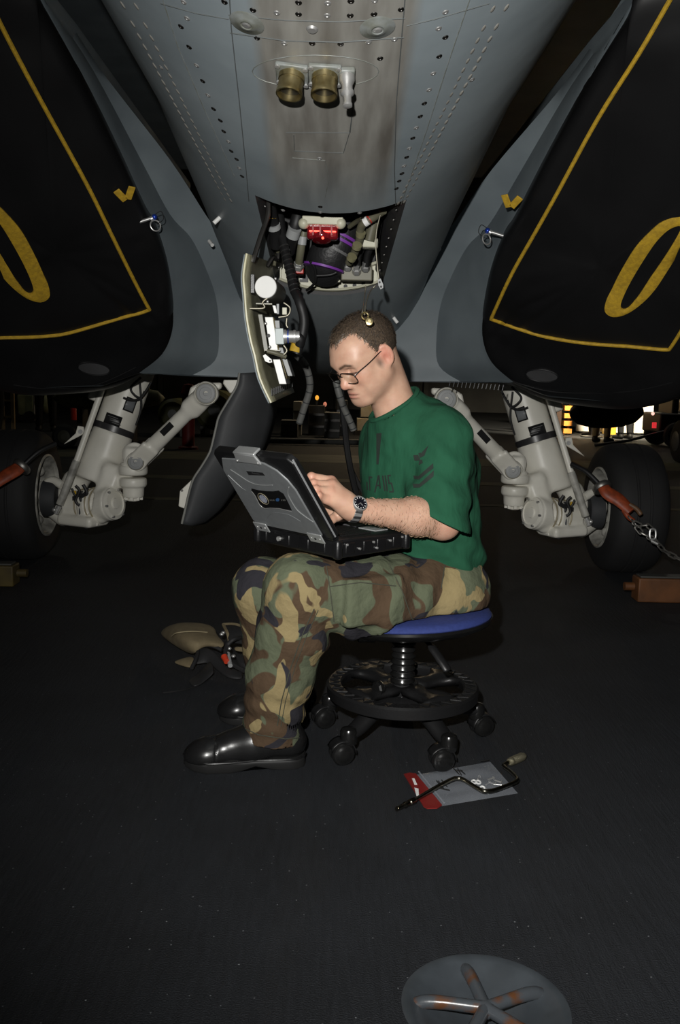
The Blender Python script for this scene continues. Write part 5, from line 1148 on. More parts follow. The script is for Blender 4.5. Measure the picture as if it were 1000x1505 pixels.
# --- joints
SHL, ELL_, WRL = pix(652, 642, 2.42), pix(648, 766, 2.33), pix(517, 748, 2.225)
SHR, ELR, WRR = pix(566, 648, 2.63), pix(566, 762, 2.66), lb(.42, .62, .035)
NB = pix(590, 602, 2.50)
TF = Vector((-.8, -.6, 0)); TLv = Vector((.6, -.8, 0))
def z3(zx, zy, Y): return pix(440 + zx / 6.25, 680 + zy / 6.25, Y)
FING = []   # left hand: (mcp, pip, dip, tip, r)
for mc, pp, ym, yp in (((295, 165), (112, 128), 2.235, 2.215), ((300, 205), (132, 190), 2.215, 2.195), ((285, 262), (150, 248), 2.20, 2.18), ((250, 335), (178, 302), 2.19, 2.17)):
    a = z3(*mc, ym); c = z3(*pp, yp); d = (c - a).normalized(); k = len(FING)
    e = c + Vector((-.010, .008, -.024)); t = e + Vector((.000, .014, -.018)); FING.append((a, c, e, t, .0098 if k < 3 else .0086))
THUMB = (z3(430, 440, 2.25), z3(350, 490, 2.26), z3(300, 520, 2.245), z3(255, 530, 2.23))
MOUTH_U = -.0605
def d_head(P):
    d = d_ell(P, hp(-.010, 0, .034), S3(.101, .0765, .090), HAX)
    d = smin(d, d_ell(P, hp(.040, 0, .045), S3(.056, .064, .055), HAX), .03)
    d = smin(d, d_ell(P, hp(.036, 0, -.028), S3(.058, .056, .078), HAX), .035)
    d = smin(d, d_cap(P, hp(.078, .022, .034), hp(.083, -.022, .034), .014, .014), .022)
    for s in (-1, 1):
        d = smin(d, d_cap(P, hp(.085, 0, .033), hp(.066, s * .046, .033), .013, .012), .018)
        d = smin(d, d_ell(P, hp(.055, s * .042, -.016), S3(.027, .022, .020), HAX), .026)
        d = smin(d, d_cap(P, hp(.004, s * .058, -.040), hp(.068, s * .022, -.087), .020, .018), .03)
        d = smin(d, d_ell(P, hp(.035, s * .045, -.055), S3(.030, .018, .026), HAX), .03)
    d = smin(d, d_ell(P, hp(.083, 0, -.090), S3(.019, .024, .017), HAX), .022)
    for s in (-1, 1):                                            # eye sockets, then lids
        d = smax(d, -d_ell(P, hp(.096, s * .031, .010), S3(.017, .017, .0115), HAX), .014)
        d = smin(d, d_ell(P, hp(.0735, s * .031, .008), S3(.0125, .0145, .0125), HAX), .006)
        d = smin(d, d_cap(P, hp(.084, s * .020, .0035), hp(.075, s * .044, .004), .0022, .002), .004)
    d = smin(d, d_cap(P, hp(.086, 0, .022), hp(.106, 0, -.019), .0085, .0105), .014)   # nose
    d = smin(d, d_ell(P, hp(.109, 0, -.0260), S3(.0125, .0115, .0110), HAX), .010)
    for s in (-1, 1):
        d = smin(d, d_ell(P, hp(.0985, s * .0125, -.031), S3(.0115, .0080, .0085), HAX), .007)
        d = smax(d, -d_ell(P, hp(.103, s * .0065, -.043), S3(.005, .0032, .005), HAX), .003)
    d = smin(d, d_ell(P, hp(.080, 0, -.060), S3(.017, .029, .026), HAX), .018)   # muzzle
    q_ = (P - A3(HC)) / HS; f_ = q_ @ A3(HF); l_ = np.abs(q_ @ A3(HL)); u_ = q_ @ A3(HU); fr_m = np.clip((f_ - .055) / .012, 0, 1)
    mm_ = np.clip(1 - (l_ / .027) ** 2, 0, 1) * fr_m; u0 = MOUTH_U - .0015 * (l_ / .027) ** 2
    d = d - .0030 * np.exp(-((u_ - u0 - .0050) / .0036) ** 2) * mm_ - .0040 * np.exp(-((u_ - u0 + .0062) / .0046) ** 2) * mm_
    d = d + .0030 * np.exp(-((u_ - u0) / .0014) ** 2) * np.sqrt(mm_) + .0022 * np.exp(-((u_ - u0 + .0145) / .004) ** 2) * mm_
    ub = .0305 + .0065 * np.clip((l_ - .012) / .022, 0, 1) - .007 * np.clip((l_ - .036) / .014, 0, 1)
    d = d - .0018 * np.exp(-((u_ - ub) / .0034) ** 2) * np.clip((l_ - .008) / .006, 0, 1) * np.clip((.054 - l_) / .008, 0, 1) * np.clip((f_ - .04) / .01, 0, 1)
    for s in (-1, 1):
        ex = ((HF * .9 - HL * s * .42).normalized(), (HL * s * .9 + HF * .42).normalized(), HU)
        ea = d_ell(P, hp(-.006, s * .079, .004), S3(.0195, .0075, .031), ex)
        ea = smin(ea, d_ell(P, hp(.000, s * .076, -.024), S3(.0095, .006, .011), ex), .008)
        rim = d_ell(P, hp(-.010, s * .0815, .006), S3(.0225, .0075, .034), ex); rim = np.maximum(rim, -d_ell(P, hp(-.0065, s * .084, .004), S3(.0165, .012, .027), ex))
        ea = smin(ea, rim, .004); ea = smax(ea, -d_ell(P, hp(-.002, s * .089, -.002), S3(.0085, .0085, .014), ex), .005)
        d = smin(d, ea, .006)
    return d
def d_hand(P, wr, F, TH, el):
    kn = [f[0] for f in F]; mid = sum(kn, Vector()) / 4; ax = (mid - wr).normalized()
    d = d_cap(P, wr, wr + ax * .02, .027, .029)
    for f in F: d = smin(d, d_cap(P, wr + ax * .012, f[0], .020, .0125), .016)
    for f in F:
        g = d_cap(P, f[0], f[1], f[4] + .0012, f[4]); g = smin(g, d_cap(P, f[1], f[2], f[4], f[4] * .93), .004); g = smin(g, d_cap(P, f[2], f[3], f[4] * .93, f[4] * .8), .003)
        g = smin(g, np.linalg.norm(P - A3(f[1]), axis=1) - f[4] * 1.07, .004)
        d = smin(d, g, .0055)
    g = d_cap(P, TH[0], TH[1], .017, .0125); g = smin(g, d_cap(P, TH[1], TH[2], .0125, .0115), .006); g = smin(g, d_cap(P, TH[2], TH[3], .0115, .009), .004)
    return smin(d, g, .012)
RF = []
for i, uu in enumerate((.50, .43, .36, .29)):
    mcp = WRR + (lb(uu, .35, .045) - WRR) * .62; mcp.z = lb(0, 0, .045).z; RF.append((mcp, mcp - dep * .036 + Vector((0, 0, .004)), mcp - dep * .056 - Vector((0, 0, .012)), mcp - dep * .060 - Vector((0, 0, .030)), .0092))
RTH = (WRR + hx_ * .02, WRR + hx_ * .035 - dep * .04, WRR + hx_ * .035 - dep * .065 - Vector((0, 0, .01)), WRR + hx_ * .03 - dep * .085 - Vector((0, 0, .02)))
def boxed(P, d, lo, hi, f):
    m = np.all((P > np.array(lo)) & (P < np.array(hi)), axis=1)
    if m.any(): d[m] = f(P[m], d[m])
    return d
def body_sdf(P):
    d = d_ell(P, pix(612, 690, 2.53), (.10, .145, .15), (TF, TLv, Vector((0, 0, 1))))
    d = smin(d, d_cap(P, SHL - Vector((0, 0, .02)), SHR - Vector((0, 0, .02)), .046, .046), .03)
    d = smin(d, d_cap(P, NB - Vector((0, 0, .04)), hp(-.030, 0, -.055), .060, .055), .02)
    d = smin(d, d_cap(P, SHL, ELL_, .058, .044), .03)
    uo = (ELL_ - WRL).normalized(); bulge = ELL_ - uo * .07 + Vector((0, 0, .004))
    arm = smin(d_cap(P, ELL_, bulge, .0415, .0435), d_cap(P, bulge, WRL, .0430, .0262), .03)
    arm = smin(arm, np.linalg.norm(P - A3(ELL_ + Vector((.016, 0, -.010))), axis=1) - .030, .025)
    d = smin(d, arm, .02)
    d = smin(d, d_cap(P, SHR, ELR, .055, .043), .03); d = smin(d, d_cap(P, ELR, WRR, .042, .026), .02)
    d = boxed(P, d, A3(HC) - .17, A3(HC) + .17, lambda p, q: smin(q, d_head(p), .03))
    d = boxed(P, d, A3(WRL) - .15, A3(WRL) + .09, lambda p, q: smin(q, d_hand(p, WRL, FING, THUMB, ELL_), .012))
    d = boxed(P, d, A3(WRR) - .14, A3(WRR) + .09, lambda p, q: smin(q, d_hand(p, WRR, RF, RTH, ELR), .012))
    return d
def skin_cols(V):
    base = np.array([.50, .315, .225]); c = np.tile(base, (len(V), 1))
    q = (V - A3(HC)) / HS; f = q @ A3(HF); l = q @ A3(HL); u = q @ A3(HU)
    def blob(c0, r, col, s):
        nonlocal c
        dd = np.sqrt(((f - c0[0]) / r[0]) ** 2 + ((l - c0[1]) / r[1]) ** 2 + ((u - c0[2]) / r[2]) ** 2); w_ = np.clip(1.15 - dd, 0, 1) * s; w_ = np.clip(w_, 0, 1)[:, None]
        c = c * (1 - w_) + np.array(col) * w_
    blob((.108, 0, -.028), (.022, .022, .022), (.58, .25, .18), .75)
    for s in (-1, 1):
        blob((.07, s * .042, -.018), (.04, .03, .03), (.58, .27, .19), .6)
        blob((-.008, s * .085, .01), (.035, .02, .04), (.60, .24, .18), .75)
        blob((.03, s * .05, -.065), (.05, .03, .035), (.33, .215, .16), .55)
        blob((.086, s * .019, .034), (.012, .012, .0055), (.10, .06, .04), 1.0); blob((.080, s * .033, .036), (.015, .015, .0052), (.10, .06, .04), 1.0); blob((.067, s * .046, .033), (.014, .011, .0045), (.19, .11, .07), .7)
        blob((.083, s * .031, .0032), (.014, .018, .0032), (.06, .035, .03), 1.0)
        blob((.015, s * .07, -.005), (.012, .02, .022), (.10, .07, .05), .9)
    blob((.075, 0, -.08), (.05, .04, .026), (.34, .22, .165), .6); blob((.095, 0, -.050), (.02, .028, .008), (.36, .22, .16), .4)
    def line(a, b_, r, col, s_):
        nonlocal c
        q3 = np.stack([f, l, u], 1); w_ = np.clip(1.3 - (d_cap(q3, a, b_, 0, 0)) / r, 0, 1)[:, None] * s_; c = c * (1 - w_) + np.array(col) * w_
    al = np.abs(l); fm = np.clip((f - .052) / .01, 0, 1); near = np.clip((.15 - np.linalg.norm(V - A3(HC), axis=1)) / .02, 0, 1); fm = fm * near
    def paint(w_, col):
        nonlocal c
        w_ = np.clip(w_, 0, 1)[:, None]; c = c * (1 - w_) + np.array(col) * w_
    u0 = MOUTH_U - .0015 * (al / .027) ** 2; mm = np.clip(1.15 - (al / .026) ** 2, 0, 1)
    paint(np.exp(-((u - u0 - .0042) / .0036) ** 2) * mm * fm * .9, (.38, .165, .13)); paint(np.exp(-((u - u0 + .0058) / .0042) ** 2) * mm * fm * .9, (.42, .18, .145)); paint(np.exp(-((u - u0) / .0016) ** 2) * np.clip(1.25 - (al / .027) ** 2, 0, 1) * fm * 1.2, (.11, .045, .035))
    ub = .0305 + .0065 * np.clip((al - .012) / .022, 0, 1) - .007 * np.clip((al - .036) / .014, 0, 1)
    paint(np.exp(-((u - ub) / .0040) ** 2) * np.clip((al - .008) / .006, 0, 1) * np.clip((.054 - al) / .008, 0, 1) * np.clip((f - .035) / .01, 0, 1) * near * 1.3, (.085, .052, .034))
    ul = .0045 - .003 * np.exp(-((al - .031) / .010) ** 2)
    paint(np.exp(-((u - ul) / .0018) ** 2) * np.clip((al - .016) / .004, 0, 1) * np.clip((.049 - al) / .004, 0, 1) * fm * 1.3, (.05, .03, .025))
    for p in [x[1] for x in FING] + [x[0] for x in FING]:
        w_ = np.clip(1.2 - np.linalg.norm(V - A3(p), axis=1) / .016, 0, 1)[:, None] * .6; c = c * (1 - w_) + np.array([.58, .25, .18]) * w_
    w_ = np.clip(1.2 - np.linalg.norm(V - A3(ELL_ + Vector((.02, -.02, -.01))), axis=1) / .05, 0, 1)[:, None] * .35; c = c * (1 - w_) + np.array([.58, .26, .19]) * w_
    nz = vnoise(V * 55, 3) * .05 + 1; return c * nz[:, None]
allp = [HC, SHL, ELL_, WRL, SHR, ELR, WRR]
BODY = sdf_obj('body', body_sdf, (-.10, 2.06, .54), (.47, 2.82, 1.27), .0028, SKIN, PER, skin_cols, smooth_it=1)

# --- hair: cropped shell plus fine strands
HAIRM = mat('brown_hair', (.055, .039, .026), .6, col2=(.028, .020, .014), scale=180, bump=.7, bscale=420)
def hair_region(P):
    q = (P - A3(HC)) / HS; f = q @ A3(HF); l = q @ A3(HL); u = q @ A3(HU); al = np.abs(l)
    front = .080 - 1.5 * np.clip(al - .012, 0, .032) - np.clip(.108 - u, 0, 1) * (.22)
    front = np.where(u < .075, np.minimum(front, .040 - (.075 - u) * .32), front)
    front = np.where(u < .035, np.minimum(front, .022), front)
    low = np.where(f > -.0, -.022 + 0 * f, np.where(f > -.03, .034, -.045)); low = np.where(f > .004, -.016, low)
    return np.maximum(f - front, low - u)      # <0 inside the hair
def hair_sdf(P):
    d = smin(d_ell(P, hp(-.010, 0, .034), S3(.101, .0765, .090), HAX), d_ell(P, hp(.040, 0, .045), S3(.056, .064, .055), HAX), .03)
    q = (P - A3(HC)) / HS; u = q @ A3(HU)
    th = np.clip(.0008 + (u - .01) * .06, .0008, .006)
    return smax(d - th - vnoise(P * 190, 2) * .0008, hair_region(P) * .8 + vnoise(P * 130, 8) * .0035, .004)
HAIR = sdf_obj('hair', hair_sdf, tuple(A3(HC) - .16), tuple(A3(HC) + .17), .0034, HAIRM, PER)
hv = np.empty(len(HAIR.data.vertices) * 3); HAIR.data.vertices.foreach_get('co', hv); hv = hv.reshape(-1, 3); hn_ = np.empty(len(hv) * 3); HAIR.data.vertices.foreach_get('normal', hn_); hn_ = hn_.reshape(-1, 3)
rng = np.random.RandomState(4); pick = rng.choice(len(hv), min(7500, len(hv)), replace=False); sv, sf = [], []
for i in pick:
    p = Vector(hv[i]); nn = Vector(hn_[i]); u_ = (p - HC).dot(HU)
    if nn.dot(p - HC) < 0: continue
    fl = (HF * .75 + HL * (.35 if rng.rand() > .5 else -.1) - HU * .35 + Vector(rng.randn(3)) * .25); fl = (fl - nn * fl.dot(nn)).normalized()
    Ls = (.005 + max(0, u_) * .14) * (.7 + .6 * rng.rand()); s = nn.cross(fl).normalized() * .0007
    k = len(sv); sv += [p - nn * .001 - s, p - nn * .001 + s, p + nn * (.28 * Ls) + fl * Ls * .6 + s * .7, p + nn * (.28 * Ls) + fl * Ls * .6 - s * .7, p + nn * .22 * Ls + fl * Ls]
    sf += [(k, k + 1, k + 2, k + 3), (k + 3, k + 2, k + 4)]
tag(mesh_obj('hair_strands', sv, sf, mat('brown_strand', (.16, .115, .078), .45, col2=(.05, .035, .024), scale=200), PER, angle=0), kind='stuff')
# --- fine hair on the near forearm
bv = np.empty(len(BODY.data.vertices) * 3); BODY.data.vertices.foreach_get('co', bv); bv = bv.reshape(-1, 3); bn = np.empty(len(bv) * 3); BODY.data.vertices.foreach_get('normal', bn); bn = bn.reshape(-1, 3)
axf = A3(WRL - ELL_); Lf = np.linalg.norm(axf); tf_ = ((bv - A3(ELL_)) @ axf) / Lf ** 2; df_ = np.linalg.norm(bv - A3(ELL_) - np.clip(tf_, 0, 1)[:, None] * axf, axis=1)
cand = np.where((tf_ > .08) & (tf_ < .9) & (df_ < .055) & (bn[:, 1] < .2))[0]; pick = rng.choice(cand, min(520, len(cand)), replace=False); sv, sf = [], []
for i in pick:
    p = Vector(bv[i]); nn = Vector(bn[i]); fl = Vector((-.3, 0, -1)) + Vector(rng.randn(3)) * .35; fl = (fl - nn * fl.dot(nn)).normalized(); s = nn.cross(fl).normalized() * .0001; Ls = .006 + .006 * rng.rand(); k = len(sv)
    sv += [p - s, p + s, p + nn * Ls * .25 + fl * Ls * .6, p + nn * Ls * .15 + fl * Ls]; sf += [(k, k + 1, k + 2), (k + 2, k + 1, k + 3)]
tag(mesh_obj('forearm_hair', sv, sf, mat('arm_hair', (.26, .165, .10), .6), PER, angle=0), kind='stuff')

# --- T-shirt
def shirt_material():
    m = bpy.data.materials.new('green_jersey'); m.use_nodes = True; nt = m.node_tree; N = nt.nodes; L = nt.links; b = N['Principled BSDF']
    tc = N.new('ShaderNodeTexCoord'); nz = N.new('ShaderNodeTexNoise'); nz.inputs['Scale'].default_value = 7; nz.inputs['Detail'].default_value = 5; L.new(tc.outputs['Object'], nz.inputs['Vector'])
    rp = N.new('ShaderNodeValToRGB'); e = rp.color_ramp.elements; e[0].position = .3; e[0].color = (.011, .062, .032, 1); e[1].position = .72; e[1].color = (.015, .085, .044, 1); L.new(nz.outputs['Fac'], rp.inputs['Fac']); L.new(rp.outputs['Color'], b.inputs['Base Color'])
    b.inputs['Roughness'].default_value = .9; b.inputs['Specular IOR Level'].default_value = .2
    mp = N.new('ShaderNodeMapping'); mp.inputs['Scale'].default_value = (16, 16, 5); mp.inputs['Rotation'].default_value = (.3, .5, 0); L.new(tc.outputs['Object'], mp.inputs['Vector'])
    n2 = N.new('ShaderNodeTexNoise'); n2.inputs['Scale'].default_value = 1.2; n2.inputs['Detail'].default_value = 3; L.new(mp.outputs['Vector'], n2.inputs['Vector'])
    b1 = N.new('ShaderNodeBump'); b1.inputs['Strength'].default_value = .6; b1.inputs['Distance'].default_value = .012; L.new(n2.outputs['Fac'], b1.inputs['Height'])
    n3 = N.new('ShaderNodeTexNoise'); n3.inputs['Scale'].default_value = 600; L.new(tc.outputs['Object'], n3.inputs['Vector'])
    b2 = N.new('ShaderNodeBump'); b2.inputs['Strength'].default_value = .3; b2.inputs['Distance'].default_value = .001; L.new(n3.outputs['Fac'], b2.inputs['Height']); L.new(b1.outputs['Normal'], b2.inputs['Normal']); L.new(b2.outputs['Normal'], b.inputs['Normal'])
    return m
Zv = Vector((0, 0, 1)); TAX = (TF, TLv, Zv)
armd = (ELL_ - SHL).normalized(); armr = (ELR - SHR).normalized()
def fold(P, d_, k, amp, ph=0):
    return amp * np.sin((P @ A3(d_)) * k + ph + 1.6 * vnoise(P * 9, 4))
def shirt_core(P):
    d = d_ell(P, pix(612, 690, 2.52), (.128, .185, .20), TAX)
    d = smin(d, d_ell(P, pix(626, 775, 2.545), (.135, .165, .17), TAX), .06)
    d = smin(d, d_cap(P, pix(655, 838, 2.52), pix(625, 835, 2.62), .105, .10), .06)
    d = smin(d, d_cap(P, SHL + Vector((-.01, 0, -.008)), SHR, .064, .054), .06)
    d = smin(d, d_cap(P, pix(668, 690, 2.56), pix(655, 650, 2.58), .07, .06), .06)       # rounded upper back
    d = smin(d, d_cap(P, NB - Zv * .045, NB - Zv * .012 - TF * .005, .085, .073), .04)
    return d
def sleeve_l(P): return d_cap(P, SHL, SLE, .072, .090)
def sleeve_r(P): return d_cap(P, SHR, SHR + armr * .18, .066, .064)
hemL = pix(642, 760, 2.34); hemN = Vector((-.42, 0, -.9)).normalized(); SLE = pix(640, 768, 2.345)
neckd = (hp(-.030, 0, -.055) - NB).normalized(); neckd = (neckd + Vector((-.25, -.1, .2))).normalized()
def shirt_sdf(P):
    wr_ = vnoise(P * np.array([26, 26, 9]), 11) * .0050 + vnoise(P * 45, 12) * .002
    core = shirt_core(P) + wr_
    core += fold(P, (.5, .3, .9), 85, .0055) * np.clip((A3(pix(0, 735, 2.5))[2] - P[:, 2]) / .08, 0, 1)
    sl = sleeve_l(P) + wr_ * .8 + fold(P, (.55, -.2, .8), 95, .0040, 1.0)
    sl = np.maximum(sl, (P - A3(hemL)) @ A3(hemN))
    sl = np.maximum(sl, -np.maximum(d_cap(P, SHL, SLE, .055, .074), -((P - A3(SHL + armd * .155)) @ A3(armd))))
    sr = np.maximum(sleeve_r(P), (P - A3(SHR + armr * .18)) @ A3(armr))
    d = smin(core, sl, .022); d = smin(d, sr, .03)
    d = np.maximum(d, (P - A3(NB + neckd * .028)) @ A3(neckd))                         # neckline
    d = np.maximum(d, -np.maximum(d_cap(P, NB - Zv * .03, hp(-.030, 0, -.055), .0665, .060), -((P - A3(NB + neckd * .008)) @ A3(neckd))))
    hz = pix(650, 835, 2.5)
    d = np.maximum(d, hz.z + .006 * np.sin(P[:, 0] * 40 + P[:, 1] * 25) - .42 * (P[:, 0] - hz.x) - P[:, 2])
    return d
SHIRT = sdf_obj('t_shirt', shirt_sdf, (.02, 2.22, .46), (.50, 2.86, 1.06), .0042, shirt_material(), PER, smooth_it=1)
# collar band and sleeve hem
def ring_on(fn, c, n, r0, m, nm, rad, cnt=60, off=.0):
    x, y, z = frame(n); pts = []
    for k in range(cnt):
        a = 2 * math.pi * k / cnt; dd = x * math.cos(a) + y * math.sin(a); rr = np.linspace(.01, r0, 120); Q = np.array([tuple(c + dd * r) for r in rr]); v = fn(Q); w_ = np.where(v < 0)[0]
        pts.append(c + dd * (rr[w_[-1]] if len(w_) else r0 * .6))
    pts = [(pts[i - 1] + pts[i] + pts[(i + 1) % cnt]) / 3 for i in range(cnt)]
    b = B(); b.tube(pts, rad, 8, closed=True); return b.obj(nm, m, PER)
ring_on(lambda Q: shirt_core(Q), NB + neckd * .024, neckd, .12, SHIRT.data.materials[0], 'collar_band', .0068)
ring_on(lambda Q: sleeve_l(Q), hemL - hemN * .006, hemN, .13, SHIRT.data.materials[0], 'sleeve_hem', .0042)

# --- printed marks on the shirt (thin ink films lying on the cloth)
from mathutils.bvhtree import BVHTree
dg = bpy.context.evaluated_depsgraph_get(); tree_s = BVHTree.FromObject(SHIRT, dg)
INKS = mat('faded_black_ink', (.012, .022, .016), .85)
def ink(quad, nm='shirt_print', nu=8, nv=8):
    q = [(520 + x / 5, 620 + y / 5) for x, y in quad]; rows = []; ok = True
    for i in range(nu + 1):
        r = []
        for j in range(nv + 1):
            u, v = i / nu, j / nv
            px = (q[0][0] * (1 - u) + q[1][0] * u) * (1 - v) + (q[3][0] * (1 - u) + q[2][0] * u) * v; py = (q[0][1] * (1 - u) + q[1][1] * u) * (1 - v) + (q[3][1] * (1 - u) + q[2][1] * u) * v
            d = ray(px, py); loc, no, ix, dist = tree_s.ray_cast(CAMP, d)
            if loc is None: return
            r.append(loc + no * .0012 - d * .0008)
        rows.append(r)
    b = B(); b.grid(rows); b.obj(nm, INKS, PER, angle=0)
def stroke(x0, y0, x1, y1, w_=9):
    dx, dy = x1 - x0, y1 - y0; Ln = math.hypot(dx, dy); nx, ny = -dy / Ln * w_ / 2, dx / Ln * w_ / 2; ink([(x0 + nx, y0 + ny), (x0 - nx, y0 - ny), (x1 - nx, y1 - ny), (x1 + nx, y1 + ny)], 'shirt_letter_stroke', 2, 6)
ink([(170, 85), (208, 80), (186, 312), (170, 312)], 'shirt_bar')
for s_ in ((113, 405, 140, 408), (118, 405, 122, 505), (100, 440, 104, 500)): stroke(*s_, 10)
for s_ in ((186, 392, 158, 518), (188, 392, 198, 490), (172, 468, 200, 466), (216, 395, 232, 508), (234, 393, 250, 510), (250, 395, 276, 394), (254, 395, 262, 450), (258, 450, 284, 452), (280, 450, 294, 512), (264, 512, 296, 514)): stroke(*s_, 11)
for s_ in ((222, 580, 245, 572), (245, 572, 250, 590), (258, 590, 262, 574), (262, 574, 288, 576)): stroke(*s_, 10)
for q_ in ([(486, 268), (503, 225), (552, 173), (522, 250)], [(440, 246), (476, 243), (494, 286), (450, 286)], [(486, 283), (505, 280), (510, 304), (480, 318)], [(478, 232), (498, 226), (500, 262), (486, 262)]): ink(q_, 'eagle_print', 5, 5)
for q_ in ([(441, 395), (482, 400), (482, 424), (447, 420)], [(480, 398), (585, 305), (587, 342), (480, 426)], [(436, 456), (490, 456), (488, 484), (442, 486)], [(486, 456), (590, 358), (588, 402), (488, 484)]): ink(q_, 'chevron_print', 6, 6)

# --- camouflage trousers
def camo():
    m = bpy.data.materials.new('woodland_camouflage'); m.use_nodes = True; nt = m.node_tree; N = nt.nodes; L = nt.links; b = N['Principled BSDF']; tc = N.new('ShaderNodeTexCoord')
    def layer(scale, off, th, dist=.6, st=(1, 1, 1)):
        mp = N.new('ShaderNodeMapping'); mp.inputs['Location'].default_value = off; mp.inputs['Scale'].default_value = st; L.new(tc.outputs['Object'], mp.inputs['Vector'])
        nz = N.new('ShaderNodeTexNoise'); nz.inputs['Scale'].default_value = scale; nz.inputs['Detail'].default_value = 2.2; nz.inputs['Roughness'].default_value = .45; nz.inputs['Distortion'].default_value = dist; L.new(mp.outputs['Vector'], nz.inputs['Vector'])
        r = N.new('ShaderNodeMapRange'); r.inputs[1].default_value = th - .006; r.inputs[2].default_value = th + .006; L.new(nz.outputs['Fac'], r.inputs[0]); return r.outputs[0]
    col = None; prev = (.092, .105, .066, 1)
    for (sc, off, th, c) in ((8.5, (3.1, 7.2, 1.0), .535, (.070, .045, .027, 1)), (9.5, (11.3, 2.4, 5.5), .56, (.235, .185, .092, 1)), (10.5, (5.7, 9.1, 3.3), .575, (.024, .023, .028, 1))):
        mx_ = N.new('ShaderNodeMix'); mx_.data_type = 'RGBA'; L.new(layer(sc, off, th, .7, (1, 1, .85)), mx_.inputs[0])
        if col is None: mx_.inputs[6].default_value = prev
        else: L.new(col, mx_.inputs[6])
        mx_.inputs[7].default_value = c; col = mx_.outputs[2]
    L.new(col, b.inputs['Base Color']); b.inputs['Roughness'].default_value = .92; b.inputs['Specular IOR Level'].default_value = .15
    n3 = N.new('ShaderNodeTexNoise'); n3.inputs['Scale'].default_value = 22; n3.inputs['Detail'].default_value = 5; L.new(tc.outputs['Object'], n3.inputs['Vector'])
    bp_ = N.new('ShaderNodeBump'); bp_.inputs['Strength'].default_value = .7; bp_.inputs['Distance'].default_value = .014; L.new(n3.outputs['Fac'], bp_.inputs['Height']); L.new(bp_.outputs['Normal'], b.inputs['Normal'])
    return m
CAMO = camo()
HIPL, HIPR = pix(648, 866, 2.49), pix(580, 862, 2.66)
KNL, KNR = pix(440, 866, 2.275), pix(388, 866, 2.455)
HML, HMR = pix(399, 1076, 2.33), pix(400, 1040, 2.60)
S1 = pix(431, 925, 2.30); S2 = pix(412, 993, 2.315)
SEATZ = (SC + tilt * .022).z
def leg_l(P):
    d = smin(d_cap(P, HIPL, pix(545, 880, 2.36), .105, .108), d_cap(P, pix(545, 880, 2.36), KNL, .108, .082), .03)
    d = smin(d, d_cap(P, KNL, S1, .084, .090), .04); d = smin(d, d_cap(P, S1, S2, .088, .084), .03); d = smin(d, d_cap(P, S2, pix(404, 1032, 2.32), .084, .074), .03); d = smin(d, d_cap(P, pix(404, 1032, 2.32), HML + Vector((0, 0, -.04)), .074, .084), .02)
    return d
def leg_r(P):
    d = smin(d_cap(P, HIPR, pix(480, 872, 2.55), .10, .098), d_cap(P, pix(480, 872, 2.55), KNR, .098, .078), .03)
    d = smin(d, d_cap(P, KNR, pix(402, 950, 2.50), .078, .078), .04); return smin(d, d_cap(P, pix(402, 950, 2.50), HMR, .078, .072), .03)
ca, cb = KNL, HML
def trouser_sdf(P):
    L_ = leg_l(P); R_ = leg_r(P); n1 = vnoise(P * 30, 21) * .0028 + vnoise(P * 70, 22) * .001
    # creases: behind the knee, at the ankle, across the lap
    kw = np.clip(1.2 - np.linalg.norm(P - A3(pix(480, 905, 2.32)), axis=1) / .10, 0, 1); aw = np.clip(1.15 - np.linalg.norm(P - A3(pix(405, 1045, 2.32)), axis=1) / .10, 0, 1)
    L_ = L_ + n1 + fold(P, (.75, .1, .62), 110, .011) * kw + fold(P, (.25, .1, .95), 115, .009, 2) * aw + fold(P, (.9, .2, -.3), 70, .0045, 1) * np.clip((P[:, 0] - .0) / .1, 0, 1)
    pk = d_box(P, pix(548, 882, 2.262), (.085, .02, .062), (Vector((.86, .5, 0)).normalized(), Vector((.5, -.86, 0)).normalized(), Zv), .012)
    L_ = smin(L_, pk + n1, .012)
    hcut = HML + Vector((0, 0, -.012)); L_ = np.maximum(L_, -((P - A3(hcut)) @ A3(Vector((.10, -.02, 1)).normalized())))
    L_ = np.maximum(L_, -np.maximum(d_cap(P, S2, HML + Vector((0, 0, -.05)), .060, .074), P[:, 2] - (HML.z + .05)))
    R_ = R_ + n1; R_ = np.maximum(R_, (HMR.z - .03) - P[:, 2])
    hipd = smin(d_ell(P, (HIPL + HIPR) / 2 + Vector((.03, .0, .005)), (.135, .185, .135), (TF, TLv, Zv)), d_cap(P, HIPL + Vector((.015, .0, -.01)), HIPR + Vector((.015, 0, -.01)), .112, .105), .05)
    hipd = np.maximum(hipd, P[:, 2] - (HIPL.z + .085)) + n1
    d = smin(smin(L_, R_, .03), hipd, .04)
    d = np.maximum(d, -d_box(P, lb(.5, .5, -BT / 2), (LW / 2 + .006, LD / 2 + .006, BT / 2 + .003), AXL))
    # flattened where it rests on the stool cushion
    rr_ = np.linalg.norm(P[:, :2] - A3(SC)[:2], axis=1)
    return smax(d, (A3(SC + tilt * .0285) - P) @ A3(tilt) - np.clip((rr_ - SR - .004) * 4, 0, 10), .008)
TRO = sdf_obj('trousers', trouser_sdf, (-.30, 2.12, .04), (.48, 2.86, .68), .0048, CAMO, PER, smooth_it=1)
tree_t = BVHTree.FromObject(TRO, bpy.context.evaluated_depsgraph_get())
def on_t(px, py, h=.001):
    loc, no, ix, dd = tree_t.ray_cast(CAMP, ray(px, py)); return None if loc is None else loc - ray(px, py) * h
SEW = mat('dark_seam_thread', (.05, .052, .035), .9)
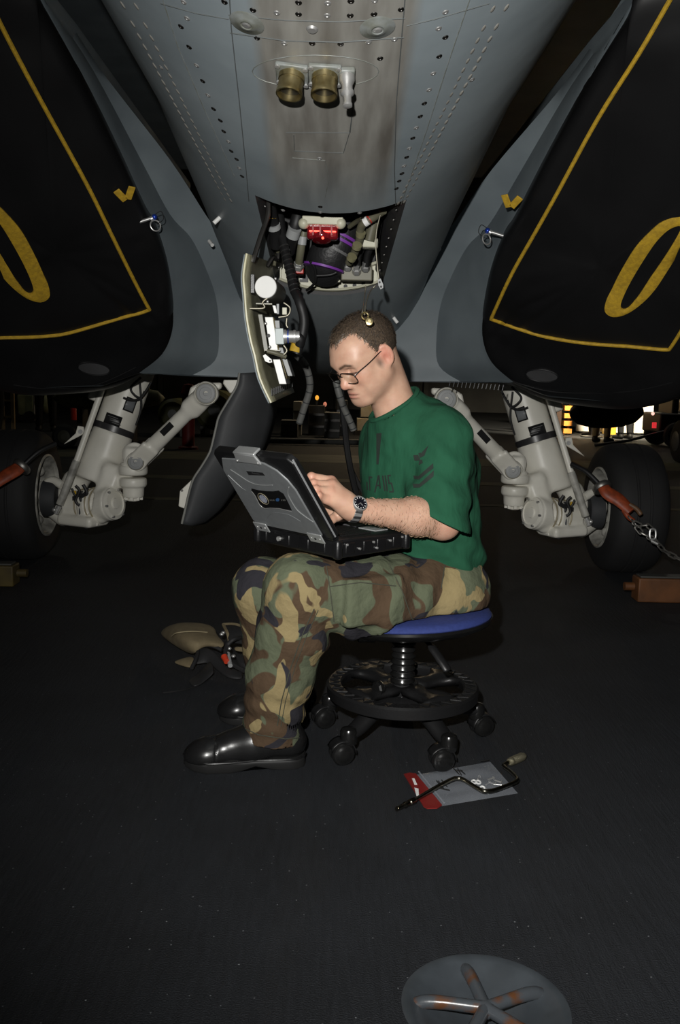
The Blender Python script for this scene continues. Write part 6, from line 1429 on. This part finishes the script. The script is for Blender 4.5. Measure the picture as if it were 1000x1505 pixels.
def seam_t(pts, r=.0013, nm='trouser_seam'):
    pp = []
    for a, c in zip(pts, pts[1:]):
        for i in range(8): pp.append((a[0] + (c[0] - a[0]) * i / 8, a[1] + (c[1] - a[1]) * i / 8))
    Q = [on_t(*p) for p in pp]; Q = [q for q in Q if q is not None]
    if len(Q) > 2: b = B(); b.tube(Q, r, 6); b.obj(nm, SEW, PER)
seam_t([(462, 895), (446, 930), (428, 980), (414, 1030), (407, 1072)]); seam_t([(468, 897), (452, 932), (434, 980), (420, 1030), (412, 1073)], .001)
seam_t([(350, 1066), (380, 1080), (420, 1086), (447, 1084)]); seam_t([(480, 832), (486, 870), (492, 920)]); seam_t([(486, 862), (530, 856), (590, 862)]); seam_t([(572, 828), (592, 870), (606, 910), (625, 915)]); seam_t([(655, 826), (648, 870)])
# belt
beltz = HIPL.z + .066; b = B(); cb_ = (HIPL + HIPR) / 2 + Vector((.03, 0, 0)); pts = []
for k in range(60):
    a = 2 * math.pi * k / 60; dd = TF * math.cos(a) + TLv * math.sin(a); rr = np.linspace(.02, .26, 160); Q = np.array([tuple(Vector((cb_.x, cb_.y, beltz - .012)) + dd * r) for r in rr]); v_ = trouser_sdf(Q); w_ = np.where(v_ < 0)[0]; rb_ = rr[w_[-1]] if len(w_) else .15; pts.append(Vector((cb_.x, cb_.y, beltz - .38 * (dd.x * rb_))) + dd * (rb_ - .008))
pts = [p for k, p in enumerate(pts) if math.cos(2 * math.pi * k / 60) < .05]; b.grid([[p + Vector((0, 0, z)) for p in pts] for z in (-.018, .016)]); b.obj('belt', mat('black_belt', (.012, .012, .013), .6), PER, solid=.006)

# --- shoes
SHO = mat('polished_black_leather', (.010, .010, .0105), .28, col2=(.008, .008, .008), scale=14, rvar=.05, bump=.05, bscale=60, coat=.3); SOLE = mat('rubber_sole', (.012, .012, .012), .55)
def shoe(heel, toe, nm, laces):
    ax_ = (toe - heel); Ln = ax_.length; d = ax_.normalized(); s = Vector((-d.y, d.x, 0)); 
    if s.y > 0: s = -s
    P0 = heel
    def q(t, w_, z): return P0 + d * (t * Ln) + s * w_ + Zv * z
    def up(P):
        e = d_cap(P, q(.13, 0, .062), q(.42, 0, .06), .042, .044)
        e = smin(e, d_cap(P, q(.45, .0, .052), q(.80, .004, .042), .044, .040), .03)
        e = smin(e, d_ell(P, q(.82, .004, .036), (.058, .048, .036), (d, s, Zv)), .02)
        e = smin(e, d_cap(P, q(.18, 0, .08), q(.22, 0, .15), .042, .044), .03)
        e = smin(e, d_cap(P, q(.30, 0, .10), q(.60, 0, .066), .030, .026), .03)
        e = np.maximum(e, .024 - P[:, 2])
        cap_ = np.abs((P - A3(q(.74, 0, 0))) @ A3(d)) - .0012; e = smax(e, -np.maximum(cap_, -e - .0022), .001)
        return e
    lo = np.minimum(A3(heel), A3(toe)) - .09; hi = np.maximum(A3(heel), A3(toe)) + .09; lo[2] = -.01; hi[2] = .18
    o = sdf_obj(nm, up, lo, hi, .0034, SHO, PER)
    def half(t): # sole half width
        for a, c in zip(prf, prf[1:]):
            if a[0] <= t <= c[0]: k = (t - a[0]) / (c[0] - a[0]); k = k * k * (3 - 2 * k); return a[1] + (c[1] - a[1]) * k
        return .0
    prf = [(0, .0), (.02, .022), (.08, .038), (.2, .041), (.42, .040), (.62, .050), (.8, .052), (.92, .038), (.985, .016), (1.0, .0)]
    ts = [0, .01, .02, .04, .08, .14, .2, .3, .42, .52, .62, .72, .8, .87, .92, .96, .985, 1.0]
    loop = [(t, half(t)) for t in ts] + [(t, -half(t)) for t in ts[-2:0:-1]]
    def arch(t): return 0.001 if t < .27 else (.001 + .012 * math.sin(math.pi * min(1, (t - .27) / .28)) if t < .55 else .001 + .010 * max(0, (t - .8) / .2) ** 2)
    b = B(); rows = [[q(t, w_ * k, (arch(t) if z is None else z + (arch(t) * .7 if t > .8 else 0))) for t, w_ in loop] for k, z in ((.95, None), (1.0, .006), (1.04, .020), (1.05, .026), (.98, .029))]
    rows[1] = [q(t, w_ * 1.0, max(.006, arch(t) + .003)) for t, w_ in loop]
    b.grid(rows, closed=True); n_ = len(loop); b.f.append(tuple(range(n_))[::-1]); b.f.append(tuple(range(4 * n_, 5 * n_))); so = b.obj('shoe_sole', SOLE, o, angle=50)
    b = B(); b.tube([q(t, w_ * 1.06, .030 + (arch(t) * .7 if t > .8 else 0)) for t, w_ in loop], .0026, 6, closed=True); b.obj('shoe_welt', SHO, o)
    if laces:
        for k in range(4):
            t = .40 + k * .065; h = .117 - k * .012; b = B(); b.tube(smoothpath([q(t, -.026, h - .016), q(t + .01, -.012, h), q(t + .014, .006, h + .001), q(t + .01, .020, h - .008), q(t, .03, h - .02)], 4), .0022, 6); b.obj('shoe_lace', mat('waxed_lace', (.016, .016, .016), .35), o)
        for k in range(4): b = B(); b.ell(q(.41 + k * .065, .031, .098 - k * .011), (.0025, .0025, .0025), n=8, m=6); b.obj('eyelet', STEEL, o)
    return o
shoe(gnd(449, 1122), gnd(270, 1128), 'shoe', True); shoe(gnd(462, 1052), gnd(322, 1061), 'shoe', False)

# --- glasses
GLM = mat('dark_wire_frame', (.035, .03, .028), .3, .8); LENS = glass('spectacle_lens', (.93, .95, .93), .10, .03)
LC = {s: hp(.1075, s * .0325, -.001) for s in (-1, 1)}; ft = (HF * math.cos(.20) - HU * math.sin(.20)); fu = (HU * math.cos(.20) + HF * math.sin(.20))
b = B()
for s in (-1, 1):
    loop = [LC[s] + HL * (.0275 * (abs(math.cos(a)) ** .6) * math.copysign(1, math.cos(a))) + fu * (.0175 * (abs(math.sin(a)) ** .6) * math.copysign(1, math.sin(a))) - HF * (.004 if s * math.cos(a) > 0 else 0) * abs(math.cos(a)) for a in [2 * math.pi * i / 36 for i in range(36)]]
    b.tube(loop, .0013, 6, closed=True)
    lv_ = B(); c0 = sum(loop, Vector()) / 36; lv_.add(loop + [c0 + HF * .0012], [(i, (i + 1) % 36, 36) for i in range(36)])
    if s == -1: glasses_l = lv_
    else: glasses_r = lv_
b.tube(smoothpath([LC[-1] + HL * .022 + fu * .004, hp(.114, 0, .0075), LC[1] - HL * .022 + fu * .004], 6), .0012, 6)
for s in (-1, 1):
    b.tube(smoothpath([LC[s] + HL * s * .0245 + fu * .006 - HF * .003, hp(.090, s * .066, .010), hp(.05, s * .0765, .016), hp(.0, s * .0815, .024), hp(-.012, s * .0795, .018), hp(-.026, s * .076, -.004)], 6), .0014, 6)
    b.tube(smoothpath([LC[s] - HL * s * .020 - fu * .002, hp(.100, s * .010, -.004)], 3), .0009, 5)
GLS = b.obj('glasses_frame', GLM, PER); glasses_l.obj('lens', LENS, GLS); glasses_r.obj('lens', LENS, GLS)

# --- wristwatch
wa = (ELL_ - WRL).normalized(); wc = WRL + wa * .006; tocam = (CAMP - wc); tocam = (tocam - wa * tocam.dot(wa)).normalized(); wn = (tocam * .86 + wa.cross(tocam) * (-.5 if wa.cross(tocam).z < 0 else .5)).normalized(); wt_ = wa.cross(wn).normalized()
b = B(); fc = wc + wn * .0275; b.lathe(fc, wn, [(0, -.004), (.017, -.004), (.0195, -.002), (.0200, .004), (.0192, .0075), (.0172, .0085), (.0165, .0070)], 36); WCH = b.obj('watch_case', STEEL, PER)
b = B(); b.lathe(fc + wn * .0068, wn, [(.0168, 0), (0, .0003)], 32); b.obj('watch_dial', mat('watch_dial', (.008, .008, .012), .12), WCH)
for k in range(12):
    a = k * math.pi / 6; dd = wa * math.cos(a) + wt_ * math.sin(a); b = B(); b.box(fc + wn * .0074 + dd * .0138, (.0032, .0012, .0006), (dd, wn.cross(dd), wn)); b.obj('hour_mark', WHITE, WCH, smooth=False)
for a, L2 in ((.8, .009), (2.4, .012)): dd = wa * math.cos(a) + wt_ * math.sin(a); b = B(); b.box(fc + wn * .0078 + dd * L2 / 2, (L2, .0013, .0006), (dd, wn.cross(dd), wn)); b.obj('watch_hand', STEEL, WCH, smooth=False)
for k in range(20):
    a = math.radians(38 + k * 284 / 19); dd = wn * math.cos(a) + wt_ * math.sin(a); tt = -wn * math.sin(a) + wt_ * math.cos(a); b = B(); b.box(wc + dd * .0300, (.0185 - .002 * abs(k - 9.5) / 9.5 * -1, .0088, .0038), (wa, tt, dd)); b.obj('watch_link', STEEL if k % 2 else mat('brushed_steel', (.38, .38, .38), .4, 1.0), WCH, bevel=.0008)
b = B(); b.lathe(fc + wa * -.0195 + wn * .002, -wa, [(.003, 0), (.003, .004), (0, .0045)], 10); b.obj('watch_crown', STEEL, WCH)
# ================================================================== FAR END OF THE HALL
def bx(y_floor_px, px): return gnd(px, y_floor_px)
# ceiling lamps that light the far end
LAMPE = emis('lamp_tube', (1.0, .93, .80), 3.0)
def hall_lamp(x, y, e, col, label):
    r = thing('hall_lamp', (x, y, 7.8), label, 'lamp')
    b = B(); b.box((x, y, 7.70), (.5, 1.3, .12)); b.obj('housing', GREYB, r, smooth=False); b = B(); b.box((x, y, 7.62), (.38, 1.2, .04)); b.obj('tube', LAMPE, r, smooth=False)
    b = B(); b.cyl((x, y, 7.75), (x, y, 7.8), .04); b.obj('mount', DSTEEL, r)
    l = lamp('lamp_light', 'AREA', (x, y, 7.58), e, col, shape='RECTANGLE', size=.38, size_y=1.2); l.parent = r; l.matrix_parent_inverse = Matrix.Translation((-x, -y, -7.8))
hall_lamp(6.5, 17.5, 30, (1, .93, .82), 'long ceiling lamp over the white partition and tow tractor')
hall_lamp(-5.0, 15.5, 14, (.95, 1, .8), 'long ceiling lamp over the standing people and ladder')
hall_lamp(.6, 21.0, 12, (1, .9, .7), 'long ceiling lamp over the crates behind the nose')
# white partition boards and orange slatted crate under a flood lamp
WB = mat('white_board', (.82, .80, .74), .6); 
def board(px0, px1, Y, h, label):
    x0, x1 = pix(px0, 600, Y).x, pix(px1, 600, Y).x; r = thing('partition_board', ((x0 + x1) / 2, Y, 0), label, 'partition', 'white partition boards')
    b = B(); b.box(((x0 + x1) / 2, Y, h / 2 + .03), (x1 - x0 - .03, .05, h)); b.obj('panel', WB, r, bevel=.01)
    for x in (x0 + .08, x1 - .08): b = B(); b.box((x, Y, .02), (.06, .4, .04)); b.obj('foot', DSTEEL, r, smooth=False)
board(848, 890, 20.5, 2.0, 'white partition board beside the orange slatted crate')
board(906, 932, 20.2, 2.0, 'white partition board next to the yellow locker'); board(933, 962, 20.2, 2.0, 'white partition board behind the tow tractor')
x0 = pix(828, 600, 19.6).x; x1 = pix(840, 600, 19.6).x; r = thing('slatted_crate', ((x0 + x1) / 2, 19.6, 0), 'tall orange slatted crate standing at the end of the white boards', 'crate')
ORC = mat('orange_slat', (.75, .30, .05), .6)
for k in range(9): b = B(); b.box(((x0 + x1) / 2, 19.6, .08 + k * .16), (x1 - x0, .3, .10)); b.obj('slat', ORC, r, smooth=False)
for x in (x0, x1): b = B(); b.box((x, 19.75, .75), (.04, .04, 1.5)); b.obj('crate_post', mat('crate_post', (.35, .13, .03), .6), r, smooth=False)
x0 = pix(822, 600, 19.2).x; r = thing('dark_post', (x0, 19.2, 0), 'dark steel post standing beside the orange slatted crate', 'post'); b = B(); b.box((x0, 19.2, 1.3), (.1, .1, 2.6)); b.obj('shaft', mat('post_brown', (.05, .025, .015), .6), r, smooth=False); b = B(); b.box((x0, 19.2, .01), (.25, .25, .02)); b.obj('foot_plate', DSTEEL, r, smooth=False)
c = pix(898, 600, 20.0); r = thing('yellow_locker', (c.x, 20.0, 0), 'small yellow locker between two white partition boards', 'locker'); b = B(); b.box((c.x, 20.0, .55), (.2, .35, 1.1)); b.obj('cabinet', mat('locker_yellow', (.75, .45, .05), .5), r, bevel=.01); b = B(); b.box((c.x + .06, 19.82, .6), (.02, .02, .12)); b.obj('handle', STEEL, r, smooth=False)
# flood lamp on a stand
c = pix(873, 592, 18.8); r = thing('flood_lamp', (c.x, 18.8, 0), 'bright flood lamp on a stand above the dark drop tank', 'lamp')
b = B(); b.cyl((c.x, 18.8, .02), (c.x, 18.8, c.z), .02); b.obj('stand', DSTEEL, r); b = B(); b.lathe((c.x, 18.8, 0), (0, 0, 1), [(.22, 0), (.22, .02), (.03, .04)], 20); b.obj('base', DSTEEL, r)
b = B(); b.ell((c.x - .12, 18.75, c.z), (.13, .06, .10)); b.obj('bulb', emis('flood_bulb', (1, .72, .35), 5), r); b = B(); b.ell((c.x + .14, 18.75, c.z + .04), (.12, .06, .09)); b.obj('bulb', MATS['flood_bulb'], r)
l = lamp('flood_light', 'SPOT', (c.x + .5, 17.6, 3.0), 2600, (1, .86, .62), spot_size=math.radians(84), spot_blend=.5, shadow_soft_size=.15); aim(l, (c.x + .7, 20.3, .3)); l.parent = r; l.matrix_parent_inverse = Matrix.Translation((-c.x, -18.8, 0))
# drop tank with pylon of a neighbouring aircraft
TANKD = mat('dark_tank_paint', (.035, .036, .034), .5)
def lathe_x(c, prof, m, nm, par, ax=(1, 0, 0)): b = B(); b.lathe(c, ax, prof, 32); return b.obj(nm, m, par)
c = pix(892, 606, 12.5); r = thing('parked_aircraft', (c.x + .6, 12.8, 0), 'dark parked aircraft wing with a drop tank, by the white boards', 'aircraft')
ax = Vector((1, .55, .02)).normalized(); tl = 1.25; pr = [(0, -tl * .52), (.09, -tl * .47), (.16, -tl * .38), (.205, -tl * .2), (.215, 0), (.205, tl * .2), (.16, tl * .38), (.08, tl * .5), (0, tl * .55)]
lathe_x(c, pr, TANKD, 'drop_tank', r, ax); b = B(); b.box(c + Vector((.05, .03, .28)), (.5, .06, .3), frame(Vector((0, 0, 1)), ax)); b.obj('pylon', TANKD, r, bevel=.01)
b = B(); b.prism([Vector((x, y, c.z + .42)) for x, y in ((c.x - .8, 11.6), (c.x + 6, 10.6), (c.x + 6, 14.5), (c.x - .6, 13.6))], (0, 0, 1), .14); b.obj('wing', mat('olive_wing', (.10, .105, .06), .6), r, smooth=False)
gx = pix(1010, 600, 12.6).x
b = B(); b.cyl((gx, 12.6, .25), (gx + .1, 12.6, c.z + .45), .07); b.obj('gear_strut', GREYB, r)
b = B(); b.lathe((gx - .12, 12.6, .3), (1, 0, 0), [(.1, 0), (.22, 0), (.28, .03), (.3, .08), (.3, .16), (.28, .21), (.22, .24), (.1, .24)], 28); b.obj('tyre', TYRE, r)
b = B(); b.lathe((gx - .125, 12.6, .3), (-1, 0, 0), [(.14, 0), (.12, .01), (.04, .015), (0, .015)], 20); b.obj('wheel_hub', mat('grey_hub', (.12, .12, .115), .5), r)
# tow tractor
TG = mat('tractor_dark', (.035, .036, .035), .5); c = bx(656, 982); r = thing('tow_tractor', tuple(c), 'dark low tow tractor with a red tail lamp parked by the white boards', 'tractor')
b = B(); b.box((c.x + .45, c.y + .1, .42), (1.5, .9, .34)); b.obj('chassis', TG, r, bevel=.03); b = B(); b.box((c.x + .75, c.y + .1, .70), (.9, .85, .25)); b.obj('hood', TG, r, bevel=.05); b = B(); b.box((c.x + .0, c.y + .1, .68), (.12, .7, .35)); b.obj('seat_back', BLACKR, r, bevel=.03)
for dx in (-.05, 1.0):
    for dy in (-.42, .55): b = B(); b.lathe((c.x + dx, c.y + dy, .22), (0, -1, 0), [(.08, 0), (.18, .0), (.22, .03), (.22, .13), (.18, .16), (.1, .15), (.09, .13), (0, .13)], 24); w_ = b.obj('wheel', TYRE, r); b = B(); b.lathe((c.x + dx, c.y + dy - .14, .22), (0, -1, 0), [(.1, 0), (.06, .02), (0, .02)], 16); b.obj('hub', MATS['grey_hub'], w_)
p = pix(963, 625, c.y - .4); b = B(); b.box((p.x, c.y - .37, p.z), (.07, .03, .10)); b.obj('tail_lamp', emis('tail_lamp_red', (1, .05, .06), .6), r, smooth=False); p = pix(961, 608, c.y - .4); b = B(); b.ell((p.x, c.y - .37, p.z), (.03, .02, .03)); b.obj('side_lamp', emis('side_lamp', (1, .6, .5), 1.2), r)
b = B(); b.tube([(c.x - .15, c.y - .4, .3), (c.x - .9, c.y - .6, .12), (c.x - 1.5, c.y - .7, .03)], .025, 8); b.obj('tow_bar', DSTEEL, r)
# bystanders
def bystander(pos, h, facing, shirt, trous, label, arms=0):
    r = thing('person', (pos.x, pos.y, 0), label, 'person'); k = h / 1.75; f = Vector((math.cos(facing), math.sin(facing), 0)); s = Vector((-f.y, f.x, 0)); Z = Vector((0, 0, 1))
    def q(a, b_, z): return Vector((pos.x, pos.y, 0)) + (f * a + s * b_ + Z * z) * k
    def body(P):
        d = d_ell(P, q(.01, 0, 1.64), (.095 * k, .075 * k, .115 * k), (f, s, Z)); d = smin(d, d_ell(P, q(.10, 0, 1.62), (.02, .015, .025), (f, s, Z)), .02); d = smin(d, d_cap(P, q(0, 0, 1.42), q(0, 0, 1.56), .055, .05), .02)
        d = smin(d, d_ell(P, q(0, 0, 1.20), (.11, .17, .27), (f, s, Z)), .05); d = smin(d, d_ell(P, q(0, 0, .95), (.11, .16, .14), (f, s, Z)), .05)
        for g in (-1, 1):
            d = smin(d, d_cap(P, q(0, g * .10, .92), q(.02, g * .11, .50), .085, .058), .04); d = smin(d, d_cap(P, q(.02, g * .11, .50), q(-.02, g * .12, .09), .056, .04), .02); d = smin(d, d_cap(P, q(-.04, g * .12, .045), q(.15, g * .14, .035), .042, .034), .02)
            d = smin(d, d_cap(P, q(0, g * .19, 1.38), q(-.02, g * .24, 1.10), .052, .042), .04); e = q(.05 + .1 * arms, g * .24, .86 + .12 * arms); d = smin(d, d_cap(P, q(-.02, g * .24, 1.10), e, .04, .028), .02); d = smin(d, d_cap(P, e, e + (f * .04 - Z * .09) * k, .03, .018), .02)
        return d
    lo = A3(q(0, 0, 0)) - np.array([.45, .45, .02]); hi = A3(q(0, 0, 1.8)) + np.array([.45, .45, .05])
    sdf_obj('body', body, lo, hi, .022, mat('bystander_skin', (.42, .26, .18), .5), r)
    sdf_obj('shirt', lambda P: np.maximum(np.maximum(body(P) - .016, (.92 * k) - P[:, 2]), P[:, 2] - 1.44 * k), lo, hi, .022, shirt, r); sdf_obj('trousers', lambda P: np.maximum(np.maximum(body(P) - .018, .10 * k - P[:, 2]), P[:, 2] - .97 * k), lo, hi, .022, trous, r); sdf_obj('boots', lambda P: np.maximum(body(P) - .010, P[:, 2] - .14 * k), lo, hi, .02, BLACKR, r)
    sdf_obj('hair', lambda P: np.maximum(d_ell(P, q(0, 0, 1.665), (.11 * k, .088 * k, .115 * k), (f, s, Z)), ((P - A3(q(.05, 0, 1.66))) @ A3(f * .6 - Z * .8))), lo, hi, .018, HAIRM, r)
GRN = mat('green_work_shirt', (.02, .13, .03), .9); NAV = mat('dark_work_trousers', (.010, .011, .014), .9); TNT = mat('tan_trousers', (.45, .36, .22), .9); GRY = mat('grey_shirt', (.12, .12, .13), .9)
bystander(gnd(68, 634), 1.74, 1.9, GRN, NAV, 'person in dark trousers standing beyond the dimly lit wheel')
bystander(gnd(-2, 640), 1.74, .3, GRN, NAV, 'person in bright green shirt standing beside the wooden ladder', 1)
bystander(gnd(872, 641), 1.75, 2.4, GRY, NAV, 'person in dark trousers standing behind the dark drop tank'); bystander(gnd(884, 650), 1.72, .8, GRY, TNT, 'person in tan trousers standing behind the dark drop tank'); bystander(gnd(918, 645), 1.7, 2.0, GRY, NAV, 'person in dark trousers walking in front of the white boards')
# wooden ladder
c = gnd(12, 634); r = thing('wooden_ladder', tuple(c), 'pale wooden step ladder beside the person in green', 'ladder'); LW_ = mat('pale_wood', (.42, .30, .16), .7)
for dx in (-.09, .09): b = B(); b.box((c.x + dx, c.y, .9), (.06, .05, 1.8)); b.obj('rail', LW_, r, smooth=False)
for k in range(6): b = B(); b.box((c.x, c.y, .25 + k * .28), (.14, .06, .03)); b.obj('rung', LW_, r, smooth=False)
# pale machine on a cart, extinguisher, drop tank and small wheel on the left
OL = mat('pale_olive_machine', (.28, .29, .17), .6, scale=4, col2=(.16, .17, .10)); c = gnd(33, 621); r = thing('ground_cart', tuple(c), 'pale olive machine cart standing behind the person in dark trousers', 'cart')
b = B(); b.box((c.x, c.y + .3, .95), (.42, .5, .75)); b.obj('cabinet', OL, r, bevel=.03); b = B(); b.box((c.x + .05, c.y + .3, .35), (.34, .5, .45)); b.obj('lower_unit', OL, r, bevel=.03)
for dx in (-.16, .16): b = B(); b.lathe((c.x + dx, c.y, .12), (0, -1, 0), [(0, 0), (.12, 0), (.12, .06), (0, .06)], 18); b.obj('wheel', TYRE, r)
for dx in (.25, .30): b = B(); b.cyl((c.x + dx, c.y, .05), (c.x + dx, c.y, 1.1), .02); b.obj('pipe', STEEL, r)
b = B(); b.ell((c.x + .42, c.y + .2, .38), (.14, .14, .2)); b.obj('bottle_tank', OL, r)
c = pix(118, 584, 13.0); r = thing('drop_tank', (c.x, 13.0, 0), 'pale olive drop tank on a dark trolley beyond the dim strut', 'tank'); lathe_x(c + Vector((.35, .1, 0)), [(0, -.75), (.08, -.68), (.14, -.5), (.17, -.2), (.17, .3), (.1, .7), (0, .8)], OL, 'tank_body', r, (1, .1, .02))
for dx in (.0, .7): b = B(); b.box((c.x + dx, 13.1, (c.z - .15) / 2), (.08, .3, c.z - .15)); b.obj('trolley_leg', DSTEEL, r, smooth=False)
b = B(); b.box((c.x + .35, 13.1, .06), (1.0, .4, .08)); b.obj('trolley_bed', DSTEEL, r, smooth=False)
c = gnd(110, 617); r = thing('fire_extinguisher', tuple(c), 'small red fire extinguisher beyond the dimly lit strut', 'extinguisher'); b = B(); b.lathe(c, (0, 0, 1), [(0, 0), (.09, 0), (.09, .42), (.05, .5), (.03, .52), (.03, .56), (0, .56)], 20); b.obj('cylinder', mat('extinguisher_red', (.70, .05, .03), .35), r); b = B(); b.box((c.x + .03, c.y, .58), (.14, .04, .04)); b.obj('lever', DSTEEL, r); b = B(); b.box((c.x + .12, c.y - .02, .4), (.08, .02, .12)); b.obj('tag', WHITE, r)
c = gnd(95, 660); r = thing('trolley_wheel', (c.x, c.y, 0), 'small dark spare wheel lying upright behind the dim wheel', 'wheel'); b = B(); b.lathe((c.x, c.y - .05, .17), (0, 1, 0), [(.09, 0), (.13, 0), (.165, .03), (.17, .06), (.165, .1), (.13, .13), (.09, .13)], 28); b.obj('tyre', TYRE, r); b = B(); b.lathe((c.x, c.y - .03, .17), (0, 1, 0), [(0, 0), (.04, 0), (.09, .02), (.09, .08), (0, .08)], 20); b.obj('hub', mat('dim_hub', (.10, .10, .07), .6), r)
# red post and olive drums seen under the left brace
c = gnd(277, 660); r = thing('hydrant_post', tuple(c), 'dark red post seen under the dim-side brace', 'post'); b = B(); b.lathe(c, (0, 0, 1), [(.14, 0), (.14, .03), (.09, .05), (.09, .75), (.11, .78), (.07, .9), (0, .92)], 18); b.obj('column', mat('dark_red_paint', (.22, .02, .018), .5), r); b = B(); b.cyl((c.x, c.y - .12, .7), (c.x, c.y - .05, .7), .05); b.obj('outlet', DSTEEL, r)
for px, yy, rr in ((318, 641, .34), (258, 640, .26)):
    c = gnd(px, yy); r = thing('fuel_drum', (c.x, c.y, 0), 'large olive drum lying behind the drag brace' if px == 318 else 'small olive drum lying behind the gear strut', 'drum'); zc = rr + .12; b = B(); b.lathe((c.x, c.y - .3, zc), (0, 1, 0), [(0, 0), (rr * .8, .0), (rr, .05), (rr, .8), (rr * .8, .86), (0, .86)], 32); b.obj('shell', mat('olive_drum', (.13, .13, .05), .55), r)
    b = B(); b.lathe((c.x, c.y - .31, zc), (0, -1, 0), [(rr * .3, 0), (rr * .3, .03), (rr * .1, .04), (0, .04)], 16); b.obj('bung', GREYB, r)
    for dx in (-.6, .6): b = B(); b.box((c.x + dx * rr, c.y + .1, .09), (.08, .7, .18)); b.obj('cradle', DSTEEL, r, smooth=False)
# clutter seen between the nose hoses: crates, a tow bar, small lamps
random.seed(11)
def crate(px, yf, w_, h_, m, label, lampc=None):
    c = gnd(px, yf); r = thing('stores_crate', tuple(c), label, 'crate'); b = B(); b.box((c.x, c.y + .2, h_ / 2), (w_, .4, h_)); b.obj('box', m, r, bevel=.01)
    for k in range(2): b = B(); b.box((c.x, c.y - .005, h_ * (.3 + .4 * k)), (w_ * .96, .02, .04)); b.obj('batten', DSTEEL, r, smooth=False)
    if lampc:
        b = B(); b.cyl((c.x, c.y + .1, h_), (c.x, c.y + .1, h_ + .08), .025); b.obj('lamp_stem', DSTEEL, r); b = B(); b.ell((c.x, c.y + .1, h_ + .14), (.035, .03, .045)); b.obj('beacon', lampc, r)
GRC = mat('grey_crate', (.16, .16, .15), .6); DKC = mat('dark_crate', (.05, .05, .048), .6); LTC = mat('light_crate', (.55, .54, .50), .6)
AMB = emis('amber_beacon', (1, .45, .05), .9); RSE = emis('rose_beacon', (1, .35, .22), .4)
crate(465, 640, .30, .55, DKC, 'dark crate with an amber beacon on top', AMB); crate(477, 638, .18, .42, GRC, 'slim grey crate with a small rosy beacon', RSE)
crate(437, 640, .16, .62, LTC, 'narrow pale crate beside the hanging grey hose'); crate(425, 643, .30, .30, GRC, 'low grey crate at the edge of the dark gear door'); crate(488, 644, .28, .45, GRC, 'grey crate left of the white lit stack'); crate(502, 641, .2, .66, DKC, 'dark tall crate behind the second hanging hose')
c = gnd(541, 640); r = thing('lit_stack', tuple(c), 'brightly lit white stack of boxes beyond the person\'s chin', 'boxes')
for k in range(4): b = B(); b.box((c.x + .05 * math.sin(k * 2), c.y + .2, .2 + k * .26), (.42 - .04 * k, .35, .24)); b.obj('carton', mat('cream_carton', (.70, .60, .42), .6, scale=8, col2=(.8, .78, .7)), r, bevel=.01)
b = B(); b.box((c.x, c.y + .2, .04), (.5, .4, .08)); b.obj('pallet', DKC, r, smooth=False)
l = lamp('stack_light', 'POINT', (c.x - .1, c.y - .6, 2.2), 55, (1, .75, .45), shadow_soft_size=.08)
c = gnd(470, 655); r = thing('tow_bar', tuple(c), 'long pale tow bar lying on the deck in front of the crates', 'tow bar'); b = B(); b.cyl((c.x - 1.0, c.y, .06), (c.x + .9, c.y + .1, .06), .045); b.obj('tube', GRC, r); b = B(); b.torus((c.x - 1.08, c.y, .06), (0, 0, 1), .08, .022); b.obj('eye', DSTEEL, r)
# ------------------------------------------------------------------ nose-gear hoses of our aircraft
CNV = mat('grey_hose_sleeve', (.15, .15, .14), .55, bump=.4, bscale=50)
for pts in ([(436, 522, 3.9), (448, 535, 3.9), (455, 556, 3.92), (455, 575, 3.94), (447, 600, 3.96), (440, 622, 3.98)], [(494, 560, 3.95), (499, 580, 3.95), (506, 600, 3.97), (515, 620, 3.99), (520, 632, 4.0)]):
    P = smoothpath([pix(*p) for p in pts], 8); b = B(); b.tube(P, .015, 10); ho = b.obj('nose_hose', CNV, AC)
    for k in range(4, len(P) - 1, 5): b = B(); b.cyl(P[k], P[k] + (P[k + 1] - P[k]).normalized() * .004, .0158, n=12); b.obj('hose_band', DARKP, ho)
b = B(); b.tube(smoothpath([pix(*p) for p in ((500, 560, 4.1), (506, 620, 4.1), (512, 670, 4.1), (520, 710, 4.05), (528, 745, 4.0), (524, 800, 3.95))], 8), .014, 8); b.obj('hanging_cable', BLACKR, AC)
b = B(); b.tube(smoothpath([pix(*p) for p in ((510, 655, 4.12), (517, 690, 4.12), (540, 735, 4.1))], 8), .010, 8); b.obj('hanging_cable', BLACKR, AC)
